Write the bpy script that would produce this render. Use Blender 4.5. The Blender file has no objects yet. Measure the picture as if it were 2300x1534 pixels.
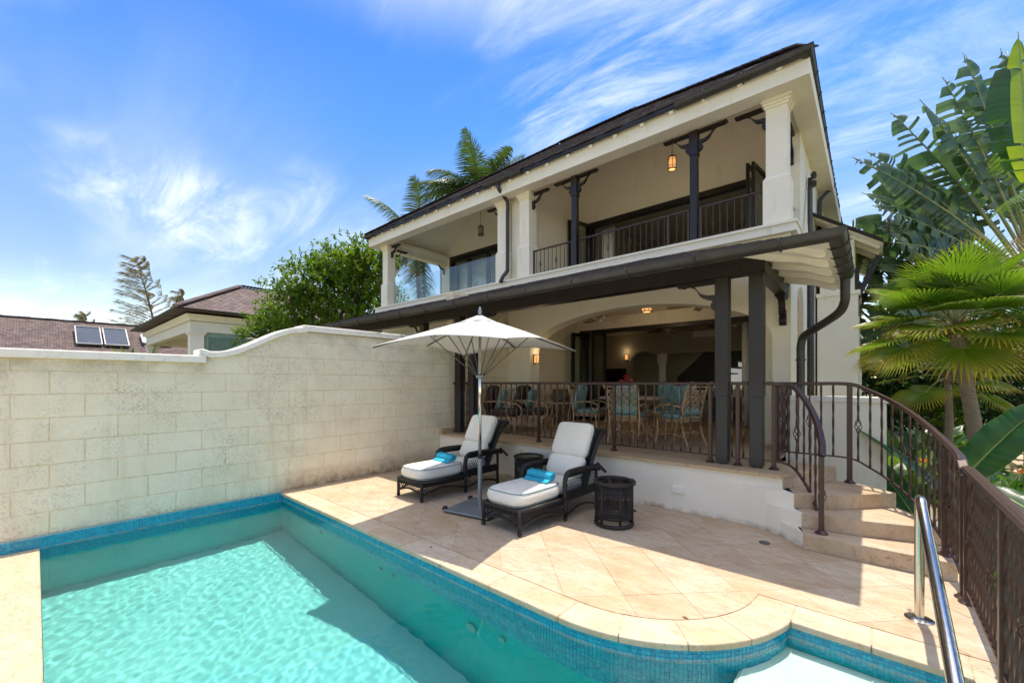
import bpy, math, random
import numpy as np
from mathutils import Vector, Matrix

random.seed(7)
sc = bpy.context.scene
R = math.radians
COL = sc.collection

# ------------------------------------------------------------------ camera
cam = bpy.data.cameras.new('camera')
cam_o = bpy.data.objects.new('camera', cam)
COL.objects.link(cam_o)
cam_o.location = (0, 0, 1.62)
cam_o.rotation_euler = (R(90), 0, R(41.2))
cam.sensor_width = 36
cam.sensor_fit = 'HORIZONTAL'
cam.lens = 36 * 938 / 2300
cam.shift_y = 92 / 2300
cam.clip_start = 0.05
cam.clip_end = 3000
sc.camera = cam_o

# ------------------------------------------------------------------ sun, sky, exposure
SUN_DIR = Vector((-.035, .245, 1)).normalized()
SUN_EL = math.asin(SUN_DIR.z)
sun = bpy.data.lights.new('sun', 'SUN')
sun.energy = 2.0
sun.angle = R(0.53)
sun.color = (1, .925, .80)
sun_o = bpy.data.objects.new('sun', sun)
COL.objects.link(sun_o)
sun_o.rotation_euler = SUN_DIR.to_track_quat('Z', 'Y').to_euler()
sun.cycles.is_caustics_light = True
sc.view_settings.view_transform = 'Standard'
sc.view_settings.look = 'None'
sc.view_settings.gamma = 1
sc.view_settings.exposure = 1.5
sc.cycles.use_denoising = True
sc.cycles.max_bounces = 10
sc.cycles.diffuse_bounces = 6
sc.cycles.transparent_max_bounces = 24
sc.cycles.sample_clamp_indirect = 8
sc.cycles.use_fast_gi = False
try:
    sc.cycles.use_adaptive_sampling = True
    sc.cycles.adaptive_threshold = 0.02
except Exception:
    pass

world = bpy.data.worlds.new('World')
sc.world = world
world.use_nodes = True
wt = world.node_tree
wt.nodes.clear()


def wn(t, **k):
    n = wt.nodes.new(t)
    for a, b in k.items():
        setattr(n, a, b)
    return n


def wl(a, b):
    wt.links.new(a, b)


sky = wn('ShaderNodeTexSky', sky_type='NISHITA', sun_disc=False)
sky.sun_elevation = SUN_EL
sky.sun_rotation = math.atan2(SUN_DIR.x, SUN_DIR.y)
sky.air_density = 1.0
sky.dust_density = 0.6
sky.ozone_density = 2.0
tc = wn('ShaderNodeTexCoord')
sep = wn('ShaderNodeSeparateXYZ')
wl(tc.outputs['Generated'], sep.inputs[0])


def wmath(op, a, b=None):
    n = wn('ShaderNodeMath', operation=op)
    for i, q in enumerate((a, b)):
        if q is None:
            continue
        if isinstance(q, (int, float)):
            n.inputs[i].default_value = q
        else:
            wl(q, n.inputs[i])
    return n.outputs[0]


zc = wmath('ADD', wmath('MAXIMUM', sep.outputs[2], 0.0), 0.16)
px_ = wmath('DIVIDE', sep.outputs[0], zc)
py_ = wmath('DIVIDE', sep.outputs[1], zc)
comb = wn('ShaderNodeCombineXYZ')
wl(px_, comb.inputs[0])
wl(py_, comb.inputs[1])


def cloud_layer(rot, scale, off, detail, dist, lo, hi, rough=.55):
    mp = wn('ShaderNodeMapping')
    mp.inputs['Rotation'].default_value = (0, 0, R(rot))
    mp.inputs['Scale'].default_value = scale
    mp.inputs['Location'].default_value = off
    wl(comb.outputs[0], mp.inputs[0])
    nz = wn('ShaderNodeTexNoise')
    nz.inputs['Scale'].default_value = 1
    nz.inputs['Detail'].default_value = detail
    nz.inputs['Roughness'].default_value = rough
    nz.inputs['Distortion'].default_value = dist
    wl(mp.outputs[0], nz.inputs['Vector'])
    mr = wn('ShaderNodeMapRange')
    mr.interpolation_type = 'SMOOTHSTEP'
    mr.inputs[1].default_value = lo
    mr.inputs[2].default_value = hi
    wl(nz.outputs[0], mr.inputs[0])
    return mr.outputs[0]


CLOUD_OFF = (14.2, 18.0, 0)
# wispy cirrus: large patches, broken up by long thin streaks
big = cloud_layer(-25, (.85, 1.3, 1), CLOUD_OFF, 4, .5, .44, .72)
wisps = cloud_layer(-38, (1.5, 4.6, 1), (.3, 18.8, 0), 14, .9, .36, .74, .68)
veil = cloud_layer(-20, (.35, 1.6, 1), (1.1, 5.2, 0), 5, .4, .42, .85)
c1 = wmath('MULTIPLY', big, wisps)
low = wn('ShaderNodeMapRange')
low.inputs[1].default_value = 0.0
low.inputs[2].default_value = 0.62
low.inputs[3].default_value = 1.0
low.inputs[4].default_value = 0.0
wl(sep.outputs[2], low.inputs[0])
c2 = wmath('MULTIPLY', veil, wmath('MULTIPLY', low.outputs[0], .75))
# unseen thin cloud added overhead, out of view, to brighten the shade
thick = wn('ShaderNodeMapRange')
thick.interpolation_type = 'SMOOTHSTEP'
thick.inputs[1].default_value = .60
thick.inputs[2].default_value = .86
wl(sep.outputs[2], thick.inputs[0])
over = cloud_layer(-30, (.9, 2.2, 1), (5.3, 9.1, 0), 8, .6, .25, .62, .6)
c_fill = wmath('MULTIPLY', wmath('MULTIPLY', thick.outputs[0], over), .75)
cl = wmath('MINIMUM', wmath('ADD', wmath('ADD', wmath('MULTIPLY', c1, .33), c_fill), wmath('ADD', wmath('MULTIPLY', c2, .5), .035)), .93)

hsv = wn('ShaderNodeHueSaturation')
hsv.inputs['Saturation'].default_value = 1.2
hsv.inputs['Value'].default_value = 1.0
wl(sky.outputs[0], hsv.inputs['Color'])
mix = wn('ShaderNodeMix', data_type='RGBA')
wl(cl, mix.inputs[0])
tint = wn('ShaderNodeMix', data_type='RGBA', blend_type='MULTIPLY')
tint.inputs[0].default_value = 1
ramp = wn('ShaderNodeValToRGB')          # clear tropical blue: deep overhead, paler towards the horizon
stops = ((.0, (1.5, 1.32, 1.0)), (.08, (.80, .64, .52)), (.2, (.52, .46, .43)), (.36, (.40, .46, .49)), (.5, (.15, .39, .56)), (.68, (.0, .28, .62)), (1.0, (.2, .42, .62)))
els = ramp.color_ramp.elements
els[0].position, els[1].position = 0, 1
els[0].color, els[1].color = (*stops[0][1], 1), (*stops[-1][1], 1)
for pos, c in stops[1:-1]:
    els.new(pos).color = (*c, 1)
wl(sep.outputs[2], ramp.inputs[0])
wl(ramp.outputs[0], tint.inputs[7])
wl(hsv.outputs[0], tint.inputs[6])
wl(tint.outputs[2], mix.inputs[6])
mix.inputs[7].default_value = (5.6, 5.25, 4.9, 1)
bg = wn('ShaderNodeBackground')
bg.inputs[1].default_value = 0.15
wl(mix.outputs[2], bg.inputs[0])
wo_ = wn('ShaderNodeOutputWorld')
wl(bg.outputs[0], wo_.inputs[0])

# ------------------------------------------------------------------ material helpers
MATS = {}


class NT:
    def __init__(s, name):
        s.m = bpy.data.materials.new(name)
        s.m.use_nodes = True
        s.t = s.m.node_tree
        s.b = s.t.nodes['Principled BSDF']
        s.out = s.t.nodes['Material Output']
        s.tc = None
        MATS[name] = s.m

    def n(s, t, **k):
        q = s.t.nodes.new(t)
        for a, b in k.items():
            setattr(q, a, b)
        return q

    def l(s, a, b):
        s.t.links.new(a, b)

    def coord(s, scale=(1, 1, 1), rot=(0, 0, 0), which='Object'):
        if s.tc is None:
            s.tc = s.n('ShaderNodeTexCoord')
        mp = s.n('ShaderNodeMapping')
        mp.inputs['Scale'].default_value = scale
        mp.inputs['Rotation'].default_value = rot
        s.l(s.tc.outputs[which], mp.inputs[0])
        return mp.outputs[0]

    def noise(s, vec, scale, detail=4, rough=.55, dist=0):
        q = s.n('ShaderNodeTexNoise')
        q.inputs['Scale'].default_value = scale
        q.inputs['Detail'].default_value = detail
        q.inputs['Roughness'].default_value = rough
        q.inputs['Distortion'].default_value = dist
        if vec is not None:
            s.l(vec, q.inputs['Vector'])
        return q.outputs[0]

    def ramp(s, fac, lo, hi, a=0.0, b=1.0):
        q = s.n('ShaderNodeMapRange')
        q.inputs[1].default_value = lo
        q.inputs[2].default_value = hi
        q.inputs[3].default_value = a
        q.inputs[4].default_value = b
        s.l(fac, q.inputs[0])
        return q.outputs[0]

    def mixc(s, fac, a, b, mode='MIX'):
        q = s.n('ShaderNodeMix', data_type='RGBA', blend_type=mode)
        for i, v in ((0, fac), (6, a), (7, b)):
            if isinstance(v, (int, float)):
                q.inputs[i].default_value = v
            elif isinstance(v, tuple):
                q.inputs[i].default_value = (*v, 1)
            else:
                s.l(v, q.inputs[i])
        return q.outputs[2]

    def math(s, op, a, b=None):
        q = s.n('ShaderNodeMath', operation=op)
        for i, v in enumerate((a, b)):
            if v is None:
                continue
            if isinstance(v, (int, float)):
                q.inputs[i].default_value = v
            else:
                s.l(v, q.inputs[i])
        return q.outputs[0]

    def col(s, c):
        if isinstance(c, tuple):
            s.b.inputs['Base Color'].default_value = (*c, 1)
        else:
            s.l(c, s.b.inputs['Base Color'])
        return s

    def rough(s, r):
        if isinstance(r, (int, float)):
            s.b.inputs['Roughness'].default_value = r
        else:
            s.l(r, s.b.inputs['Roughness'])
        return s

    def bump(s, h, strength=.3, dist=.01):
        q = s.n('ShaderNodeBump')
        q.inputs['Strength'].default_value = strength
        q.inputs['Distance'].default_value = dist
        s.l(h, q.inputs['Height'])
        s.l(q.outputs[0], s.b.inputs['Normal'])
        return s

    def rnd(s):
        q = s.n('ShaderNodeObjectInfo')
        return q.outputs['Random']


def simple(name, c, r=.6, var=.12, scale=8, bump=0.0, bscale=60, metal=0, spec=None, tint=None, which='Object'):
    t = NT(name)
    v = t.coord(which=which)
    n = t.noise(v, scale, 5)
    a = tuple(max(0, x * (1 - var)) for x in c)
    b = tuple(min(1, x * (1 + var)) for x in (tint or c))
    t.col(t.mixc(t.ramp(n, .3, .7), a, b))
    t.rough(t.ramp(n, .2, .8, max(0, r - .07), min(1, r + .07)))
    t.b.inputs['Metallic'].default_value = metal
    if spec is not None:
        t.b.inputs['Specular IOR Level'].default_value = spec
    if bump:
        t.bump(t.noise(v, bscale, 3), bump, .01)
    return t.m


# ------------------------------------------------------------------ mesh helpers
OFF = {}


def put(o, parent=None):
    COL.objects.link(o)
    if parent is not None:
        o.parent = parent
        OFF[o.name] = OFF.get(parent.name, Vector((0, 0, 0)))
    return o


def thing(name, label, cat, loc=(0, 0, 0), rz=0, group=None, kind=None):
    o = bpy.data.objects.new(name, None)
    o.empty_display_size = .1
    COL.objects.link(o)
    o.location = loc
    o.rotation_euler = (0, 0, rz)
    OFF[o.name] = Vector(loc)
    tag(o, label, cat, group, kind)
    return o


def tag(o, label=None, cat=None, group=None, kind=None):
    if label:
        o['label'] = label
    if cat:
        o['category'] = cat
    if group:
        o['group'] = group
    if kind:
        o['kind'] = kind
    return o


def copy_tree(o, parent=None, loc=None, rz=None, label=None):
    c = o.copy()
    COL.objects.link(c)
    if parent is not None:
        c.parent = parent
    if loc is not None:
        c.location = loc
    if rz is not None:
        c.rotation_euler = (0, 0, rz)
    if label:
        c['label'] = label
    for ch in KIDS.get(o.name, []):
        copy_tree(ch, c)
    return c


KIDS = {}


class MB:
    """collects shapes; build() links them as one mesh object"""

    def __init__(s):
        s.v = []
        s.f = []

    def add(s, vs, fs):
        b = len(s.v)
        s.v += [tuple(p) for p in vs]
        s.f += [tuple(i + b for i in q) for q in fs]
        return s

    def box(s, x0, x1, y0, y1, z0, z1):
        if x0 > x1:
            x0, x1 = x1, x0
        if y0 > y1:
            y0, y1 = y1, y0
        if z0 > z1:
            z0, z1 = z1, z0
        vs = [(x0, y0, z0), (x1, y0, z0), (x1, y1, z0), (x0, y1, z0), (x0, y0, z1), (x1, y0, z1), (x1, y1, z1), (x0, y1, z1)]
        return s.add(vs, [(3, 2, 1, 0), (4, 5, 6, 7), (0, 1, 5, 4), (1, 2, 6, 5), (2, 3, 7, 6), (3, 0, 4, 7)])

    def cbox(s, x0, x1, y0, y1, z0, z1, b=.006):
        """box with chamfered edges"""
        xs, ys, zs = (x0, x1), (y0, y1), (z0, z1)
        vs = []
        idx = {}
        for i in (0, 1):
            for j in (0, 1):
                for k in (0, 1):
                    sx, sy, sz = (1 - 2 * i) * b, (1 - 2 * j) * b, (1 - 2 * k) * b
                    for ax in range(3):
                        p = [xs[i], ys[j], zs[k]]
                        d = [sx, sy, sz]
                        for q in range(3):
                            if q != ax:
                                p[q] += d[q]
                        idx[(i, j, k, ax)] = len(vs)
                        vs.append(tuple(p))
        fs = []
        for ax in range(3):
            o1, o2 = [q for q in range(3) if q != ax]
            for e in (0, 1):
                loop = []
                for a, c in ((0, 0), (1, 0), (1, 1), (0, 1)):
                    t = [0, 0, 0]
                    t[ax] = e
                    t[o1] = a
                    t[o2] = c
                    loop.append(idx[(*t, ax)])
                flip = (e == 0) ^ (ax == 1)
                fs.append(tuple(loop[::-1] if flip else loop))
        # edge faces
        for ax in range(3):
            o1, o2 = [q for q in range(3) if q != ax]
            for a in (0, 1):
                for c in (0, 1):
                    t0 = [0, 0, 0]
                    t1 = [0, 0, 0]
                    t0[o1] = t1[o1] = a
                    t0[o2] = t1[o2] = c
                    t1[ax] = 1
                    q = [idx[(*t0, o1)], idx[(*t1, o1)], idx[(*t1, o2)], idx[(*t0, o2)]]
                    fs.append(tuple(q))
        for i in (0, 1):
            for j in (0, 1):
                for k in (0, 1):
                    fs.append((idx[(i, j, k, 0)], idx[(i, j, k, 1)], idx[(i, j, k, 2)]))
        s.fix = True
        return s.add(vs, fs)

    def beam(s, p0, p1, w, h, up=(0, 0, 1)):
        p0, p1 = Vector(p0), Vector(p1)
        d = (p1 - p0).normalized()
        u = Vector(up)
        r = d.cross(u)
        if r.length < 1e-4:
            u = Vector((0, 1, 0))
            r = d.cross(u)
        r.normalize()
        u = r.cross(d).normalized()
        r *= w / 2
        u = u * h / 2
        vs = [p0 - r - u, p0 + r - u, p0 + r + u, p0 - r + u, p1 - r - u, p1 + r - u, p1 + r + u, p1 - r + u]
        return s.add(vs, [(0, 1, 2, 3), (7, 6, 5, 4), (4, 5, 1, 0), (5, 6, 2, 1), (6, 7, 3, 2), (7, 4, 0, 3)])

    def tube(s, pts, r, n=8, caps=True, closed=False, flat=None):
        """swept circle; r may be a list; flat = (w, h) gives a rectangle-like section"""
        pts = [Vector(p) for p in pts]
        m = len(pts)
        rr = r if isinstance(r, (list, tuple)) else [r] * m
        up = None
        rings = []
        for i, p in enumerate(pts):
            if closed:
                d = pts[(i + 1) % m] - pts[i - 1]
            else:
                d = pts[min(i + 1, m - 1)] - pts[max(i - 1, 0)]
            if d.length < 1e-9:
                d = Vector((0, 0, 1))
            d.normalize()
            if up is None:
                up = Vector((0, 0, 1)) if abs(d.z) < .9 else Vector((1, 0, 0))
            a = d.cross(up)
            if a.length < 1e-5:
                a = d.orthogonal()
            a.normalize()
            up = a.cross(d).normalized()
            if flat:
                w, h = flat
                ring = [p + a * (w * x) + up * (h * y) for x, y in ((-.5, -.5), (.5, -.5), (.5, .5), (-.5, .5))]
            else:
                ring = [p + (a * math.cos(t) + up * math.sin(t)) * rr[i] for t in [2 * math.pi * k / n for k in range(n)]]
            rings.append(ring)
        k = len(rings[0])
        vs = [q for ring in rings for q in ring]
        fs = []
        for i in range(m if closed else m - 1):
            j = (i + 1) % m
            for a in range(k):
                b = (a + 1) % k
                fs.append((i * k + a, i * k + b, j * k + b, j * k + a))
        if caps and not closed:
            fs.append(tuple(range(k))[::-1])
            fs.append(tuple((m - 1) * k + a for a in range(k)))
        return s.add(vs, fs)

    def lathe(s, prof, c=(0, 0, 0), n=16, caps=True):
        vs, fs = [], []
        for r, z in prof:
            for k in range(n):
                a = 2 * math.pi * k / n
                vs.append((c[0] + r * math.cos(a), c[1] + r * math.sin(a), c[2] + z))
        for i in range(len(prof) - 1):
            for k in range(n):
                q = (k + 1) % n
                fs.append((i * n + k, i * n + q, (i + 1) * n + q, (i + 1) * n + k))
        if caps:
            fs.append(tuple(range(n))[::-1])
            fs.append(tuple((len(prof) - 1) * n + k for k in range(n)))
        return s.add(vs, fs)

    def prism(s, poly, axis, a, b):
        """extrude a 2-D polygon along an axis ('x','y','z') from a to b"""
        def P(u, v, t):
            return {'x': (t, u, v), 'y': (u, t, v), 'z': (u, v, t)}[axis]
        n = len(poly)
        vs = [P(u, v, a) for u, v in poly] + [P(u, v, b) for u, v in poly]
        fs = [tuple(range(n))[::-1], tuple(range(n, 2 * n))]
        for i in range(n):
            j = (i + 1) % n
            fs.append((i, j, n + j, n + i))
        s.fix = True
        return s.add(vs, fs)

    def sphere(s, c, r, n=12, m=8, sc3=(1, 1, 1)):
        vs, fs = [], []
        for i in range(m + 1):
            th = math.pi * i / m
            for k in range(n):
                a = 2 * math.pi * k / n
                vs.append((c[0] + r * sc3[0] * math.sin(th) * math.cos(a), c[1] + r * sc3[1] * math.sin(th) * math.sin(a), c[2] + r * sc3[2] * math.cos(th)))
        for i in range(m):
            for k in range(n):
                q = (k + 1) % n
                fs.append((i * n + k, (i + 1) * n + k, (i + 1) * n + q, i * n + q))
        return s.add(vs, fs)

    fix = False

    def build(s, name, mat, parent=None, smooth=False, bevel=0, kind=None, label=None, auto=None):
        o_ = OFF.get(parent.name, Vector((0, 0, 0))) if parent is not None else Vector((0, 0, 0))
        me = bpy.data.meshes.new(name)
        me.from_pydata([(p[0] - o_.x, p[1] - o_.y, p[2] - o_.z) for p in s.v], [], s.f)
        if s.fix:
            import bmesh
            bm = bmesh.new()
            bm.from_mesh(me)
            bmesh.ops.recalc_face_normals(bm, faces=bm.faces)
            bm.to_mesh(me)
            bm.free()
        if isinstance(mat, (list, tuple)):
            for q in mat:
                me.materials.append(q)
        else:
            me.materials.append(mat)
        if smooth:
            me.polygons.foreach_set('use_smooth', [True] * len(me.polygons))
            if auto is not None:
                try:
                    me.set_sharp_from_angle(angle=R(auto))
                except Exception:
                    pass
        o = bpy.data.objects.new(name, me)
        put(o, parent)
        if parent is not None:
            KIDS.setdefault(parent.name, []).append(o)
        if bevel:
            md = o.modifiers.new('bevel', 'BEVEL')
            md.width = bevel
            md.segments = 2
            md.limit_method = 'ANGLE'
            md.angle_limit = R(40)
        if kind:
            o['kind'] = kind
        if label:
            o['label'] = label
        return o


def bez(pts, n=8):
    """Catmull-Rom through points"""
    P = [Vector(p) for p in pts]
    P = [P[0] * 2 - P[1]] + P + [P[-1] * 2 - P[-2]]
    out = []
    for i in range(1, len(P) - 2):
        for k in range(n):
            t = k / n
            a, b, c, d = P[i - 1], P[i], P[i + 1], P[i + 2]
            out.append(.5 * ((2 * b) + (c - a) * t + (2 * a - 5 * b + 4 * c - d) * t * t + (3 * b - a - 3 * c + d) * t ** 3))
    out.append(P[-2])
    return out


_FW = Vector((-math.sin(R(41.2)), math.cos(R(41.2)), 0))
_RT = Vector((math.cos(R(41.2)), math.sin(R(41.2)), 0))


# ------------------------------------------------------------------ materials of the setting
def m_travertine(name, a, b, dark, pit=1.0):
    t = NT(name)
    v = t.coord()
    geo = t.n('ShaderNodeNewGeometry')
    mp = t.n('ShaderNodeMapping')
    mp.inputs['Rotation'].default_value = (0, 0, R(20))
    mp.inputs['Scale'].default_value = (1, 2.4, 1)
    t.l(geo.outputs['Position'], mp.inputs[0])
    w = mp.outputs[0]
    n1 = t.noise(w, 2.2, 6, .6, .6)
    n2 = t.noise(w, 9, 6, .65, .4)
    rnd = t.rnd()
    k = t.math('ADD', t.math('MULTIPLY', rnd, .24), t.math('MULTIPLY', n1, 1.1))
    base = t.mixc(t.ramp(k, .42, .95), a, b)
    gold = t.noise(geo.outputs['Position'], 1.1, 6, .65, .8)
    base = t.mixc(t.ramp(gold, .48, .72, 0, .55), base, tuple(x * y for x, y in zip(dark, (1.45, 1.55, 1.7))))
    base = t.mixc(t.ramp(n2, .50, .76, 0, .65), base, dark)
    # pits and mineral stains
    n3 = t.noise(w, 34, 4, .65)
    n4 = t.noise(geo.outputs['Position'], 1.6, 4, .6)
    pits = t.math('MULTIPLY', t.ramp(n3, .57, .66), t.ramp(n4, .40, .60, .12, 1))
    base = t.mixc(t.math('MULTIPLY', pits, .7 * pit), base, (.15, .10, .06))
    base = t.mixc(t.math('MULTIPLY', t.ramp(t.noise(w, 5.5, 7, .75, .3), .5, .72), .5), base, tuple(x * .72 for x in a))
    t.col(base)
    t.rough(t.ramp(n2, .2, .8, .5, .72))
    t.bump(t.math('SUBTRACT', n2, t.math('MULTIPLY', pits, .8)), .3, .008)
    return t.m


TRAV = m_travertine('travertine', (.46, .325, .20), (.62, .51, .375), (.36, .21, .09))
TRAV_CREAM = m_travertine('travertine_coping', (.50, .375, .24), (.63, .525, .385), (.44, .265, .11))
TRAV_IN = m_travertine('travertine_terrace', (.48, .34, .19), (.58, .43, .26), (.42, .27, .14), .4)
GROUT = simple('grout', (.50, .40, .27), .9, .15, 20)

t = NT('stucco_white')
v = t.coord()
n = t.noise(v, 1.3, 6, .6)
n2 = t.noise(t.coord((1, 1, .18)), 4.0, 5, .65)
c = t.mixc(t.ramp(n, .3, .75), (.83, .765, .625), (.89, .83, .70))
c = t.mixc(t.ramp(n2, .58, .82, 0, .5), c, (.46, .40, .28))
t.col(c).rough(.88)
t.bump(t.noise(v, 90, 4, .6), .25, .006)
STUCCO = t.m

t = NT('stucco_plinth')
v = t.coord()
n = t.noise(v, 2.3, 6, .6)
c = t.mixc(t.ramp(n, .3, .75), (.82, .75, .61), (.88, .82, .69))
c = t.mixc(t.ramp(t.noise(t.coord((1, 1, .2)), 3, 5, .6), .62, .85, 0, .4), c, (.55, .42, .26))
sz = t.n('ShaderNodeSeparateXYZ')
t.l(v, sz.inputs[0])
dirt = t.math('MULTIPLY', t.ramp(sz.outputs[2], 0, .07, 1, 0), t.ramp(t.noise(v, 7, 5), .35, .65))
c = t.mixc(t.math('MULTIPLY', dirt, .8), c, (.22, .15, .09))
t.col(c).rough(.85)
t.bump(t.noise(v, 110, 4, .6), .2, .005)
PLINTH = t.m

t = NT('limestone_block')
v = t.coord()
geo = t.n('ShaderNodeNewGeometry')
P_ = geo.outputs['Position']
sz = t.n('ShaderNodeSeparateXYZ')
t.l(P_, sz.inputs[0])
n = t.noise(P_, 1.6, 6, .62, .4)
nf = t.noise(P_, 46, 4, .75)
c = t.mixc(t.ramp(t.math('ADD', t.math('MULTIPLY', n, .9), t.math('MULTIPLY', t.rnd(), .1)), .3, .75), (.79, .70, .51), (.88, .805, .625))
spk = t.math('MULTIPLY', t.ramp(nf, .48, .66), t.ramp(t.noise(P_, 1.5, 6, .68, .5), .42, .74))
c = t.mixc(t.math('MULTIPLY', spk, .8), c, (.20, .165, .12))
bigst = t.math('MULTIPLY', t.ramp(t.noise(P_, .9, 5, .65, 1.2), .52, .72), t.ramp(nf, .3, .6, .35, 1))
c = t.mixc(t.math('MULTIPLY', bigst, .30), c, (.36, .29, .18))
strk = t.n('ShaderNodeMapping')
strk.inputs['Scale'].default_value = (1, 7, .55)
t.l(P_, strk.inputs[0])
c = t.mixc(t.math('MULTIPLY', t.ramp(t.noise(strk.outputs[0], 1.3, 5, .6), .56, .75), .22), c, (.45, .35, .20))
# rain streaks under the coping and damp dirt along the deck
top = t.math('MULTIPLY', t.ramp(sz.outputs[2], 1.62, 1.86), t.ramp(t.noise(P_, 3.2, 4), .35, .6))
left = t.ramp(sz.outputs[1], 1.6, 1.4)
c = t.mixc(t.math('MULTIPLY', t.math('MULTIPLY', top, left), .6), c, (.40, .30, .17))
top2 = t.math('MULTIPLY', t.math('MULTIPLY', t.ramp(sz.outputs[2], 1.98, 2.38), t.ramp(sz.outputs[1], 2.3, 2.7)), t.ramp(t.noise(P_, 2.6, 6, .7, .6), .38, .66))
c = t.mixc(t.math('MULTIPLY', top2, .55), c, (.30, .25, .17))
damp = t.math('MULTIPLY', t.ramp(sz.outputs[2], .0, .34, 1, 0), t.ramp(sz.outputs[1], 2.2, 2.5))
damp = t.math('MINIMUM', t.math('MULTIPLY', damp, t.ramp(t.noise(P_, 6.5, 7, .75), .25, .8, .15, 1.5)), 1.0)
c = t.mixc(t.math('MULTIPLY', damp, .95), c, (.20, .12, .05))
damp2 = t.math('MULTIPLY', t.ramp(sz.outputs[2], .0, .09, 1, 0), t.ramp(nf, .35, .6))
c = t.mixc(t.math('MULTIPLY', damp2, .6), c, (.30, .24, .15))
t.col(c).rough(.92)
t.bump(t.math('ADD', nf, t.math('MULTIPLY', t.noise(P_, 90, 3), .5)), .55, .012)
BLOCK = t.m
JOINT = simple('wall_joint', (.70, .58, .38), .95, .2, 14, .4, 60)

t = NT('coping_white')
v = t.coord()
c = t.mixc(t.ramp(t.noise(v, 2.5, 6, .65), .35, .75), (.82, .77, .67), (.88, .84, .75))
sz = t.n('ShaderNodeSeparateXYZ')
t.l(v, sz.inputs[0])
mould = t.math('MULTIPLY', t.ramp(sz.outputs[1], 3.6, 4.3), t.ramp(t.noise(t.coord((1, 1, 2.5)), 9, 6, .7, .6), .52, .6))
c = t.mixc(t.math('MULTIPLY', mould, .9), c, (.05, .042, .03))
c = t.mixc(t.ramp(t.noise(v, 9, 6, .75, .5), .52, .78, 0, .6), c, (.42, .36, .27))
t.col(c).rough(.85)
t.bump(t.noise(v, 60, 4), .25, .008)
COPING = t.m

# pool tile: glass mosaic, each little tile its own shade
t = NT('glass_mosaic')
geo = t.n('ShaderNodeNewGeometry')
r1 = geo.outputs['Random Per Island']
c = t.mixc(r1, (.0, .24, .38), (.004, .38, .52))
sz = t.n('ShaderNodeSeparateXYZ')
t.l(geo.outputs['Position'], sz.inputs[0])
d = t.math('ABSOLUTE', t.math('ADD', sz.outputs[2], .122))
scum = t.math('MULTIPLY', t.ramp(d, .006, .02, 1, 0), t.ramp(t.noise(geo.outputs['Position'], 14, 4), .3, .55))
c = t.mixc(t.math('MULTIPLY', scum, .7), c, (.36, .36, .30))
t.col(c).rough(.22)
MOSAIC = t.m
MGROUT = simple('mosaic_grout', (.30, .42, .42), .8, .15, 30)
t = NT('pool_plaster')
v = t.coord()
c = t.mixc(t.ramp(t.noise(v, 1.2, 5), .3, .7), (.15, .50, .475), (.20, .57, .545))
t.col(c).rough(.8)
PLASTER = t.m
PLASTER_SHADED = simple('pool_plaster_shaded', (.002, .43, .445), .8, .08, 2)  # same finish as the floor, with the walls' shade put into a darker colour
STEP_PLASTER = simple('pool_step_plaster', (.70, .74, .67), .8, .06, 6, .1, 40)

t = NT('pool_water')
t.t.nodes.remove(t.b)
g = t.n('ShaderNodeBsdfGlass')
g.inputs['IOR'].default_value = 1.33
g.inputs['Roughness'].default_value = 0
g.inputs['Color'].default_value = (.88, .985, .975, 1)
t.l(g.outputs[0], t.out.inputs[0])
WATER = t.m

t = NT('garden_soil')
v = t.coord()
c = t.mixc(t.ramp(t.noise(v, 1.5, 6, .6), .35, .65), (.24, .19, .12), (.13, .15, .06))
t.col(c).rough(.95)
t.bump(t.noise(v, 14, 5), .6, .03)
SOIL = t.m

# ------------------------------------------------------------------ ground
WX = -6.62          # face of the boundary wall
PY = 2.39           # deck edge along the pool
T = .61             # terrace level
PC = Vector((-1.67, 3.64))
PR = 1.25
G_Y = 3.385
G_X = PC.x + math.sqrt(PR ** 2 - (G_Y - PC.y) ** 2)
PX1 = .40           # right pool edge

b = MB()
L = 1500
zg = -.34
for x0, x1, y0, y1 in ((-L, -6.9, -L, L), (.64, L, -L, L), (-6.9, .64, 12.5, L), (-6.9, .64, -L, -.6)):
    b.add([(x0, y0, zg), (x1, y0, zg), (x1, y1, zg), (x0, y1, zg)], [(0, 1, 2, 3)])
tag(b.build('ground', SOIL), 'dark garden soil around the house and pool', None, kind='structure')

# ------------------------------------------------------------------ pool
pool = thing('pool', 'swimming pool basin with turquoise plaster and blue mosaic waterline', None, (0, 0, 0), kind='structure')


def edge_path(step=.05):
    """pool edge under the deck coping, from the boundary wall to the lower right"""
    p = [(WX + .02, PY + .02), (PC.x, PY + .02)]
    n = 30
    a0, a1 = -math.pi / 2, math.asin((G_Y - PC.y) / PR)
    for i in range(1, n + 1):
        a = a0 + (a1 - a0) * i / n
        p.append((PC.x + (PR - .02) * math.cos(a), PC.y + (PR - .02) * math.sin(a)))
    p[-1] = (G_X - .02, G_Y + .02)
    p += [(PX1 + .02, G_Y + .02), (PX1 + .02, -.5)]
    return p


FLOOR_Z = -1.52
path = [(WX + .0, -.6), (WX + .0, PY + .02)] + edge_path()[1:]
b = MB()
for (xa, ya), (xb, yb) in zip(path[:-1], path[1:]):
    b.add([(xa, ya, FLOOR_Z), (xb, yb, FLOOR_Z), (xb, yb, -.02), (xa, ya, -.02)], [(0, 1, 2, 3)])
basin_wall = b.build('basin_wall', PLASTER_SHADED, pool)
b = MB()
b.add([(WX - .05, -.1, FLOOR_Z), (PX1 + .1, -.1, FLOOR_Z), (PX1 + .1, G_Y + .1, FLOOR_Z), (WX - .05, G_Y + .1, FLOOR_Z)], [(0, 1, 2, 3)])
basin_floor = b.build('basin_floor', PLASTER, pool)
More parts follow.
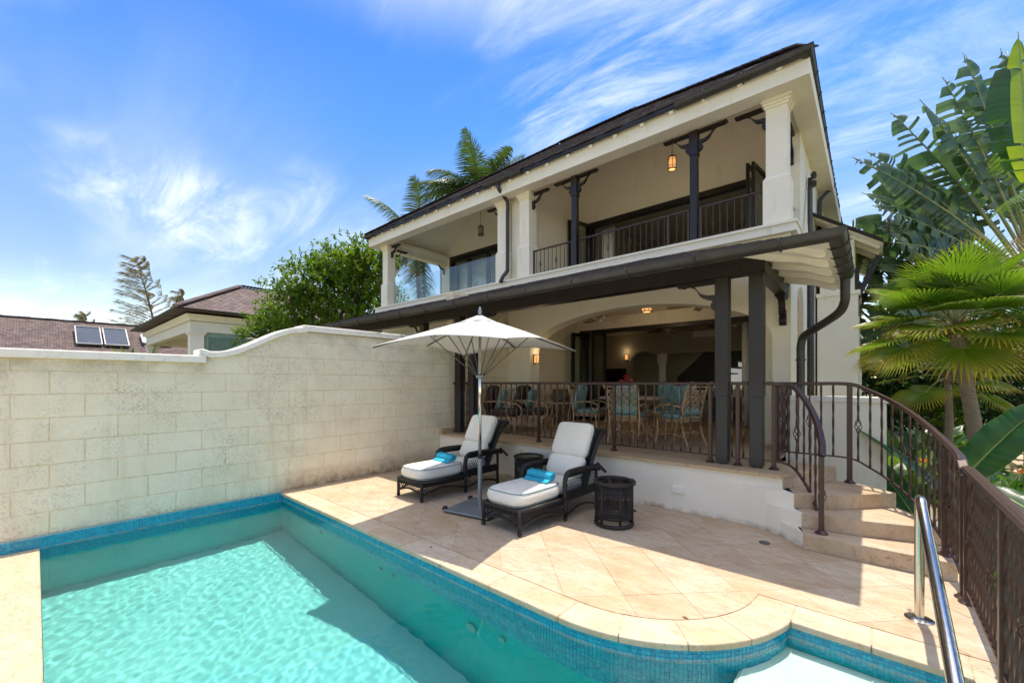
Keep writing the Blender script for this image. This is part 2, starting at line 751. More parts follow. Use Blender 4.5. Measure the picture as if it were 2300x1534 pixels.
# submerged entry steps in the corner
steps_in = []
for z, y0, x0 in ((-.26, 2.78, -.66), (-.56, 2.32, -.95), (-.88, 1.88, -1.2)):
    b = MB()
    b.cbox(x0, PX1 + .03, y0, G_Y + .03, FLOOR_Z, z, .02)
    steps_in.append(b.build('submerged_step', STEP_PLASTER, pool))

# mosaic band: little tiles along the pool walls
b = MB()
bg_ = MB()
ts, gap = .0262, .0024


def band(p0, p1, z_top, rows, off):
    p0, p1 = Vector((*p0, 0)), Vector((*p1, 0))
    d = p1 - p0
    n = max(1, int(round(d.length / ts)))
    d = d / n
    nr = Vector((d.y, -d.x, 0)).normalized()       # towards the water
    for r in range(rows):
        zt = z_top - r * ts
        zb = zt - ts + gap
        for i in range(n):
            a = p0 + d * i + d.normalized() * gap / 2 + nr * off
            e = p0 + d * (i + 1) - d.normalized() * gap / 2 + nr * off
            q = nr * (.003 + random.random() * .0015)
            vs = [(a.x, a.y, zb), (e.x, e.y, zb), (e.x, e.y, zt), (a.x, a.y, zt)]
            vs += [(a.x + q.x, a.y + q.y, zb), (e.x + q.x, e.y + q.y, zb), (e.x + q.x, e.y + q.y, zt), (a.x + q.x, a.y + q.y, zt)]
            b.add(vs, [(4, 5, 6, 7), (3, 7, 6, 2), (0, 4, 7, 3), (1, 2, 6, 5)])
    bg_.add([(p0.x + nr.x * off, p0.y + nr.y * off, z_top - rows * ts), (p1.x + nr.x * off, p1.y + nr.y * off, z_top - rows * ts),
             (p1.x + nr.x * off, p1.y + nr.y * off, z_top + .02), (p0.x + nr.x * off, p0.y + nr.y * off, z_top + .02)], [(0, 1, 2, 3)])


band((WX, -.35), (WX, PY + .02), -.003, 19, .008)
ep = edge_path()
step_seen = False
for q0, q1 in zip(ep[:-1], ep[1:]):
    inner = q0[1] > 3.15 or q0[0] >= G_X - .03
    band(q0, q1, -.046, 7 if inner else 18, .004)
b.build('mosaic_band', MOSAIC, pool, kind='stuff')
bg_.build('mosaic_backing', MGROUT, pool)
# wall inlets and light niches below the waterline
FIT = simple('inlet_grey', (.13, .40, .38), .6)
for x, z, r_ in ((-5.35, -.62, .05), (-3.95, -.66, .03), (-3.72, -.66, .03), (-2.55, -.72, .06), (-2.2, -.62, .035)):
    b = MB()
    m_ = 14
    vs = [(x, PY - .008, z)]
    ring = [(x + r_ * math.cos(2 * math.pi * k / m_), PY - .006, z + r_ * math.sin(2 * math.pi * k / m_)) for k in range(m_)]
    ring2 = [(x + r_ * math.cos(2 * math.pi * k / m_), PY + .02, z + r_ * math.sin(2 * math.pi * k / m_)) for k in range(m_)]
    b.add(vs + ring + ring2, [(0, 1 + k, 1 + (k + 1) % m_) for k in range(m_)] + [(1 + k, 1 + m_ + k, 1 + m_ + (k + 1) % m_, 1 + (k + 1) % m_) for k in range(m_)])
    b.fix = True
    b.build('wall_inlet', FIT, pool, smooth=False)

# water
WZ = -.122
nx, ny = 420, 200
gx = np.linspace(WX + .001, PX1 + .02, nx)
gy = np.linspace(.035, G_Y + .02, ny)
X, Y = np.meshgrid(gx, gy)
Z = np.full_like(X, WZ)
rs = np.random.RandomState(3)
for i in range(70):
    Lw = rs.uniform(.04, .2)
    an = rs.normal(.6, 1.0)
    kk = 2 * math.pi / Lw
    Z += .000062 * (Lw / .2) ** .8 * np.sin(kk * (X * math.cos(an) + Y * math.sin(an)) + rs.uniform(0, 6.28))
vs = np.stack([X.ravel(), Y.ravel(), Z.ravel()], 1)
ii = (np.arange(ny - 1)[:, None] * nx + np.arange(nx - 1)[None, :]).ravel()
fs = np.stack([ii, ii + 1, ii + nx + 1, ii + nx], 1)
me = bpy.data.meshes.new('water')
me.from_pydata(vs.tolist(), [], fs.tolist())
me.materials.append(WATER)
me.polygons.foreach_set('use_smooth', [True] * len(me.polygons))
water = bpy.data.objects.new('water', me)
COL.objects.link(water)
tag(water, 'clear rippled turquoise pool water', None, kind='structure')
water.cycles.is_caustics_caster = True
for o in [basin_wall, basin_floor] + steps_in:
    o.cycles.is_caustics_receiver = True

# low edge slab at the near side of the pool (level with the water)
b = MB()
edge_slab = thing('pool_edge_slab', 'cream stone slab at the water level along the near pool edge', None, (0, 0, 0), kind='structure')
x = WX + .012
while x < 2.2:
    b = MB()
    w_ = 1.24
    b.cbox(x + .002, min(x + w_, 2.2) - .002, -.62, .032, -.4, -.112, .006)
    b.build('coping_stone', TRAV_CREAM, edge_slab)
    x += w_

# unseen stone terrace behind the camera, added for its warm bounce light
near = thing('bounce_terrace', 'unseen pale stone terrace behind the camera, added for bounce light', None, (0, 0, 0), kind='structure')
for i in range(8):
    for j in range(5):
        b = MB()
        b.box(-6.6 + i * 1.2, -5.404 + i * 1.2, -6.62 + j * 1.2, -5.424 + j * 1.2, -.3, -.114)
        b.build('paver', TRAV_CREAM, near)

# ------------------------------------------------------------------ deck
deck = thing('pool_deck', 'travertine pool deck of diagonal pavers', None, (0, 0, 0), kind='structure')


def clip(poly, a, b_, c):
    """keep a*x+b*y >= c"""
    out = []
    n = len(poly)
    for i in range(n):
        p, q = poly[i], poly[(i + 1) % n]
        dp, dq = a * p[0] + b_ * p[1] - c, a * q[0] + b_ * q[1] - c
        if dp >= 0:
            out.append(p)
        if (dp >= 0) != (dq >= 0):
            s_ = dp / (dp - dq)
            out.append((p[0] + (q[0] - p[0]) * s_, p[1] + (q[1] - p[1]) * s_))
    return out


def area(p):
    return abs(sum(p[i][0] * p[(i + 1) % len(p)][1] - p[(i + 1) % len(p)][0] * p[i][1] for i in range(len(p)))) / 2


CW = .27            # coping width
disc = [(PC.x + (PR - CW) * math.cos(-math.pi / 2 + math.pi / 2 * k / 16), PC.y + (PR - CW) * math.sin(-math.pi / 2 + math.pi / 2 * k / 16)) for k in range(17)]


def deck_pieces(poly):
    out = []
    base = clip(clip(clip(poly, 0, -1, -5.44), 1, 0, WX + .004), -1, 0, -.62)
    if len(base) < 3:
        return out
    a = clip(clip(base, -1, 0, -PC.x), 0, 1, PY + CW)
    if len(a) > 2 and area(a) > .0006:
        out.append(a)
    y_split = G_Y + CW
    c_ = clip(clip(base, 1, 0, PC.x), 0, 1, y_split)
    if len(c_) > 2 and area(c_) > .0006:
        out.append(c_)
    d_ = clip(clip(base, 1, 0, PC.x), 0, -1, -y_split)
    for p, q in zip(disc[:-1], disc[1:]):
        ex, ey = q[0] - p[0], q[1] - p[1]
        if len(d_) < 3:
            break
        d_ = clip(d_, -ey, ex, -ey * p[0] + ex * p[1])
    if len(d_) > 2:
        d_ = clip(d_, -1, 0, -(PC.x + PR - CW))
    if len(d_) > 2 and area(d_) > .0006:
        out.append(d_)
    return out


S_ = .455
g_ = .0013
c45 = math.sqrt(.5)
for i in range(-14, 16):
    for j in range(-14, 16):
        u0, v0 = i * S_, j * S_
        sq = []
        for du, dv in ((g_, g_), (S_ - g_, g_), (S_ - g_, S_ - g_), (g_, S_ - g_)):
            u_, v_ = u0 + du, v0 + dv
            sq.append((-2.10 + (u_ - v_) * c45, 3.60 + (u_ + v_) * c45))
        ps = deck_pieces(sq)
        if not ps:
            continue
        b = MB()
        dz = random.uniform(-.0008, .0008)
        for p in ps:
            b.prism(p, 'z', -.03, dz)
        b.build('paver', TRAV, deck)
# bed under the pavers
b = MB()
b.box(WX, PC.x, PY + .03, 5.5, -.06, -.006)
b.box(PC.x, .63, G_Y + .03, 5.5, -.0601, -.0061)
b.prism([(PC.x, G_Y + .1)] + [(PC.x + (PR - .03) * math.cos(-math.pi / 2 + math.pi / 2 * k / 16), min(G_Y + .09, PC.y + (PR - .03) * math.sin(-math.pi / 2 + math.pi / 2 * k / 16))) for k in range(15)], 'z', -.0602, -.0062)
b.box(PX1 + .03, .63, -.6, G_Y + .03, -.3, -.0063)
b.build('paver_bed', GROUT, deck)
# coping stones: straight, curved, back run, right run


def cop(poly):
    b = MB()
    b.prism(poly, 'z', -.046, 0)
    return b.build('coping_stone', TRAV_CREAM, deck, bevel=.010)


x = WX + .004
while x < PC.x - .02:
    w_ = min(.61, PC.x - x)
    if PC.x - (x + w_) < .2:
        w_ = PC.x - x
    cop([(x + .0015, PY - .005), (x + w_ - .0015, PY - .005), (x + w_ - .0015, PY + CW - g_), (x + .0015, PY + CW - g_)])
    x += w_
aE = math.asin((G_Y - PC.y) / PR)
na = 4
for k in range(na):
    a0 = -math.pi / 2 + (aE + math.pi / 2) * k / na + .0015
    a1 = -math.pi / 2 + (aE + math.pi / 2) * (k + 1) / na - .0015
    outer = [(PC.x + (PR + .005) * math.cos(a0 + (a1 - a0) * q / 8), PC.y + (PR + .005) * math.sin(a0 + (a1 - a0) * q / 8)) for q in range(9)]
    if k == na - 1:
        inner = [(PC.x + PR - CW + .004, G_Y + CW - g_), ]
        outer[-1] = (G_X, G_Y - .004)
        outer = outer + [(G_X, G_Y + CW - g_)]
        inner += [(PC.x + (PR - CW + g_) * math.cos(a0 + (a1 - a0) * q / 8), PC.y + (PR - CW + g_) * math.sin(a0 + (a1 - a0) * q / 8)) for q in range(8, -1, -1)]
    else:
        inner = [(PC.x + (PR - CW + g_) * math.cos(a0 + (a1 - a0) * q / 8), PC.y + (PR - CW + g_) * math.sin(a0 + (a1 - a0) * q / 8)) for q in range(8, -1, -1)]
    cop(outer + inner)
for xa, xb in ((G_X + .003, -.03), (-.027, PX1 - .0)):
    cop([(xa, G_Y - .005), (xb, G_Y - .005), (xb, G_Y + CW - g_), (xa, G_Y + CW - g_)])
y = G_Y + CW - g_
while y > -.5:
    cop([(PX1 - .005, y - .6), (.635, y - .6), (.635, y), (PX1 + .002 if y > 3.5 else PX1 - .005, y)])
    y -= .603
# small drain set in the pavers
b = MB()
b.lathe([(.05, 0), (.05, .006), (.042, .008), (.0, .008)], (-.86, 4.86, 0), 20)
tag(b.build('floor_drain', simple('drain_grey', (.09, .085, .07), .5), None), 'small round dark drain cover in the deck below the white plinth', 'drain')

# ------------------------------------------------------------------ terrace
terrace = thing('terrace', 'raised terrace with white plinth and stone floor', None, (0, 0, 0), kind='structure')
TY = 5.345
fl = [(-1.35, TY), (-1.1, 5.325), (-.92, 5.27), (-.77, 5.19), (-.64, 5.06), (-.545, 4.93)]
b = MB()
b.box(WX + .004, -1.35, TY + .012, 7.5, 0, T - .036)
r4 = T / 4
ends = [(-.545, 4.93), (-.575, 5.11), (-.655, 5.24), (-.775, 5.37)]
for k, e in enumerate(ends):
    front = [(-1.35, TY + .012)]
    for p in fl[1:]:
        if p[1] > e[1] + .005 and p[0] < e[0]:
            front.append(p)
    poly = front + [e, (-.9, 5.9), (-1.35, 5.9)]
    b.prism(poly, 'z', k * r4 - (.0 if k == 0 else .001), (k + 1) * r4 - (.036 if k == 3 else .0))
b.box(-1.35, -1.0, 5.85, 7.5, .001, T - .037)
b.build('plinth', PLINTH, terrace)
# floor tiles
for i in range(10):
    for j in range(8):
        x0, x1 = -6.6 + i * .6, -6.0 + i * .6
        y0, y1 = TY - .02 + j * .62, TY - .02 + (j + 1) * .62
        x1 = min(x1, -.99)
        if x0 > -1.02 or y0 > 10.3:
            continue
        b = MB()
        b.box(x0 + .0015, x1 - .0015, y0 + .0015, y1 - .0015, T - .036, T + random.uniform(-.0004, .0004))
        b.build('floor_tile', TRAV_IN, terrace, bevel=.004 if j == 0 else 0)
b = MB()
b.prism([(-.99, TY - .02), (-.80, TY - .02), (-.77, 5.36), (-.37, 6.28), (-.39, 6.34), (-.99, 6.34)], 'z', T - .036, T)
b.build('floor_tile', TRAV_IN, terrace, bevel=.004)
b = MB()
b.box(-6.6, -1.0, TY + .02, 10.2, .3, T - .037)
b.build('floor_bed', GROUT, terrace)
# upstand stone at the wall end of the terrace
b = MB()
b.box(WX + .002, WX + .10, TY - .005, 6.3, T, T + .085)
b.build('upstand', TRAV_IN, terrace, bevel=.004)

# steps
steps = thing('steps', 'four fan-shaped travertine steps from the deck up to the terrace', None, (0, 0, 0), kind='structure')
outer = [(.49, 4.92), (.485, 5.2), (.42, 5.42), (.30, 5.74), (.14, 6.0), (-.1, 6.19), (-.365, 6.29)]
fronts = [[(-.545, 4.925), (.0, 4.925), (.49, 4.92)],
          [(-.575, 5.105), (-.13, 5.19), (.44, 5.37)],
          [(-.655, 5.235), (-.3, 5.46), (.15, 5.985)],
          [(-.775, 5.365), (-.365, 6.285)]]
for k in range(4):
    f_ = fronts[k]
    o_ = [p for p in outer if p[1] > f_[-1][1] + .02]
    back = [(-.9, 6.30), (-.9, 5.45)]
    inner = [e for e in [(-.775, 5.365), (-.655, 5.235), (-.575, 5.105)] if e[1] > f_[0][1] + .02]
    if k == 3:
        poly = f_ + [(-.39, 6.30), (-.9, 6.30), (-.9, 5.45)]
    else:
        poly = f_ + o_ + back + inner
    b = MB()
    b.prism(poly, 'z', k * r4 + (.0005 if k else .0), (k + 1) * r4 - (.037 if k == 3 else 0))
    b.build('step', TRAV, steps, bevel=.007)

# ------------------------------------------------------------------ boundary wall
wall = thing('boundary_wall', 'weathered cream block wall with a swept white coping beside the pool', 'wall', (0, 0, 0))


def cope_bottom(y):
    if y < 1.47:
        return 1.875
    if y > 2.76:
        return 2.395
    s_ = (y - 1.55) / (2.70 - 1.55)
    s_ = min(1, max(0, s_))
    s_ = s_ * s_ * (3 - 2 * s_)
    return 1.945 + s_ * (2.375 - 1.945)


TALL = 5.72
b = MB()
prof = [(-3.2, -.4), (7.5, -.4), (7.5, 3.5), (TALL, 3.5), (TALL, 2.395), (2.76, 2.395)]
ys = [2.76 - .06 * k for k in range(1, 22)]
prof += [(y, cope_bottom(y)) for y in ys if y > 1.47] + [(1.47, 1.945), (1.47, 1.875), (-3.2, 1.875)]
b.prism(prof, 'x', -6.86, WX - .0055)
b.build('core', JOINT, wall)
hb, lb = .248, .532
for r in range(-1, 15):
    z0 = .006 + r * hb
    z1 = z0 + hb
    for k in range(-7, 16):
        y0 = .369 + k * lb + (0 if r % 2 == 1 else .266)
        y1 = y0 + lb
        if y1 > 7.48:
            y1 = 7.48
        if y0 >= 7.4 or y1 < -2.6:
            continue
        za, zb = z0, z1
        lo_ = -.34 if False else (.0 if y1 > -.4 else -.34)
        za = max(za, .0015)
        pieces = []
        if y0 >= TALL:
            top = [3.5, 3.5]
        else:
            top = None
        n = 6
        yy = [y0 + (y1 - y0) * q / n for q in range(n + 1)]
        tops = []
        for y in yy:
            lim = 3.5 if (y0 + y1) / 2 > TALL else cope_bottom(y)
            tops.append(min(zb, lim))
        if max(tops) - za < .03:
            continue
        tops = [max(q, za + .001) for q in tops]
        m_ = .0035
        if min(tops) == max(tops):
            b = MB()
            if tops[0] - za > .03:
                b.cbox(-6.7, WX + random.uniform(-.002, .002), y0 + m_, y1 - m_, za + m_, tops[0] - m_, .006)
                b.build('block', BLOCK, wall)
        else:
            b = MB()
            poly = [(y0 + m_, za + m_), (y1 - m_, za + m_)] + [(min(max(y, y0 + m_), y1 - m_), max(q - m_, za + m_ + .0005)) for y, q in list(zip(yy, tops))[::-1]]
            b.prism(poly, 'x', -6.7, WX)
            b.build('block', BLOCK, wall)
# coping
ct = .093
b = MB()
b.prism([(-3.2, 1.875), (1.47, 1.875), (1.47, 1.968), (-3.2, 1.968)], 'x', -6.93, WX + .05)
b.build('coping', COPING, wall, bevel=.012)
b = MB()
n = 26
ysw = [1.40 + (2.765 - 1.40) * k / n for k in range(n + 1)]
lo = [(y, max(cope_bottom(y), 1.945) + (.024 if y < 1.47 else 0)) for y in ysw]
hi = [(y, q + .085) for y, q in lo]
b.prism(lo + hi[::-1], 'x', -6.926, WX + .046)
b.build('coping', COPING, wall, bevel=.012, label='curved sweep of the white coping')
b = MB()
b.prism([(2.69, 2.402), (TALL, 2.402), (TALL, 2.497), (2.69, 2.497)], 'x', -6.93, WX + .05)
b.build('coping', COPING, wall, bevel=.012)
# ------------------------------------------------------------------ materials of the house
t = NT('dark_wood')
v = t.coord((6, 6, .7))
n = t.noise(v, 7, 6, .65, .5)
c = t.mixc(t.ramp(n, .3, .7), (.009, .0055, .005), (.024, .014, .012))
t.col(c).rough(t.ramp(n, .2, .8, .28, .5))
t.bump(n, .15, .004)
WOOD = t.m
t = NT('weathered_wood')
v = t.coord((9, 9, .8))
n = t.noise(v, 6, 6, .7, .4)
sz = t.n('ShaderNodeSeparateXYZ')
t.l(t.coord(), sz.inputs[0])
low_ = t.math('MULTIPLY', t.ramp(sz.outputs[2], 1.7, 1.35), t.ramp(n, .25, .7, .35, 1))
c = t.mixc(t.ramp(n, .3, .7), (.009, .0055, .005), (.022, .013, .011))
c = t.mixc(low_, c, (.03, .03, .032))
t.col(c).rough(t.ramp(n, .2, .8, .3, .55))
t.bump(n, .25, .004)
WOODW = t.m
t = NT('bronze_paint')
n = t.noise(t.coord(), 40, 3)
t.col(t.mixc(t.ramp(n, .3, .7), (.06, .033, .026), (.085, .047, .038))).rough(.38)
t.b.inputs['Metallic'].default_value = .25
BRONZE = t.m
t = NT('aged_copper')
v = t.coord((1, 1, 1))
n = t.noise(v, 5, 6, .65, .5)
c = t.mixc(t.ramp(n, .3, .7), (.045, .043, .041), (.09, .085, .08))
c = t.mixc(t.ramp(t.noise(v, 23, 4, .7), .72, .8, 0, .6), c, (.15, .24, .20))
t.col(c).rough(t.ramp(n, .2, .8, .38, .6))
t.b.inputs['Metallic'].default_value = .55
COPPER = t.m
t = NT('cedar_shingle')
geo = t.n('ShaderNodeNewGeometry')
n = t.noise(geo.outputs['Position'], 5, 5, .6)
r_ = geo.outputs['Random Per Island']
k = t.math('ADD', t.math('MULTIPLY', r_, .7), t.math('MULTIPLY', n, .5))
t.col(t.mixc(t.ramp(k, .25, 1.0), (.026, .018, .016), (.105, .075, .066))).rough(.85)
t.bump(t.noise(geo.outputs['Position'], 60, 3), .4, .006)
SHINGLE = t.m


def m_farshingle(name, a, b_, axis):
    """roof covering of the far houses: shingle courses too small to pick apart"""
    t = NT(name)
    v = t.coord()
    sz = t.n('ShaderNodeSeparateXYZ')
    t.l(v, sz.inputs[0])
    cb = t.n('ShaderNodeCombineXYZ')
    t.l(sz.outputs[axis], cb.inputs[0])
    t.l(t.math('MULTIPLY', sz.outputs[2], 2.1), cb.inputs[1])
    br = t.n('ShaderNodeTexBrick')
    br.inputs['Scale'].default_value = 1
    br.inputs['Brick Width'].default_value = .22
    br.inputs['Row Height'].default_value = .17
    br.inputs['Mortar Size'].default_value = .014
    br.inputs['Color1'].default_value = (*a, 1)
    br.inputs['Color2'].default_value = (*b_, 1)
    br.inputs['Mortar'].default_value = (.02, .015, .014, 1)
    t.l(cb.outputs[0], br.inputs['Vector'])
    n = t.noise(v, 2.5, 5, .7)
    n3 = t.noise(t.coord((1, 1, .4)), 9, 4, .7)
    c = t.mixc(t.ramp(n, .35, .7, 0, .45), br.outputs[0], tuple(x * .55 for x in a))
    c = t.mixc(t.ramp(n3, .58, .75, 0, .7), c, (.26, .2, .19))
    t.col(c).rough(.8)
    t.bump(br.outputs[1], -.6, .02)
    return t.m


t = NT('pane_glass')
t.t.nodes.remove(t.b)
tr = t.n('ShaderNodeBsdfTransparent')
tr.inputs[0].default_value = (.90, .955, .935, 1)
gl = t.n('ShaderNodeBsdfGlossy')
gl.inputs['Roughness'].default_value = .02
mx = t.n('ShaderNodeMixShader')
lw = t.n('ShaderNodeLayerWeight')
t.l(t.math('ADD', t.math('MULTIPLY', t.math('POWER', lw.outputs['Facing'], 5.0), .9), .09), mx.inputs[0])
t.l(tr.outputs[0], mx.inputs[1])
t.l(gl.outputs[0], mx.inputs[2])
t.l(mx.outputs[0], t.out.inputs[0])
GLASS = t.m
CEIL = simple('ceiling_paint', (.84, .78, .65), .9, .04, 2)
WHITE = simple('white_paint', (.86, .82, .72), .55, .05, 4)
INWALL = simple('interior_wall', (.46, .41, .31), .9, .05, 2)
CURTAIN = simple('curtain_cloth', (.74, .74, .72), .9, .04, 5)
BLACKW = simple('black_wood', (.012, .010, .010), .5, .2, 8)


def m_glow(name, c, s_):
    t = NT(name)
    t.col(tuple(c))
    t.b.inputs['Emission Color'].default_value = (*c, 1)
    t.b.inputs['Emission Strength'].default_value = s_
    return t.m


AMBER = m_glow('lamp_amber', (.9, .42, .14), .36)
AMBER_DIM = simple('lamp_glass_unlit', (.42, .38, .28), .3, .05)


def sweep(path, prof, closed_prof=True, name=None):
    """sweep a profile (outward offset, z) along a horizontal polyline with mitred corners; outward = right of travel"""
    n = len(path)
    P = [Vector((p[0], p[1])) for p in path]
    rings = []
    for i in range(n):
        dirs = []
        if i > 0:
            dirs.append((P[i] - P[i - 1]).normalized())
        if i < n - 1:
            dirs.append((P[i + 1] - P[i]).normalized())
        ns = [Vector((d.y, -d.x)) for d in dirs]
        m_ = ns[0] if len(ns) == 1 else (ns[0] + ns[1]).normalized()
        k = 1 if len(ns) == 1 else 1 / max(.2, m_.dot(ns[0]))
        rings.append([(P[i].x + m_.x * o * k, P[i].y + m_.y * o * k, z) for o, z in prof])
    k = len(prof)
    vs = [q for r in rings for q in r]
    fs = []
    for i in range(n - 1):
        for a in range(k if closed_prof else k - 1):
            b2 = (a + 1) % k
            fs.append((i * k + a, i * k + b2, (i + 1) * k + b2, (i + 1) * k + a))
    if closed_prof:
        fs.append(tuple(range(k)))
        fs.append(tuple((n - 1) * k + a for a in range(k))[::-1])
    b = MB()
    b.add(vs, fs)
    b.fix = True
    return b


def gutter_prof(r, th=.006, n=10):
    out = [(r * math.cos(math.pi + math.pi * k / n), r * math.sin(math.pi + math.pi * k / n)) for k in range(n + 1)]
    inn = [((r - th) * math.cos(2 * math.pi - math.pi * k / n), (r - th) * math.sin(2 * math.pi - math.pi * k / n)) for k in range(n + 1)]
    rim = [(r + .008, .0), (r + .008, .008), (r - .006, .008)]
    return out + rim + inn


HX, HY = -1.0, 7.48
villa = thing('villa', 'two-storey white villa with dark shingle roof, balconies and arched loggia', 'house', (HX, HY, 0), R(.45))
FY = 7.48          # front wall plane
FB = 10.2          # back wall of the loggias
ZB = 3.87          # slab underside
ZS = 4.02          # balcony level
ZE = 5.97          # underside of the upper beam
XL = -12.05

# ---- lower front wall with the basket arch
b = MB()
aC, aA, aB, aZ = -3.6, 2.38, .77, 2.30
n = 36
arc = [(aC + aA * math.cos(math.pi - math.pi * k / n), aZ + aB * math.sin(math.pi - math.pi * k / n)) for k in range(n + 1)]
TH = .36
xl, xr, zt = WX + .006, -.98, ZB + .08
for y in (FY, FY + TH):
    vs = [(p[0], y, p[1]) for p in arc] + [(p[0], y, zt) for p in arc]
    m_ = n + 1
    fs = [(k, k + 1, m_ + k + 1, m_ + k) for k in range(n)]
    b.add(vs, fs)
    b.add([(xl, y, .3), (aC - aA, y, .3), (aC - aA, y, zt), (xl, y, zt)], [(0, 1, 2, 3)])
    b.add([(aC + aA, y, .0), (xr, y, .0), (xr, y, zt), (aC + aA, y, zt)], [(0, 1, 2, 3)])
soff = [(aC - aA, T - .1)] + arc + [(aC + aA, T - .1)]
for p, q in zip(soff[:-1], soff[1:]):
    b.add([(p[0], FY, p[1]), (q[0], FY, q[1]), (q[0], FY + TH, q[1]), (p[0], FY + TH, p[1])], [(0, 1, 2, 3)])
b.fix = False
b.build('arcade_wall', STUCCO, villa)
# ---- right side wall of the house, lower and upper
b = MB()
b.box(-1.2, -.98, FY + .001, 15.0, -.35, ZB - .03)
b.box(-1.25, -1.0, 8.75, 15.0, ZB + .07, 6.25)
b.build('side_wall', STUCCO, villa)
b = MB()   # skirting stone at the foot of the corner
b.box(-1.22, -.955, FY - .022, FY - .0, T, T + .13)
b.box(-.98, -.957, FY + .002, FY + .5, T - .3, T + .131)
b.build('skirting', TRAV_IN, villa)
# arched recess in the side wall
b = MB()
pr = [(8.2, 1.6), (8.75, 1.6), (8.75, 2.95)] + [(8.475 + .275 * math.cos(math.pi * k / 10), 2.95 + .275 * math.sin(math.pi * k / 10)) for k in range(11)] + [(8.2, 2.95)]
b.prism(pr, 'x', -.985, -.955)
b.build('arched_shutter', simple('tan_shutter', (.55, .42, .28), .7), villa)
# ---- lower loggia: inner walls, back wall with opening, ceiling
b = MB()
b.box(WX + .01, -6.42, FY + TH + .001, FB, T - .1, 3.42)
b.build('loggia_left_wall', STUCCO, villa)
b = MB()
b.box(-1.5, -1.201, FY + TH + .001, FB, T - .1, 3.42)
b.build('loggia_right_wall', STUCCO, villa)
b = MB()
b.box(-6.42, -1.5, FY + TH - .02, FB, 3.38, 3.45)
b.build('loggia_ceiling', CEIL, villa)
OX0, OX1 = -6.3, -1.62
b = MB()
b.box(-8.6, OX0, FB, FB + .2, T - .1, 3.7)
b.box(OX1, -1.201, FB + .001, FB + .2, T - .1, 3.7)
b.box(OX0, OX1, FB + .0005, FB + .2, 3.06, 3.7)
b.build('loggia_back_wall', STUCCO, villa)
# ---- living room
b = MB()
b.box(-8.6, -1.201, FB + .2, 16.6, 3.38, 3.44)
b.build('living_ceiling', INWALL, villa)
b = MB()
b.box(-8.7, -8.6, FB + .2, 16.6, T - .1, 3.4)
DX0, DX1 = -4.10, -3.40
b.box(-8.6, DX0, 16.5, 16.6, T - .1, 3.4)
b.box(DX1, -1.201, 16.5, 16.6, T - .1, 3.4)
n = 12
cx, hw = (DX0 + DX1) / 2, (DX1 - DX0) / 2
ar = [(cx + hw * math.cos(math.pi - math.pi * k / n), 2.15 + .34 * math.sin(math.pi - math.pi * k / n)) for k in range(n + 1)]
for y in (16.5, 16.6):
    b.add([(p[0], y, p[1]) for p in ar] + [(p[0], y, 3.4) for p in ar], [(k, k + 1, n + 2 + k, n + 1 + k) for k in range(n)])
for p, q in zip(ar[:-1], ar[1:]):
    b.add([(p[0], 16.5, p[1]), (q[0], 16.5, q[1]), (q[0], 16.6, q[1]), (p[0], 16.6, p[1])], [(0, 1, 2, 3)])
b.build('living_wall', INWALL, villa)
b = MB()
b.box(-8.6, -1.201, FB - .0, 16.6, T - .1, T - .002)
b.build('living_floor', TRAV_IN, villa)
# arcade inside the room: arch, column, lintel
b = MB()
iy = 14.4
ax0, ax1 = -6.75, -5.75
arc2 = [((ax0 + ax1) / 2 + (ax1 - ax0) / 2 * math.cos(math.pi - math.pi * k / 12), 2.35 + .38 * math.sin(math.pi - math.pi * k / 12)) for k in range(13)]
for y in (iy, iy + .25):
    b.add([(p[0], y, p[1]) for p in arc2] + [(p[0], y, 3.38) for p in arc2], [(k, k + 1, 14 + k, 13 + k) for k in range(12)])
for p, q in zip(arc2[:-1], arc2[1:]):
    b.add([(p[0], iy, p[1]), (q[0], iy, q[1]), (q[0], iy + .25, q[1]), (p[0], iy + .25, p[1])], [(0, 1, 2, 3)])
b.box(-8.6, ax0, iy, iy + .25, T, 3.38)
b.box(ax1, -1.21, iy, iy + .25, 2.62, 3.379)
b.build('inner_arcade', INWALL, villa)
b = MB()
b.lathe([(.17, T), (.17, T + .1), (.125, T + .16), (.115, 2.2), (.13, 2.22), (.13, 2.3), (.17, 2.36), (.17, 2.62)], (-5.62, iy + .12, 0), 20)
b.build('inner_column', WHITE, villa, smooth=True, auto=35)
# staircase: dark treads and solid stringer panel
b = MB()
for k in range(9):
    b.box(-5.25 + k * .24, -5.25 + (k + 1) * .24 + .02, 15.0, 16.0, T + k * .19 + .15, T + (k + 1) * .19)
b.build('stair_treads', BLACKW, villa)
b = MB()
poly = [(-5.25, T + .2)]
for k in range(9):
    poly += [(-5.25 + k * .24, T + (k + 1) * .19), (-5.25 + (k + 1) * .24, T + (k + 1) * .19)]
poly += [(-3.09, T + 2.7), (-3.6, T + 2.72), (-5.25, T + 1.2)]
b.prism(poly, 'y', 14.93, 14.99)
b.build('stair_balustrade', BLACKW, villa)
# ---- lower folding doors
door = simple('door_frame', (.012, .009, .008), .4, .15, 10)


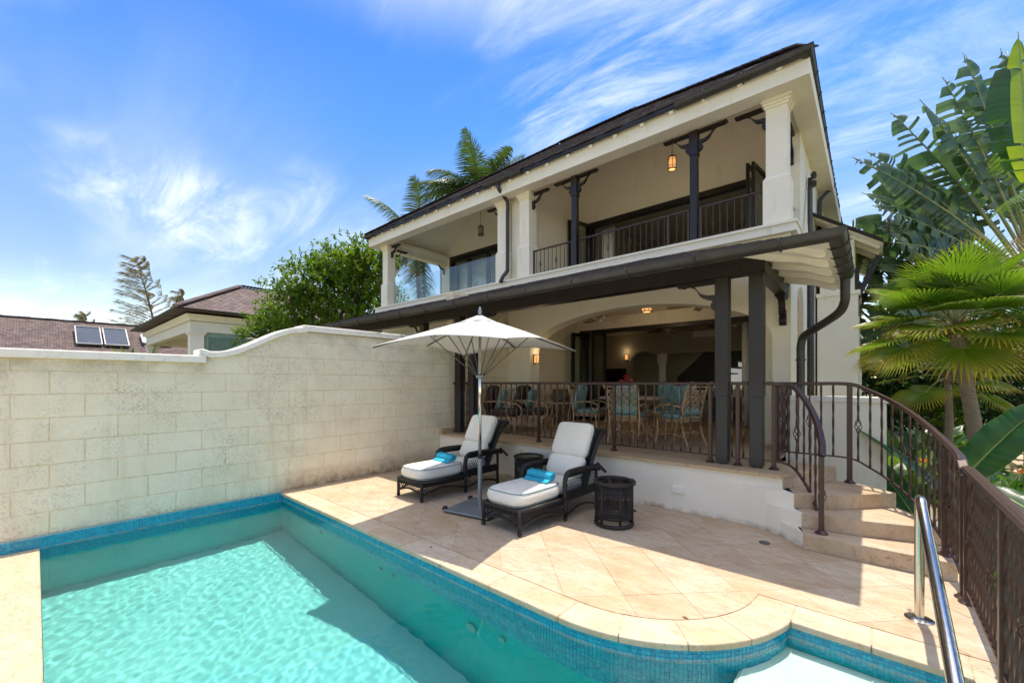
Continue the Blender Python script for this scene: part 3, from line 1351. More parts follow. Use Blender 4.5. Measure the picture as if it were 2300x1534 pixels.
def door_panel(p0, p1, z0, z1, par, st=.075, nm='door_panel', g=True):
    """a framed glass leaf standing between two plan points"""
    p0, p1 = Vector((*p0, 0)), Vector((*p1, 0))
    d = (p1 - p0).normalized()
    b = MB()
    zz = Vector((0, 0, 1))
    for q in (p0 + d * st / 2, p1 - d * st / 2):
        b.beam(q + zz * z0, q + zz * z1, st, .045, up=d.cross(zz))
    for z in (z0 + st / 2, z1 - st / 2):
        b.beam(p0 + d * st + zz * z, p1 - d * st + zz * z, .045, st)
    f_ = b.build(nm, door, par)
    if g:
        b = MB()
        b.beam(p0 + d * (st - .005) + zz * (z0 + z1) / 2, p1 - d * (st - .005) + zz * (z0 + z1) / 2, .008, z1 - z0 - 2 * st + .01)
        b.build('pane', GLASS, f_)
    return f_


b = MB()
b.box(OX0 - .01, OX1 + .01, FB - .03, FB + .16, 2.96, 3.061)
b.box(OX0 - .012, OX0 + .10, FB - .03, FB + .16, T, 2.96)
b.box(OX1 - .08, OX1 + .012, FB - .03, FB + .16, T, 2.96)
b.build('door_frame', door, villa)
door_panel((OX0 + .12, FB - .02), (OX0 + .16, FB - .70), T + .01, 2.95, villa)
door_panel((OX0 + .18, FB - .70), (OX0 + .28, FB - .02), T + .01, 2.95, villa)
door_panel((OX0 + .30, FB - .02), (OX0 + .66, FB - .56), T + .01, 2.95, villa)
door_panel((OX0 + .68, FB - .56), (OX0 + .80, FB - .02), T + .01, 2.95, villa)


def curtain(x0, x1, y, z0, z1, folds, par, name='curtain'):
    n = folds * 8
    vs, fs = [], []
    for k in range(n + 1):
        x = x0 + (x1 - x0) * k / n
        dy = .035 * math.sin(k / 8 * 2 * math.pi) + .01 * math.sin(k * 1.7)
        vs += [(x + .012 * math.sin(k * .9), y + dy * 1.3, z0), (x, y + dy, z1)]
    fs = [(2 * k, 2 * k + 2, 2 * k + 3, 2 * k + 1) for k in range(n)]
    b = MB()
    b.add(vs, fs)
    o = b.build(name, CURTAIN, par, smooth=True)
    md = o.modifiers.new('thick', 'SOLIDIFY')
    md.thickness = .006
    return o


cur = thing('curtain', 'pale grey curtain gathered at the right end of the ground floor opening', 'curtain', (-2.1, 10.45, T))
curtain(-2.28, -1.78, 10.42, T + .03, 2.96, 5, cur, 'cloth')

# ---- balcony slab, upper floor walls
b = MB()
b.box(XL - .25, -.90, FY - .10, FB + 5, ZB, ZS)
b.build('balcony_slab', STUCCO, villa)
b = MB()
b.box(XL - .26, -.885, FY - .125, FY + .16, ZS - .028, ZS + .012)
b.box(-1.2, -.884, FY + .161, FB, ZS - .027, ZS + .011)
b.build('slab_edge_moulding', STUCCO, villa)
b = MB()
UX0, UX1 = -6.0, -1.72
b.box(-6.28, UX0, FB, FB + .2, ZS, 8.2)
b.box(UX1, -1.25, FB, FB + .2, ZS, 8.2)
b.box(UX0, UX1, FB + .001, FB + .2, 6.02, 8.2)
b.prism([(FY + .34, ZS), (FB - .001, ZS), (FB - .001, 8.2), (9.9, 8.2), (FY + .34, 6.66)], 'x', -6.70, -6.281)
LX0, LX1 = -11.85, -8.0
b.box(-12.35, LX0, FB, FB + .2, ZS, 8.2)
b.box(LX1, -6.701, FB, FB + .2, ZS, 8.2)
b.box(LX0, LX1, FB + .001, FB + .2, 6.22, 8.2)
b.build('upper_wall', STUCCO, villa)
b = MB()
b.box(-6.63, -6.35, FY + .14, FY + .339, ZS, ZE + .1)
b.build('party_wall_end', STUCCO, villa)
# rooms behind the upper doors
b = MB()
b.box(-6.28, -6.2, FB + .2, 14.5, ZS, 6.6)
b.box(-6.28, -1.25, 14.5, 14.6, ZS, 6.6)
b.box(-6.28, -1.25, FB + .2, 14.6, 6.45, 6.55)
b.box(-12.35, -6.7, 12.6, 12.7, ZS, 6.6)
b.box(-12.35, -6.7, FB + .2, 12.7, 6.45, 6.55)
b.box(-12.45, -12.35, FB, 12.7, ZS, 6.6)
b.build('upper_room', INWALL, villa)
# upper doors
b = MB()
b.box(UX0 - .01, UX1 + .01, FB - .04, FB + .14, 5.9, 6.021)
b.box(UX0 - .012, UX0 + .09, FB - .04, FB + .14, ZS, 5.9)
b.box(UX1 - .09, UX1 + .012, FB - .04, FB + .14, ZS, 5.9)
b.build('door_frame', door, villa)
door_panel((UX0 - .02, FB - .05), (UX0 - .22, FB - .74), ZS + .01, 5.98, villa)
door_panel((UX0 + .10, FB - .04), (UX0 - .06, FB - .72), ZS + .01, 5.94, villa)
door_panel((UX1 - .10, FB - .04), (UX1 - .22, FB - .86), ZS + .01, 5.98, villa)
door_panel((UX1 - .02, FB - .04), (UX1 - .12, FB - .86), ZS + .01, 5.98, villa)
curtain(UX0 + .22, UX0 + .62, FB + .3, ZS + .02, 5.88, 4, villa)
b = MB()
b.box(LX0 - .01, LX1 + .01, FB - .04, FB + .14, 6.1, 6.221)
b.box(LX0 - .012, LX0 + .10, FB - .04, FB + .14, ZS, 6.1)
b.box(LX1 - .1, LX1 + .012, FB - .04, FB + .14, ZS, 6.1)
b.build('door_frame', door, villa)
for k in range(4):
    w_ = (LX1 - LX0 - .2) / 4
    x = LX0 + .1 + k * w_
    door_panel((x + .005, FB + .02), (x + w_ - .005, FB + .02), ZS + .01, 6.09, villa, .09)
curtain(LX0 + .2, LX1 - .2, FB + .28, ZS + .02, 6.05, 14, villa)

# ---- columns of the upper storey


def column(x0, w=.285, y0=FY):
    b = MB()
    x1 = x0 + w
    m_ = .035
    b.box(x0 - m_, x1 + m_, y0 - m_, y0 + w + m_, ZS + .012, ZS + .72)
    # chamfered shoulder
    z0, z1 = ZS + .72, ZS + .77
    vs = [(x0 - m_, y0 - m_, z0), (x1 + m_, y0 - m_, z0), (x1 + m_, y0 + w + m_, z0), (x0 - m_, y0 + w + m_, z0), (x0, y0, z1), (x1, y0, z1), (x1, y0 + w, z1), (x0, y0 + w, z1)]
    b.add(vs, [(0, 1, 5, 4), (1, 2, 6, 5), (2, 3, 7, 6), (3, 0, 4, 7)])
    b.box(x0, x1, y0, y0 + w, ZS + .76, ZE - .10)
    for e, za, zb in ((.018, ZE - .13, ZE - .085), (.038, ZE - .085, ZE - .045), (.06, ZE - .045, ZE + .002)):
        b.box(x0 - e, x1 + e, y0 - e, y0 + w + e, za, zb)
    return b.build('column', STUCCO, villa)


for x0 in (-1.307, -6.285, -6.975, -12.02):
    column(x0)

# ---- upper beam and cornice, running left end, front, right side
pth = [(XL, 15.0), (XL, FY), (-1.02, FY), (-1.02, 15.0)]
pth = pth[::-1]
prof = [(-.30, ZE + .001), (.0, ZE), (.0, ZE + .10), (.022, ZE + .105), (.022, ZE + .14), (.05, ZE + .17), (.10, ZE + .215), (.125, ZE + .22), (.125, ZE + .262), (.145, ZE + .27), (.145, ZE + .30), (-.30, ZE + .302)]
b = sweep(pth, [(-o, z) for o, z in prof])
# make sure the profile points outward on this path direction
b = sweep([(XL, 15.0), (XL, FY), (-1.02, FY), (-1.02, 15.0)], [(-o, z) for o, z in prof])
cx_ = sum(p[1] for p in b.v) / len(b.v)
if min(p[1] for p in b.v) > FY - .1:
    b = sweep([(XL, 15.0), (XL, FY), (-1.02, FY), (-1.02, 15.0)], prof)
b.build('cornice', STUCCO, villa)

# ---- main roof: hipped
EX0, EX1, EY0, EY1, EZ, PT = XL - .36, -.74, 7.10, 16.1, 6.315, .72
RY = (EY0 + EY1) / 2
RZ = EZ + PT * (RY - EY0)
rx0, rx1 = EX0 + (RY - EY0), EX1 - (RY - EY0)
b = MB()
vs = [(EX0, EY0, EZ), (EX1, EY0, EZ), (EX1 - .06, EY1, EZ), (EX0, EY1, EZ), (rx0, RY, RZ), (rx1, RY, RZ)]
vs2 = [(x, y, z - .07) for x, y, z in vs]
b.add(vs + vs2, [(0, 1, 5, 4), (1, 2, 5), (2, 3, 4, 5), (3, 0, 4), (7, 6, 10, 11), (8, 7, 11), (9, 8, 11, 10), (6, 9, 10), (0, 6, 7, 1), (1, 7, 8, 2), (2, 8, 9, 3), (3, 9, 6, 0)])
roof = b.build('roof', simple('roof_deck', (.03, .022, .02), .9), villa)
# white boards under the roof (ceiling of the upper loggia and soffit)
b = MB()
vs3 = [(x, y, z - .085) for x, y, z in ((EX0 + .16, EY0 + .16, EZ + .05), (EX1 - .16, EY0 + .16, EZ + .05), (EX1 - .2, EY1 - .16, EZ + .05), (EX0 + .16, EY1 - .16, EZ + .05), (rx0, RY, RZ - .03), (rx1, RY, RZ - .03))]
b.add(vs3, [(0, 1, 5, 4), (1, 2, 5), (2, 3, 4, 5), (3, 0, 4)])
b.build('ceiling_boards', CEIL, roof)
# shingle courses on the front, left and right slopes
b = MB()


def shingle_slope(p0, p1, inward, n_rows, hip0, hip1):
    """p0->p1 eave line; inward = unit plan vector up the slope"""
    p0, p1 = Vector(p0), Vector(p1)
    d = (p1 - p0).normalized()
    Lr = (p1 - p0).length
    stp = .135
    for r in range(n_rows):
        s0 = r * stp - .03
        a0, a1 = (s0 + .27) * hip0, Lr - (s0 + .27) * hip1
        x = a0 - random.uniform(0, .15)
        while x < a1:
            w_ = random.uniform(.10, .2)
            xa, xb = max(x, a0) + .002, min(x + w_, a1) - .002
            if xb - xa > .02:
                j = random.uniform(-.015, .015)
                th_ = random.uniform(.014, .026)
                def P(u, s_, h):
                    q = p0 + d * u + inward * s_
                    return (q.x, q.y, EZ_ + PT_ * s_ + h)
                lo = s0 + j
                hi_ = s0 + .27
                b.add([P(xa, lo, .012), P(xb, lo, .012), P(xb, hi_, .0), P(xa, hi_, .0), P(xa, lo, .012 + th_), P(xb, lo, .012 + th_), P(xb, hi_, .016), P(xa, hi_, .016)],
                      [(0, 1, 5, 4), (4, 5, 6, 7), (1, 2, 6, 5), (3, 0, 4, 7)])
            x += w_


EZ_, PT_ = EZ, PT
shingle_slope((EX0, EY0, 0), (EX1, EY0, 0), Vector((0, 1, 0)), 31, 1, 1)
shingle_slope((EX0, EY1, 0), (EX0, EY0, 0), Vector((1, 0, 0)), 6, 1, 1)
shingle_slope((EX1, EY0, 0), (EX1, EY1, 0), Vector((-1, 0, 0)), 6, 1, 1)
b.build('shingle_courses', SHINGLE, roof, kind='stuff')
# hip and ridge caps
b = MB()
for k in range(20):
    xa = rx0 + (rx1 - rx0) * k / 20
    b.beam((xa, RY, RZ + .01), (xa + (rx1 - rx0) / 20 * 1.1, RY, RZ + .02), .3, .02)
for k in range(26):
    s0 = k * .17
    b.beam(Vector((EX1 - s0, EY0 + s0, EZ + PT * s0 + .012)), Vector((EX1 - s0 - .2, EY0 + s0 + .2, EZ + PT * (s0 + .2) + .02)), .34, .02)
for k in range(26):
    s0 = k * .17
    p = Vector((EX0 + s0, EY0 + s0, EZ + PT * s0 + .012))
    q = Vector((EX0 + s0 + .2, EY0 + s0 + .2, EZ + PT * (s0 + .2) + .02))
    b.beam(p, q, .34, .02)
b.build('hip_cap', SHINGLE, roof, kind='stuff')
# rafter tails under the eave
tail = MB()
tail.prism([(7.14, 6.175), (7.12, 6.20), (7.12, 6.225), (7.40, 6.27), (7.40, 6.20)], 'x', -.035, .035)
x = -12.0
first = None
while x < -1.05:
    if first is None:
        tl = MB()
        tl.v = [(p[0] + x, p[1], p[2]) for p in tail.v]
        tl.f = list(tail.f)
        tl.fix = True
        first = tl.build('rafter_tail', WHITE, villa)
        fx = x
    else:
        c_ = first.copy()
        c_.location = (x - fx, 0, 0)
        COL.objects.link(c_)
    x += .52
# drip edge along the middle of the eave
b = MB()
b.box(EX0, EX1 - .9, EY0 - .012, EY0 + .02, EZ - .085, EZ - .0)
b.build('eave_board', BLACKW, villa)


def gutter(path, z, r, name='gutter', rings=(), par=villa):
    prof = [(o, z + h) for o, h in gutter_prof(r)]
    b = sweep(path, prof)
    g = b.build(name, COPPER, par, smooth=True, auto=40)
    return g


def gutter_clip(p, d, z, r, par):
    """strap ring round a gutter; d = direction of the run"""
    d = Vector(d).normalized()
    nrm = Vector((d.y, -d.x, 0))
    b = MB()
    pts = [Vector(p) + nrm * (r + .006) * math.cos(a) + Vector((0, 0, z + (r + .006) * math.sin(a))) for a in [math.pi + math.pi * k / 10 for k in range(11)]]
    b.tube(pts, .011, 6)
    return b.build('gutter_strap', COPPER, par, smooth=True)


# upper gutters: short run at the party line, corner run on the right, left end
GR = .085
gy_ = 7.10
g1 = gutter([(-2.55, gy_), (-.755, gy_), (-.83, 15.9)], EZ - .04, GR)
for x in (-2.1, -1.55):
    gutter_clip((x, gy_, 0), (1, 0, 0), EZ - .04, GR, g1)
for y in (7.7, 8.3, 8.9, 9.5, 10.2, 11, 12, 13):
    gutter_clip((-.755 - (y - 7.1) * .0063, y, 0), (0, 1, 0), EZ - .04, GR, g1)
g2 = gutter([(-7.05, gy_), (-5.9, gy_)], EZ - .02, GR)
g3 = gutter([(EX0 + .05, 12.5), (EX0 + .05, gy_ + .02), (EX0 + .45, gy_ + .02)], EZ - .02, GR)


def pipe(pts, r, name, par, n=10, k=5):
    b = MB()
    b.tube(bez(pts, k), r, n)
    return b.build(name, COPPER, par, smooth=True)


# downpipe at the party line
pipe([(-6.62, 7.12, 6.26), (-6.62, 7.13, 6.12), (-6.60, 7.30, 5.98), (-6.60, 7.42, 5.86), (-6.60, 7.42, 5.5), (-6.60, 7.42, 4.4), (-6.60, 7.40, 4.25), (-6.66, 7.33, 4.12), (-6.70, 7.28, 3.98)], .045, 'downpipe', villa)
# downpipe on the right side
pipe([(-.755, 12.2, 6.25), (-.76, 12.15, 6.1), (-.90, 11.6, 5.75), (-.94, 11.5, 5.5), (-.94, 11.5, 4.0)], .045, 'downpipe', villa)
pipe([(-.94, 9.6, 5.3), (-.9, 9.2, 4.5), (-.86, 9.0, 4.1)], .04, 'downpipe', villa)

# ---- brackets, posts, beams


def bracket_poly(Lb, Hb, th=.055):
    """S-curved timber bracket: from the post at (0,0) down Hb, out along the beam Lb; (u, w): u out, w down negative"""
    top = bez([(.0, -Hb, 0), (.05, -Hb + .02, 0), (.075, -Hb * .80, 0), (.055, -Hb * .66, 0), (.12, -Hb * .60, 0), (Lb * .42, -Hb * .5, 0), (Lb * .56, -Hb * .25, 0), (Lb * .76, -Hb * .12, 0), (Lb * .90, -Hb * .16, 0), (Lb * .985, -Hb * .10, 0), (Lb, -.028, 0)], 4)
    inner = bez([(Lb * .93, -.028, 0), (Lb * .80, -.035, 0), (Lb * .62, -Hb * .13, 0), (Lb * .46, -Hb * .36, 0), (.12, -Hb * .46, 0), (.04, -Hb * .48, 0)], 4)
    return [(p.x, p.y) for p in top], [(p.x, p.y) for p in inner]


def bracket(x, y, z, sx, Lb, Hb, par, axis='x', th=.055, mat=None):
    """sx = +1/-1 reach direction along the axis"""
    o, i = bracket_poly(Lb, Hb)
    b = MB()

    def P(u, w, t_):
        if axis == 'x':
            return (x + sx * u, y + t_, z + w)
        return (x + t_, y + sx * u, z + w)
    poly = o + i + [(0, -Hb * .48)]
    n = len(poly)
    # triangulated side faces come from an n-gon
    vs = [P(u, w, -th / 2) for u, w in poly] + [P(u, w, th / 2) for u, w in poly]
    fs = [tuple(range(n)), tuple(range(2 * n - 1, n - 1, -1))] + [(k, (k + 1) % n, n + (k + 1) % n, n + k) for k in range(n)]
    b.add(vs, fs)
    # horizontal arm under the beam
    for u0, u1, w0, w1, tt in ((0, Lb + .04, -.028, -.002, th * 1.5), (0, Lb + .02, -.05, -.028, th * 1.2)):
        vs = [P(u, w, q) for q in (-tt / 2, tt / 2) for u, w in ((u0, w0), (u1, w0), (u1, w1), (u0, w1))]
        b.add(vs, [(0, 1, 2, 3), (7, 6, 5, 4), (0, 4, 5, 1), (1, 5, 6, 2), (2, 6, 7, 3), (3, 7, 4, 0)])
    b.fix = True
    return b.build('bracket', mat or WOOD, par)


# upper posts
for x0 in (-4.88, -2.46):
    b = MB()
    b.cbox(x0, x0 + .12, FY + .03, FY + .15, ZS + .012, ZE, .006)
    b.cbox(x0 - .012, x0 + .132, FY + .018, FY + .162, ZE - .42, ZE + .0, .005)
    p_ = b.build('post', WOOD, villa)
    bracket(x0 - .01, FY + .09, ZE, -1, .42, .36, p_)
    bracket(x0 + .13, FY + .09, ZE, 1, .42, .36, p_)
bracket(-6.0, FY + .14, ZE, 1, .42, .36, villa)
bracket(-1.31, FY + .14, ZE, -1, .42, .36, villa)
bracket(-6.975, FY + .14, ZE, -1, .42, .36, villa)
bracket(-11.73, FY + .14, ZE, 1, .42, .36, villa)
bracket(-11.88, FY + .29, ZE, 1, .5, .42, villa, 'y')
bracket(-12.2, FB - .0, ZE + .1, -1, .5, .42, villa, 'y')
bracket(-1.12, 8.75, ZE, -1, .4, .55, villa, 'y')

# lower beam, posts
b = MB()
b.cbox(XL, -1.0, 5.60, 5.78, 2.92, 3.12, .006)
b.build('porch_beam', WOOD, villa)
b = MB()
b.cbox(-1.15, -1.005, 5.781, FY, 2.92, 3.119, .006)
b.cbox(-1.16, -.995, 5.781, FY, 3.06, 3.125, .004)
b.build('porch_beam', WOOD, villa)
posts = []
for x0 in (-1.54, -1.165, -6.40, -6.02):
    b = MB()
    b.cbox(x0, x0 + .14, 5.60, 5.74, T + .018, 2.92, .007)
    b.cbox(x0 - .006, x0 + .146, 5.594, 5.746, 1.45, 2.919, .004)
    posts.append(b.build('post', WOODW, villa))
    b = MB()
    b.lathe([(.018, T - .002), (.018, T + .03)], (x0 + .07, 5.67, 0), 8)
    b.build('post_pin', simple('pin_steel', (.35, .33, .3), .4, metal=.8), posts[-1])
bracket(-1.54, 5.695, 2.92, -1, .46, .40, villa)
bracket(-5.88, 5.695, 2.92, 1, .46, .40, villa)
bracket(-1.078, FY - .001, 2.92, -1, .26, .44, villa, 'y', .09)
# neighbour's half: bracket post above the boundary wall
b = MB()
b.cbox(-7.6, -7.44, 5.62, 5.77, -.3, 2.92, .006)
p_ = b.build('post', WOOD, villa)
bracket(-7.6, 5.695, 2.92, -1, .4, .36, p_)

# ---- porch roof: front plane, hipped right plane
PX0, PX1_, PY0, PZ0, PP = XL - .15, -.32, 4.74, 2.985, .327
PYT = FY - .10
PZT = PZ0 + PP * (PYT - PY0)
hx = PX1_ - (PYT - PY0)
b = MB()
vs = [(PX0, PY0, PZ0), (PX1_, PY0, PZ0), (PX1_, PYT, PZ0), (hx, PYT, PZT), (PX0, PYT, PZT)]
vs2 = [(x, y, z - .05) for x, y, z in vs]
b.add(vs + vs2, [(0, 1, 3, 4), (1, 2, 3), (6, 5, 9, 8), (7, 6, 8), (0, 5, 6, 1), (1, 6, 7, 2), (0, 4, 9, 5), (2, 7, 8, 3)])
proof = b.build('porch_roof', MATS['roof_deck'], villa)
b = MB()
e = .04
vs = [(PX0, PY0 + e, PZ0 - .06), (PX1_ - e, PY0 + e, PZ0 - .06), (PX1_ - e, PYT, PZ0 - .06), (hx, PYT, PZT - .06), (PX0, PYT, PZT - .06)]
b.add(vs, [(4, 3, 1, 0), (3, 2, 1)])
b.add([(x, y, z - .02) for x, y, z in vs], [(4, 3, 1, 0), (3, 2, 1)])
b.build('soffit_boards', WHITE, proof)
b = MB()
EZ_, PT_ = PZ0, PP
shingle_slope((PX0, PY0, 0), (PX1_, PY0, 0), Vector((0, 1, 0)), 19, 0, 1)
shingle_slope((PX1_, PY0, 0), (PX1_, PYT, 0), Vector((-1, 0, 0)), 8, 1, 0)
b.build('shingle_courses', SHINGLE, proof, kind='stuff')
# rafters with rounded tails: front and right


def rafter(px0, py0, dx, dy, L_, z0, par):
    """rounded-tail rafter lying under the soffit; (dx,dy) plan direction up the slope"""
    n = 8
    prof = []
    hgt = .085
    for k in range(n + 1):
        a = math.pi / 2 + math.pi * k / n
        prof.append((.03 + .045 * math.cos(a), -.045 + .045 * math.sin(a)))
    prof += [(.12, -.082), (.24, -.062), (.36, -.072), (.5, -.082), (L_, -.082), (L_, 0)]
    prof = [(u, w) for u, w in prof]
    b = MB()
    sx, sy = -dy, dx
    vs = []
    for q in (-.035, .035):
        for u, w in prof:
            vs.append((px0 + dx * u + sx * q, py0 + dy * u + sy * q, z0 + PP * u + w))
    m_ = len(prof)
    b.add(vs, [tuple(range(m_)), tuple(range(2 * m_ - 1, m_ - 1, -1))] + [(k, (k + 1) % m_, m_ + (k + 1) % m_, m_ + k) for k in range(m_)])
    b.fix = True
    return b.build('rafter', WHITE, par)


x = -11.9
while x < -.6:
    rafter(x, PY0 + .5, 0, 1, 2.4 if x < -2.9 else min(2.4, max(.6, -x - .3)), PZ0 + .125, proof)
    x += .50
for y in (5.15, 5.62, 6.09, 6.56, 7.03):
    rafter(PX1_ - .10, y, -1, 0, min(.85, y - 4.5), PZ0 - .05, proof)

LG = .088
lg = gutter([(PX0, 4.755), (-.315, 4.755), (-.315, 6.75)], PZ0 + .0, LG)
for k in range(16):
    gutter_clip((-11.6 + k * .78 - .05, 4.755, 0), (1, 0, 0), PZ0, LG, lg)
for y in (5.05, 5.45, 5.85, 6.25):
    gutter_clip((-.315, y, 0), (0, 1, 0), PZ0, LG, lg)
b = MB()   # stop end
b.lathe([(0, 0), (.08, 0), (.08, .004), (0, .004)], (0, 0, 0), 14)
b.v = [(-.315 + p[0], 6.75 + p[2], PZ0 - .0 + min(0, p[1])) for p in b.v]
b.build('gutter_end', COPPER, lg)
pipe([(-.31, 6.62, 2.92), (-.31, 6.64, 2.76), (-.32, 6.68, 2.62), (-.40, 6.82, 2.50), (-.70, 7.10, 2.33), (-.80, 7.2, 2.26), (-.83, 7.22, 2.12), (-.83, 7.22, 1.9), (-.83, 7.22, .45)], .052, 'downpipe', villa)
b = MB()
b.lathe([(.058, 0), (.064, .006), (.064, .02), (.058, .026)], (-.83, 7.22, 1.93), 14)
b.build('pipe_collar', COPPER, villa, smooth=True, auto=30)
b = MB()
b.tube([(-.93, 9.6, 3.86), (-.93, 9.6, .0)], .06, 10)
b.build('downpipe', COPPER, villa, smooth=True)

# ---- upper balcony railing


def basket(b, c, h=.16, r=.028, th=.0045, turns=1.0, n=4):
    for k in range(n):
        pts = []
        for i in range(9):
            s_ = i / 8
            a = 2 * math.pi * (k / n + turns * s_ * .6)
            q = r * math.sin(math.pi * s_) + .004
            pts.append((c[0] + q * math.cos(a), c[1] + q * math.sin(a), c[2] + (s_ - .5) * h))
        b.tube(pts, th, 4, caps=False)


def straight_rail(name, par, p0, p1, z0, z1, n_bal, post_at=(), basket_every=0, rail=(.05, .03), bal=.007, base=False, zrail=.05):
    """level run of railing between plan points"""
    p0, p1 = Vector((*p0, 0)), Vector((*p1, 0))
    d = (p1 - p0)
    out = []
    b = MB()
    zz = Vector((0, 0, 1))
    b.beam(p0 + zz * (z1 - rail[1] / 2), p1 + zz * (z1 - rail[1] / 2), rail[0], rail[1])
    b.build('top_rail', BRONZE, par, bevel=.004)
    b = MB()
    b.beam(p0 + zz * (z0 + zrail), p1 + zz * (z0 + zrail), .025, .018)
    b.build('bottom_rail', BRONZE, par)
    return d


br = thing('balcony_railing', 'bronze iron railing along the upper balcony of the villa', 'railing', (-3.6, 7.57, ZS))


def twisted(b, x, y, z0, z1, w=.0065, turn=22, n_seg=None):
    """square bar twisted about its axis"""
    n = n_seg or max(6, int((z1 - z0) / .018))
    rings = []
    for i in range(n + 1):
        z = z0 + (z1 - z0) * i / n
        a = turn * (z - z0)
        rings.append([(x + w * 1.41 * math.cos(a + math.pi / 2 * q), y + w * 1.41 * math.sin(a + math.pi / 2 * q), z) for q in range(4)])
    vs = [p for r in rings for p in r]
    fs = []
    for i in range(n):
        for q in range(4):
            fs.append((i * 4 + q, i * 4 + (q + 1) % 4, (i + 1) * 4 + (q + 1) % 4, (i + 1) * 4 + q))
    b.add(vs, fs)


ry = FY + .09
zt_ = ZS + .63
for xa, xb in ((-5.98, -4.90), (-4.74, -2.48), (-2.32, -1.33)):
    b = MB()
    b.cbox(xa, xb, ry - .022, ry + .022, zt_ - .03, zt_, .005)
    b.build('top_rail', BRONZE, br)
    b = MB()
    b.box(xa, xb, ry - .012, ry + .012, ZS + .03, ZS + .045)
    b.build('bottom_rail', BRONZE, br)
    nb = int(round((xb - xa) / .112))
    posts_x = [xa + .02, xb - .02] + ([(xa + xb) / 2 - .32, (xa + xb) / 2 + .75] if xb - xa > 2 else [])
    for q in posts_x:
        b = MB()
        b.cbox(q - .02, q + .02, ry - .02, ry + .02, ZS + .012, zt_ - .03, .004)
        b.build('post', BRONZE, br)
    for k in range(1, nb):
        x = xa + (xb - xa) * k / nb
        if min(abs(x - q) for q in posts_x) < .045:
            continue
        b = MB()
        b.tube([(x, ry, ZS + .045), (x, ry, zt_ - .03)], .0075, 6)
        if k % 4 == 2:
            basket(b, (x, ry, ZS + .30), .13, .022)
        b.build('baluster', BRONZE, br)
b = MB()
b.cbox(-1.13, -1.09, FY + .33, 8.74, zt_ - .03, zt_, .004)
b.build('top_rail', BRONZE, br)
for k in range(9):
    b = MB()
    y = FY + .38 + k * .1
    b.tube([(-1.11, y, ZS + .012), (-1.11, y, zt_ - .03)], .0075, 6)
    b.build('baluster', BRONZE, br)
# glass balustrade of the neighbouring balcony
gb = thing('glass_balustrade', 'frameless glass balustrade on the left-hand balcony', 'balustrade', (-9.3, 7.57, ZS))
STEEL = simple('clip_steel', (.45, .45, .44), .35, .1, metal=.9)
gx0, gx1 = -11.66, -7.03
for k in range(3):
    xa = gx0 + (gx1 - gx0) * k / 3
    xb = gx0 + (gx1 - gx0) * (k + 1) / 3
    b = MB()
    b.box(xa + .012, xb - .012, FY + .09, FY + .102, ZS + .03, ZS + .78)
    pn = b.build('pane', GLASS, gb)
    for q in (xa + .3, xb - .3):
        b = MB()
        b.cbox(q - .022, q + .022, FY + .07, FY + .125, ZS + .012, ZS + .12, .004)
        b.build('clip', STEEL, pn)
for k in range(2):
    ya = FY + .36 + k * 1.17
    b = MB()
    b.box(-11.93, -11.918, ya, ya + 1.14, ZS + .03, ZS + .78)
    b.build('pane', GLASS, gb)
# white rafters in the left loggia ceiling
for k in range(5):
    b = MB()
    x = -11.6 + k * 1.0
    b.beam((x, 7.8, 6.42 + .72 * .35 - .12), (x, 10.1, 6.42 + .72 * 2.65 - .12), .07, .12)
    b.build('ceiling_rafter', WHITE, villa)

# ---- rear wing on the right
b = MB()
b.box(-.94, -.27, 11.0, 14.8, -.35, 3.42)
b.box(-.9, -.33, 11.04, 14.8, 3.42, 4.55)
b.build('rear_wing_wall', STUCCO, villa)
b = MB()
b.box(-.96, -.235, 10.97, 14.8, 3.421, 3.50)
b.build('rear_wing_ledge', STUCCO, villa)
b = MB()
vs = [(-1.2, 10.75, 5.27), (.11, 10.75, 4.335), (.11, 15.2, 4.335), (-1.2, 15.2, 5.27)]
b.add(vs + [(x, y, z + .06) for x, y, z in vs], [(3, 2, 1, 0), (4, 5, 6, 7), (0, 1, 5, 4), (1, 2, 6, 5), (2, 3, 7, 6)])
rw = b.build('rear_wing_roof', MATS['roof_deck'], villa)
b = MB()
b.add([(x, y + (.05 if y < 12 else -.05), z - .012) for x, y, z in vs], [(0, 1, 2, 3)])
b.build('soffit_boards', WHITE, rw)
for k in range(7):
    b = MB()
    y = 11.1 + k * .55
    b.beam((-.4, y, 4.64), (.06, y, 4.32), .07, .07)
    b.build('rafter', WHITE, rw)
for y in (11.3, 12.8):
    b = MB()
    b.beam((-.3, y, 3.35), (.05, y, 4.2), .09, .09)
    b.beam((-.29, y, 3.0), (-.29, y, 4.0), .07, .1)
    b.beam((-.25, y, 3.65), (-.05, y, 3.75), .04, .05)
    b.build('strut', BLACKW, rw)

# ---- white awning valance glimpsed over the boundary wall
b = MB()
n = 40
vs, fs = [], []
for k in range(n + 1):
    x = -11.6 + 4.0 * k / n
    vs += [(x, 6.6, 3.05), (x, 6.58, 2.62 + .05 * abs(math.sin(k * .785)))]
fs = [(2 * k, 2 * k + 1, 2 * k + 3, 2 * k + 2) for k in range(n)]
b.add(vs, fs)
b.build('awning_valance', CURTAIN, villa)
b = MB()
b.box(XL, -6.87, FY + .001, FY + .3, -.3, ZB)
b.build('neighbour_wall', STUCCO, villa)
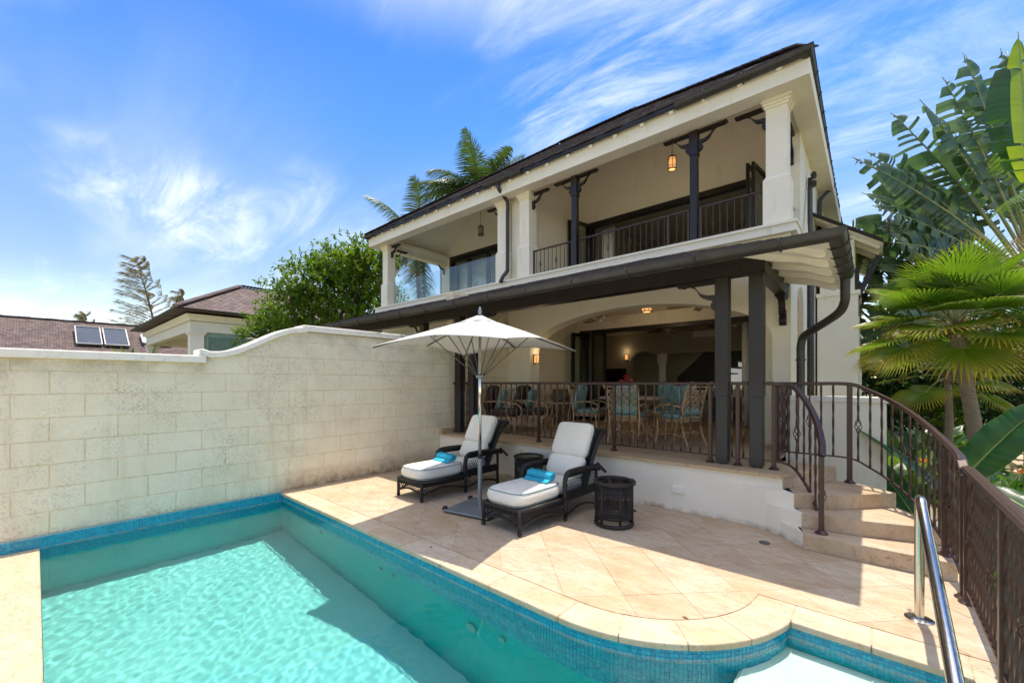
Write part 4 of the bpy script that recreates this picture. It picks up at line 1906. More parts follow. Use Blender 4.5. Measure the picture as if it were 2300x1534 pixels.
# ------------------------------------------------------------------ railings
def twist_mesh(L_, w=.0085, bask=False):
    b = MB()
    if bask:
        h0, h1 = L_ * .47 - .075, L_ * .47 + .075
        twisted(b, 0, 0, 0, h0, w, 95)
        twisted(b, 0, 0, h1, L_, w, 95)
        basket(b, (0, 0, (h0 + h1) / 2), .16, .03, .005)
        b.sphere((0, 0, h0), .012, 8, 5)
        b.sphere((0, 0, h1), .012, 8, 5)
    else:
        twisted(b, 0, 0, 0, L_, w, 95)
    return b


_tw = {}


def baluster(par, x, y, z0, z1, bask):
    """twisted iron bar; equal ones share their mesh"""
    L_ = round(z1 - z0, 3)
    key = (L_, bask)
    off = OFF[par.name]
    if key not in _tw:
        b = twist_mesh(L_, bask=bask)
        me = bpy.data.meshes.new('baluster')
        me.from_pydata(b.v, [], b.f)
        me.materials.append(BRONZE)
        _tw[key] = me
    o = bpy.data.objects.new('baluster', _tw[key])
    put(o, par)
    o.location = (x - off.x, y - off.y, z0 - off.z)
    return o


def rail_post(par, x, y, z0, z1, w=.022, flange=True):
    b = MB()
    twisted(b, x, y, z0, z1, w / 1.41 * 1.2, 0, 1)
    b = MB()
    b.cbox(x - w, x + w, y - w, y + w, z0, z1, .004)
    o = b.build('post', BRONZE, par)
    if flange:
        b = MB()
        b.lathe([(.056, 0), (.056, .008), (.045, .014), (.034, .03), (.028, .034)], (x, y, z0 + .0005), 16)
        b.build('flange', BRONZE, o, smooth=True, auto=40)
    return o


def rail_path(par, pts, drop, spacing, bask_at, cap=(.055, .034), name='top_rail', skip=()):
    """railing whose top follows 3-D points; bottom rail 'drop' below"""
    P = [Vector(p) for p in pts]
    b = MB()
    # moulded cap: flat oval bar with a rib
    b.tube(P, 0, flat=cap)
    b.tube([p + Vector((0, 0, .014)) for p in P], 0, flat=(cap[0] * .55, .014))
    b.build(name, BRONZE, par, bevel=.006)
    b = MB()
    Q = [Vector((p.x, p.y, p.z - drop)) for p in P]
    b.tube(Q, 0, flat=(.03, .016))
    b.build('bottom_rail', BRONZE, par)
    # balusters at equal plan distances
    acc = 0
    nxt = spacing * .6
    i = 0
    for a, c in zip(P[:-1], P[1:]):
        d = Vector((c.x - a.x, c.y - a.y, 0)).length
        while d > 1e-6 and nxt <= acc + d:
            s_ = (nxt - acc) / d
            q = a.lerp(c, s_)
            if not any((q.xy - Vector(k)).length < .05 for k in skip):
                baluster(par, q.x, q.y, round(q.z - drop, 2), round(q.z - .01, 2), i % bask_at == 2)
            i += 1
            nxt += spacing
        acc += d


RYL = 5.655
tr_ = thing('terrace_railing', 'bronze iron railing with twisted bars along the front of the terrace', 'railing', (-3.7, RYL, T))
px_posts = [-6.47, -4.345, -2.94, -1.60, -1.285, -.905]
bars = [(-6.47, -6.40), (-6.26, -6.02), (-5.88, -1.54), (-1.40, -1.165), (-1.025, -.90)]
b0 = 0
for xa, xb in bars:
    b = MB()
    b.cbox(xa - (.05 if xa < -6.4 else 0), xb, RYL - .026, RYL + .026, 1.588, 1.62, .006)
    b.cbox(xa, xb, RYL - .016, RYL + .016, 1.6201, 1.628, .003)
    b.build('top_rail', BRONZE, tr_)
    b = MB()
    b.box(xa, xb, RYL - .014, RYL + .014, T + .085, T + .1)
    b.build('bottom_rail', BRONZE, tr_)
for x in px_posts:
    rail_post(tr_, x, RYL, T, 1.588)
segs = [(-6.47, -4.345), (-4.345, -2.94), (-2.94, -1.60)]
for xa, xb in segs:
    n = int(round((xb - xa) / .126))
    for k in range(1, n):
        x = xa + (xb - xa) * k / n
        if -6.42 < x < -6.24 or -6.04 < x < -5.86:
            continue
        baluster(tr_, x, RYL, T + .095, 1.59, k % n in (n // 2 - 1, n // 2 + 1, n // 2 + 3))
for x in (-1.35, -1.225, -6.14, -6.06):
    baluster(tr_, x, RYL, T + .095, 1.59, False)
b = MB()
b.lathe([(.0, 0), (.028, .004), (.03, .012), (.012, .02), (.012, .05)], (0, 0, 0), 12)
b.v = [(-6.53 + p[2], RYL + p[0], 1.60 + p[1]) for p in b.v]
b.build('end_cap', BRONZE, tr_, smooth=True)

# edge-on run back to the house corner
er = thing('side_railing', 'short bronze railing running back to the house corner, seen edge-on', 'railing', (-.97, 6.8, T))
rail_path(er, [(-.97, 6.30, 1.603), (-.97, 7.44, 1.603)], .91, .105, 5)
rail_post(er, -.97, 6.27, T, 1.585)

# outer stair railing
orl = thing('stair_outer_railing', 'long curved bronze railing sweeping down the outer side of the steps', 'railing', (.1, 5.8, 0))
opts = [(-.93, 6.27, 1.605), (-.60, 6.26, 1.605), (-.24, 6.235, 1.60), (-.06, 6.17, 1.52), (.103, 6.04, 1.425), (.26, 5.80, 1.305), (.375, 5.45, 1.19), (.445, 5.08, 1.10), (.478, 4.80, 1.05), (.487, 4.66, 1.0)]
sm = bez(opts, 6)
sm = sm[:-1] + [Vector((.489, 4.625, .965)), Vector((.49, 4.615, .90))]
rail_path(orl, sm[:-2], .86, .116, 4, cap=(.06, .04), skip=((-.244, 6.23), (.448, 5.10)))
b = MB()
b.tube(sm[-4:], 0, flat=(.06, .04))
b.build('rail_end', BRONZE, orl, bevel=.008)
rail_post(orl, -.244, 6.232, 3 * r4, 1.585, .026)
rail_post(orl, .44, 5.10, r4, 1.08, .03)
rail_post(orl, .49, 4.60, 0, .93, .024)

# inner stair railing
irl = thing('stair_inner_railing', 'short bronze railing curling down the inner side of the steps', 'railing', (-.6, 5.3, T))
ipts = bez([(-.905, 5.645, 1.604), (-.80, 5.63, 1.60), (-.69, 5.56, 1.555), (-.565, 5.44, 1.40), (-.475, 5.30, 1.226), (-.418, 5.16, 1.02), (-.41, 5.05, .90)], 6)
rail_path(irl, ipts, .90, .10, 5, cap=(.058, .04))
rail_post(irl, -.411, 5.037, r4, .90, .022)

# garden-side railing along the right of the deck
grl = thing('deck_railing', 'straight bronze railing with twisted bars along the right edge of the deck', 'railing', (.52, 3, 0))
rail_path(grl, [(.50, 4.54, .985), (.515, -.5, .985)], .88, .098, 7, cap=(.062, .034))
for y in (4.51, 3.33, 2.1):
    rail_post(grl, .502, y, .001, .965, .026, y > 4)

# ------------------------------------------------------------------ stainless handrail into the pool
t = NT('brushed_steel')
n = t.noise(t.coord((1, 1, 6)), 30, 3)
t.col((.62, .60, .55)).rough(t.ramp(n, .2, .8, .12, .22))
t.b.inputs['Metallic'].default_value = 1
SS = t.m
hr = thing('pool_handrail', 'polished steel handrail bending from the deck down into the pool', 'handrail', (.215, 3.99, 0))
b = MB()
arcp = [(.215, 3.99, 0), (.215, 3.99, .72)] + [(.215, 3.99 - .13 + .13 * math.cos(a), .72 + .13 * math.sin(a)) for a in [math.pi * .72 * k / 10 for k in range(1, 11)]]
lp = arcp[-1]
arcp += [(.216, 3.2, .71), (.217, 2.6, .585), (.217, 2.15, .49), (.217, 1.95, .42), (.217, 1.85, .3), (.217, 1.83, .1), (.217, 1.83, -.88)]
b.tube(arcp, .0265, 18)
b.build('tube', SS, hr, smooth=True, auto=60)
b = MB()
b.lathe([(.078, 0), (.078, .006), (.06, .016), (.03, .02)], (.215, 3.99, .001), 28)
b.build('escutcheon', SS, hr, smooth=True, auto=40)

# ------------------------------------------------------------------ umbrella
t = NT('umbrella_canvas')
v = t.coord()
t.col(t.mixc(t.ramp(t.noise(v, 3, 4), .3, .7), (.69, .67, .635), (.75, .73, .695))).rough(.9)
t.bump(t.noise(v, 200, 2), .1, .002)
tl = t.n('ShaderNodeBsdfTranslucent')
tl.inputs[0].default_value = (.62, .58, .54, 1)
ms = t.n('ShaderNodeMixShader')
ms.inputs[0].default_value = .28
t.l(t.b.outputs[0], ms.inputs[1])
t.l(tl.outputs[0], ms.inputs[2])
t.l(ms.outputs[0], t.out.inputs[0])
CANVAS = t.m
CHROME = simple('chrome', (.66, .68, .66), .12, .05, metal=1)
GREYM = simple('grey_metal', (.26, .29, .31), .42, .1, 6, metal=.5)
RIBM = simple('rib_metal', (.16, .155, .145), .4, .1, metal=.6)
UX, UY, UA = -3.807, 3.729, R(11)
um = thing('pool_umbrella', 'white square canvas umbrella on a grey plate base', 'umbrella', (UX, UY, 0), UA)
OFF[um.name] = Vector((0, 0, 0))
Hs = .94
ZT, ZC, ZM = 2.45, 2.045, 2.135


def canopy_z(u, v_):
    m_ = max(abs(u), abs(v_))
    q = min(abs(u), abs(v_)) / m_ if m_ > 1e-6 else 0
    edge = ZM + (ZC - ZM) * q ** 1.5
    z = ZT + (edge - ZT) * m_ ** 1.04
    # sag between ribs
    ang = abs(((math.degrees(math.atan2(v_, u)) + 22.5) % 45) - 22.5) / 22.5
    return z - .028 * math.sin(math.pi * min(1, m_)) * (1 - abs(2 * ((math.degrees(math.atan2(v_, u)) % 45) / 45) - 1)) ** .8


n = 28
b = MB()
vs = []
for i in range(n + 1):
    for j in range(n + 1):
        u, v_ = -1 + 2 * i / n, -1 + 2 * j / n
        pull = 1 - .05 * (1 - abs(v_) ** 2 if abs(u) > abs(v_) else 1 - abs(u) ** 2) * max(abs(u), abs(v_)) ** 3
        vs.append((u * Hs * (pull if abs(u) >= abs(v_) else 1), v_ * Hs * (pull if abs(v_) >= abs(u) else 1), canopy_z(u, v_)))
fs = [(i * (n + 1) + j, (i + 1) * (n + 1) + j, (i + 1) * (n + 1) + j + 1, i * (n + 1) + j + 1) for i in range(n) for j in range(n)]
b.add(vs, fs)
can = b.build('canopy', CANVAS, um, smooth=True)
md = can.modifiers.new('cloth', 'SOLIDIFY')
md.thickness = .004
b = MB()
for i in range(9):
    for j in range(9):
        u, v_ = -1 + 2 * i / 8, -1 + 2 * j / 8
        b.v.append((u * .2, v_ * .2, ZT + .035 - .105 * max(abs(u), abs(v_)) - .012 * min(abs(u), abs(v_))))
b.f = [(i * 9 + j, (i + 1) * 9 + j, (i + 1) * 9 + j + 1, i * 9 + j + 1) for i in range(8) for j in range(8)]
vc = b.build('vent_cap', CANVAS, can, smooth=True)
vc.modifiers.new('cloth', 'SOLIDIFY').thickness = .004
b = MB()
b.lathe([(.012, 0), (.022, .008), (.026, .03), (.022, .055), (.012, .082), (.003, .098), (0, .1)], (0, 0, ZT + .035), 12)
b.build('finial', GREYM, um, smooth=True)
b = MB()
b.tube([(0, 0, .5), (0, 0, ZT + .02)], .0205, 16)
b.build('pole', CHROME, um, smooth=True)
b = MB()
b.tube([(0, 0, .03), (0, 0, .66)], .028, 16)
b.build('sleeve', GREYM, um, smooth=True, auto=50)
b = MB()
b.lathe([(.028, .655), (.032, .66), (.032, .68), (.024, .69)], (0, 0, 0), 14)
b.build('collar', BLACKW, um, smooth=True)
b = MB()
b.lathe([(.02, 1.665), (.05, 1.68), (.055, 1.70), (.05, 1.715), (.024, 1.73)], (0, 0, 0), 16)
b.build('runner', GREYM, um, smooth=True, auto=40)
for k in range(8):
    a = k * math.pi / 4
    c_, s_ = math.cos(a), math.sin(a)
    u, v_ = (1 if c_ > .3 else -1 if c_ < -.3 else 0), (1 if s_ > .3 else -1 if s_ < -.3 else 0)
    pts = [(u * Hs * q * (.95 if u * v_ == 0 else .985), v_ * Hs * q * (.95 if u * v_ == 0 else .985), canopy_z(u * q, v_ * q) - .016) for q in (.04, .25, .5, .75, .99)]
    b = MB()
    b.tube(pts, .009, 6)
    rb = b.build('rib', RIBM, um, smooth=True)
    q = .5 if u * v_ else .55
    b = MB()
    b.tube([(u * .045 / (1.41 if u * v_ else 1), v_ * .045 / (1.41 if u * v_ else 1), 1.70), (u * Hs * q, v_ * Hs * q, canopy_z(u * q, v_ * q) - .025)], .0065, 6)
    b.build('strut', RIBM, rb, smooth=True)
b = MB()
b.cbox(-.33, .33, -.33, .33, .022, .042, .004)
b.build('base_plate', GREYM, um)
for sx in (-1, 1):
    b = MB()
    b.lathe([(.0, -.02), (.03, -.02), (.036, -.012), (.036, .012), (.03, .02), (0, .02)], (0, 0, 0), 14)
    b.v = [(-.345 + p[0], sx * .27 + p[2], .037 + p[1]) for p in b.v]
    b.build('wheel', BLACKW, um, smooth=True, auto=40)
for sx, sy in ((.3, .3), (.3, -.3)):
    b = MB()
    b.lathe([(.025, 0), (.025, .022)], (sx, sy, .001), 10)
    b.build('foot', BLACKW, um)

# ------------------------------------------------------------------ wicker loungers and tables
t = NT('dark_wicker')
geo = t.n('ShaderNodeNewGeometry')
w_ = t.n('ShaderNodeTexWave')
w_.inputs['Scale'].default_value = 55
w_.inputs['Distortion'].default_value = 1.5
t.l(geo.outputs['Position'], w_.inputs['Vector'])
t.col(t.mixc(w_.outputs[1], (.008, .0065, .006), (.024, .019, .017))).rough(.5)
t.bump(w_.outputs[1], .5, .003)
WICK = t.m
t = NT('cream_cushion')
v = t.coord()
n_ = t.noise(v, 2.5, 4)
t.col(t.mixc(t.ramp(n_, .3, .7), (.82, .77, .66), (.88, .835, .73))).rough(.92)
t.bump(t.math('ADD', t.math('MULTIPLY', t.noise(t.coord((1, .45, 1)), 8, 5, .62, 1.4), 1.0), t.math('MULTIPLY', t.noise(v, 260, 2), .1)), .5, .025)
CUSH = t.m
PIPE_TEAL = simple('piping_teal', (.05, .16, .17), .8, .1)
t = NT('cyan_towel')
v = t.coord()
t.col(t.mixc(t.ramp(t.noise(v, 12, 3), .3, .7), (.03, .40, .58), (.05, .48, .66))).rough(.98)
t.bump(t.noise(v, 220, 2), .8, .006)
TOWEL = t.m


def lattice(b, P, Q, n, w=.004):
    """criss-cross strips between two polylines given as functions of s in 0..1"""
    for k in range(-2, n):
        for dirn in (1, -1):
            s0 = k / n
            s1 = (k + 2.0) / n
            a, c = (s0, s1) if dirn == 1 else (s1, s0)
            t0, t1 = 0.0, 1.0
            if a < 0 or c < 0 or a > 1 or c > 1:
                # trim to the panel
                lo_, hi_ = min(a, c), max(a, c)
                if hi_ <= 0 or lo_ >= 1:
                    continue
                f0 = (max(0, lo_) - lo_) / (hi_ - lo_)
                f1 = (min(1, hi_) - lo_) / (hi_ - lo_)
                if a > c:
                    f0, f1 = 1 - f1, 1 - f0
                t0, t1 = f0, f1
            sa, sc_ = a + (c - a) * t0, a + (c - a) * t1
            p = P(sa).lerp(Q(sa), t0)
            q = P(sc_).lerp(Q(sc_), t1)
            b.tube([p, q], w, 4, caps=False)


def V3(x, y, z):
    return Vector((x, y, z))


def rounded_slab(x0, x1, y0, y1, z0, z1, r, crown=.03, e=5.0):
    """soft cushion: rounded plan corners, crowned top"""
    b = MB()
    cx_, cy_ = (x0 + x1) / 2, (y0 + y1) / 2
    hx_, hy_ = (x1 - x0) / 2, (y1 - y0) / 2
    n = 48
    def ring(inset, z, cr):
        out = []
        for k in range(n):
            a = 2 * math.pi * k / n
            c_, s_ = math.cos(a), math.sin(a)
            m_ = (abs(c_) ** e + abs(s_) ** e) ** (-1 / e)
            out.append((cx_ + (hx_ - inset) * c_ * m_, cy_ + (hy_ - inset) * s_ * m_, z))
        return out
    hh = z1 - z0
    levels = [(r * .9, z0), (r * .35, z0 + hh * .08), (0, z0 + hh * .3), (-.006, z0 + hh * .5), (0, z0 + hh * .72), (r * .3, z0 + hh * .93), (r * .8, z1)]
    rings = [ring(i_, z, 0) for i_, z in levels]
    for k, f_ in enumerate((.75, .5, .25)):
        rr = []
        for p in rings[6]:
            rr.append((cx_ + (p[0] - cx_) * f_, cy_ + (p[1] - cy_) * f_, z1 + crown * (1 - f_ ** 2)))
        rings.append(rr)
    vs = [p for q in rings for p in q] + [(cx_, cy_, z1 + crown)]
    fs = []
    for i in range(len(rings) - 1):
        for k in range(n):
            q = (k + 1) % n
            fs.append((i * n + k, i * n + q, (i + 1) * n + q, (i + 1) * n + k))
    last = (len(rings) - 1) * n
    for k in range(n):
        fs.append((last + k, last + (k + 1) % n, len(vs) - 1))
    fs.append(tuple(range(n))[::-1])
    b.add(vs, fs)
    return b, rings[5]


def tilt(b, y0, z0, ang):
    """rotate builder vertices about the x axis through (y0, z0)"""
    c_, s_ = math.cos(ang), math.sin(ang)
    b.v = [(x, y0 + (y - y0) * c_ - (z - z0) * s_, z0 + (y - y0) * s_ + (z - z0) * c_) for x, y, z in b.v]


def make_lounger(label):
    L_ = thing('sun_lounger', label, 'sun lounger', (0, 0, 0), 0, 'wicker sun loungers on the deck')
    W = .275
    W2 = .335
    # legs
    for x, y, zt__ in ((-W, 0, .265), (W, 0, .265), (-W2, .74, .54), (W2, .74, .54), (-W2, 1.42, .5), (W2, 1.42, .5)):
        b = MB()
        b.tube([(x, y, .03), (x, y, zt__)], .021, 10)
        b.sphere((x, y, .026), .028, 10, 7, (1, 1, .9))
        b.build('leg', WICK, L_, smooth=True)
    # foot frame: top rail, woven band, lattice skirt, arched bottom rail
    for nm, A, B in (('front', (-W, 0), (W, 0)), ('left', (-W, 0), (-W2, .74)), ('right', (W, 0), (W2, .74))):
        A, B = V3(*A, 0), V3(*B, 0)
        b = MB()
        b.tube([A + V3(0, 0, .258), B + V3(0, 0, .258)], .024, 10)
        b.tube([A.lerp(B, s_) + V3(0, 0, .085 + .065 * math.sin(math.pi * s_)) for s_ in [k / 10 for k in range(11)]], .014, 8)
        b.build('skirt_rail', WICK, L_, smooth=True)
        b = MB()
        lattice(b, lambda s_: A.lerp(B, s_) + V3(0, 0, .205), lambda s_: A.lerp(B, s_) + V3(0, 0, .085 + .065 * math.sin(math.pi * s_)), 12 if nm == 'front' else 15)
        for z in (.2, .213, .226, .239):
            b.tube([A + V3(0, 0, z), B + V3(0, 0, z)], .0075, 5, caps=False)
        b.build('skirt_lattice', WICK, L_)
    # slatted seat bed
    b = MB()
    b.box(-W, W, .02, 1.4, .235, .255)
    b.build('seat_bed', WICK, L_)
    # arms: rounded loop with woven side panels
    for sx in (-1, 1):
        x = sx * W2
        b = MB()
        pts = bez([(x, .74, .10), (x, .73, .30), (x, .735, .46), (x, .78, .545), (x, .90, .565), (x, 1.15, .56), (x, 1.40, .545), (x, 1.50, .50)], 5)
        b.tube(pts, [.024] * 5 + [.03] * (len(pts) - 5), 10)
        b.build('arm', WICK, L_, smooth=True)
        b = MB()
        A, B = V3(x, .75, 0), V3(x, 1.42, 0)
        lattice(b, lambda s_: A.lerp(B, s_) + V3(0, 0, .48 - .0 * s_), lambda s_: A.lerp(B, s_) + V3(0, 0, .33), 16)
        for z in [.50, .512, .524, .536] + [.33 - .0125 * k for k in range(9)]:
            b.tube([A + V3(0, 0, z), B + V3(0, 0, z)], .007, 5, caps=False)
        lattice(b, lambda s_: A.lerp(B, s_) + V3(0, 0, .22), lambda s_: A.lerp(B, s_) + V3(0, 0, .06 + .07 * math.sin(math.pi * s_)), 14)
        b.tube([A.lerp(B, s_) + V3(0, 0, .06 + .07 * math.sin(math.pi * s_)) for s_ in [k / 10 for k in range(11)]], .014, 8)
        b.build('side_panel', WICK, L_)
    # back: curved woven frame
    ang = R(62)
    b = MB()
    hw_ = .29
    y0_, z0_ = 1.22, .29
    d = V3(0, math.cos(ang), math.sin(ang))
    lean = [V3(0, 0, 0), d * .2, d * .45, d * .62 + V3(0, .02, 0), d * .74 + V3(0, .06, -.01), d * .80 + V3(0, .12, -.03)]
    for sx in (-1, 1):
        b.tube(bez([V3(sx * hw_, y0_, z0_) + q for q in lean], 4), .03, 8)
    top = V3(0, y0_, z0_) + lean[-1]
    b.tube([top + V3(-hw_, 0, 0), top + V3(hw_, 0, 0)], .03, 8)
    bp = bez([V3(0, y0_, z0_) + q for q in lean], 4)
    for k in range(len(bp) - 1):
        for j in range(3):
            p = bp[k].lerp(bp[k + 1], j / 3)
            b.tube([p + V3(-hw_, 0, 0), p + V3(hw_, 0, 0)], .011, 4, caps=False)
    b.build('back_frame', WICK, L_, smooth=True)
    # reclining hinge bars
    for sx in (-1, 1):
        b = MB()
        b.beam((sx * .31, 1.36, .50), (sx * .31, 1.60, .505), .02, .035)
        b.beam((sx * .29, 1.52, .56), (sx * .33, 1.66, .43), .03, .03)
        b.build('recline_bar', WICK, L_)
    # cushions
    b, seam = rounded_slab(-.285, .285, -.01, .80, .268, .435, .045, .018)
    c1 = b.build('seat_cushion', CUSH, L_, smooth=True)
    b = MB()
    b.tube([(p[0] * 1.012, p[1], p[2] + .002) for p in seam], .0045, 5, closed=True)
    b.tube([(p[0] * 1.03, .395 + (p[1] - .395) * 1.02, p[2] - .125) for p in seam], .004, 5, closed=True)
    b.build('piping', PIPE_TEAL, c1)
    b, seam = rounded_slab(-.255, .255, .74, 1.30, .268, .415, .04, .015)
    b.build('seat_cushion', CUSH, L_, smooth=True)
    for s0, s1, th_ in ((.035, .30, .125), (.29, .76, .135)):
        b, seam = rounded_slab(-.265, .265, 0, s1 - s0, 0, th_, .04, .02, 9.0)
        e2 = [(p[0], p[1], .03) for p in seam]
        b.v = [(x, y1_ + s0, z + .03) for x, y1_, z in b.v]
        e2 = [(x * 1.02, y1_ + s0, z) for x, y1_, z in e2]
        bb = MB()
        bb.tube(e2, .004, 5, closed=True)
        for q in (b, bb):
            q.v = [(x, y0_ + .0 + y1_ * math.cos(ang) - z * math.sin(ang), z0_ + .06 + y1_ * math.sin(ang) + z * math.cos(ang)) for x, y1_, z in q.v]
        c2 = b.build('back_cushion', CUSH, L_, smooth=True)
        bb.build('piping', PIPE_TEAL, c2)
    return L_


lo1 = make_lounger('black wicker lounger with cream cushions nearest the round table and steps')
lo1.location = (-3.105, 3.36, 0)
lo1.rotation_euler = (0, 0, R(-1.5))
lo2 = copy_tree(lo1, None, (-4.90, 3.435, 0), R(-.5), 'black wicker lounger with cream cushions beside the boundary wall')


def towel(loc, rz, label):
    o = thing('rolled_towel', label, 'towel', loc, rz, 'rolled towels on the loungers')
    OFF[o.name] = Vector((0, 0, 0))
    b = MB()
    # spiral section along x
    sp = []
    for k in range(46):
        a = k / 45 * 2 * math.pi * 3.2
        r_ = .012 + .046 * k / 45
        sp.append((r_ * math.cos(a), r_ * math.sin(a)))
    n = len(sp)
    nl = 14
    for i in range(nl + 1):
        x = -.19 + .38 * i / nl
        k_ = 1 + .04 * math.sin(i * 1.3)
        for u, w in sp:
            b.v.append((x + .012 * w / .05, u * k_, .062 + w * .98 * k_))
    for i in range(nl):
        for k in range(n - 1):
            b.f.append((i * n + k, i * n + k + 1, (i + 1) * n + k + 1, (i + 1) * n + k))
    c_ = b.build('roll', TOWEL, o, smooth=True)
    c_.modifiers.new('cloth', 'SOLIDIFY').thickness = .008
    b = MB()
    vs = []
    for i in range(nl + 1):
        x = -.19 + .38 * i / nl
        for q, (dy, dz) in enumerate(((-.05, .03), (-.075, .012), (-.10, .006), (-.125 + .008 * math.sin(i), .007))):
            vs.append((x, dy, dz))
    b.add(vs, [(i * 4 + q, (i + 1) * 4 + q, (i + 1) * 4 + q + 1, i * 4 + q + 1) for i in range(nl) for q in range(3)])
    f_ = b.build('loose_flap', TOWEL, o, smooth=True)
    f_.modifiers.new('cloth', 'SOLIDIFY').thickness = .008
    return o


towel((-3.06, 4.02, .448), R(-4), 'bright cyan rolled towel on the lounger nearest the steps')
towel((-4.87, 4.06, .448), R(-4), 'bright cyan rolled towel on the lounger beside the boundary wall')


def make_side_table(label):
    o = thing('wicker_side_table', label, 'side table', (0, 0, 0), 0, 'round wicker side tables')
    r0, H = .205, .50
    b = MB()
    ring = lambda r, z: [(r * math.cos(2 * math.pi * k / 24), r * math.sin(2 * math.pi * k / 24), z) for k in range(24)]
    b.tube(ring(r0, .03), .02, 8, closed=True)
    b.build('base_ring', WICK, o, smooth=True)
    b = MB()
    b.tube(ring(r0 + .003, H - .012), .026, 8, closed=True)
    b.build('top_rim', WICK, o, smooth=True)
    b = MB()
    b.lathe([(0, 0), (r0 - .02, 0), (r0 - .02, .008), (0, .008)], (0, 0, H - .012), 24)
    b.build('glass_top', GLASS, o)
    for k in range(6):
        a = 2 * math.pi * k / 6 + .3
        b = MB()
        b.tube([(r0 * math.cos(a), r0 * math.sin(a), .02), (r0 * math.cos(a), r0 * math.sin(a), H - .02)], .014, 8)
        b.build('leg', WICK, o, smooth=True)
    b = MB()
    for z in [.10 + .0115 * k for k in range(12)] + [.345 + .0115 * k for k in range(11)]:
        rr = r0 + (.003 if int(z / .0115) % 2 else -.003)
        b.tube(ring(rr, z), .0058, 5, closed=True)
    for k in range(40):
        a = 2 * math.pi * k / 40
        b.tube([(r0 * math.cos(a), r0 * math.sin(a), .10), (r0 * math.cos(a), r0 * math.sin(a), .47)], .003, 4, caps=False)
    b.build('weave', WICK, o)
    b = MB()
    P = lambda s_: V3(r0 * math.cos(2 * math.pi * s_), r0 * math.sin(2 * math.pi * s_), .33)
    Q = lambda s_: V3(r0 * math.cos(2 * math.pi * s_), r0 * math.sin(2 * math.pi * s_), .235)
    lattice(b, P, Q, 40, .003)
    b.build('lattice_band', WICK, o)
    return o


ta = make_side_table('round black wicker side table by the near lounger, in front of the plinth')
ta.location = (-2.27, 4.36, 0)
copy_tree(ta, None, (-4.02, 4.98, 0), R(25), 'round black wicker side table between the two loungers')

# ------------------------------------------------------------------ fittings on the plinth and deck
b = MB()
b.cbox(-1.965, -1.815, TY - .008, TY + .012, .225, .315, .004)
b.cbox(-1.935, -1.845, TY - .013, TY - .0081, .268, .281, .002)
vp = tag(b.build('socket_plate', WHITE, None), 'small white plate set in the plinth right of the round table', 'wall plate')
b = MB()
b.cbox(-4.50, -4.43, TY - .012, TY + .012, .38, .50, .004)
tag(b.build('socket_box', simple('cream_plastic', (.62, .55, .4), .5), None), 'small cream box on the plinth behind the far lounger', 'wall plate')
sp_ = thing('garden_spotlight', 'small dark round spotlight on the deck behind the near side table', 'spotlight', (-2.33, 4.95, 0))
b = MB()
b.lathe([(.0, -.03), (.045, -.03), (.05, -.02), (.05, .025), (.042, .03), (.0, .03)], (0, 0, 0), 18)
b.v = [(-2.33 + p[0], 4.95 - p[2], .36 + p[1]) for p in b.v]
b.build('lamp_head', simple('spot_grey', (.05, .05, .045), .4, metal=.4), sp_, smooth=True, auto=40)
b = MB()
b.tube([(-2.33, 4.97, 0), (-2.33, 4.97, .33)], .012, 8)
b.lathe([(.05, 0), (.05, .01), (.02, .02)], (-2.33, 4.97, 0), 12)
b.build('stake', MATS['spot_grey'], sp_, smooth=True, auto=40)

# ------------------------------------------------------------------ lamps
lamp_iron = simple('lamp_iron', (.022, .018, .015), .45, .2)


def lantern(loc, label, lit, drop):
    """hanging lantern; loc = top of its chain"""
    o = thing('hanging_lantern', label, 'lantern', loc, 0, 'balcony lanterns')
    OFF[o.name] = Vector((0, 0, 0))
    z0 = -drop
    b = MB()
    b.tube([(0, 0, 0), (0, 0, z0)], .006, 6)
    b.lathe([(.04, -.012), (.04, 0), (.01, 0)], (0, 0, 0), 12)
    b.build('chain', lamp_iron, o)
    b = MB()
    b.lathe([(.012, 0), (.03, -.03), (.085, -.055), (.09, -.075), (.08, -.078)], (0, 0, z0), 18)
    b.lathe([(.085, -.30), (.09, -.305), (.09, -.325), (.07, -.325), (.07, -.30)], (0, 0, z0), 18)
    for k in range(6):
        a = 2 * math.pi * k / 6
        b.tube([(.082 * math.cos(a), .082 * math.sin(a), z0 - .07), (.082 * math.cos(a), .082 * math.sin(a), z0 - .31)], .006, 5)
    for zz_ in (.12, .255):
        b.tube([(.083 * math.cos(2 * math.pi * k / 18), .083 * math.sin(2 * math.pi * k / 18), z0 - zz_) for k in range(18)], .005, 5, closed=True)
    b.build('frame', lamp_iron, o, smooth=True, auto=40)
    b = MB()
    b.lathe([(.07, -.31), (.074, -.30), (.074, -.08), (.06, -.075)], (0, 0, z0), 18)
    b.build('shade', AMBER if lit else AMBER_DIM, o, smooth=True, auto=40)
    return o


def glow(loc, w, name):
    l_ = bpy.data.lights.new(name, 'POINT')
    l_.energy = w
    l_.color = (1, .72, .42)
    l_.shadow_soft_size = .09
    q = bpy.data.objects.new(name, l_)
    COL.objects.link(q)
    q.location = loc


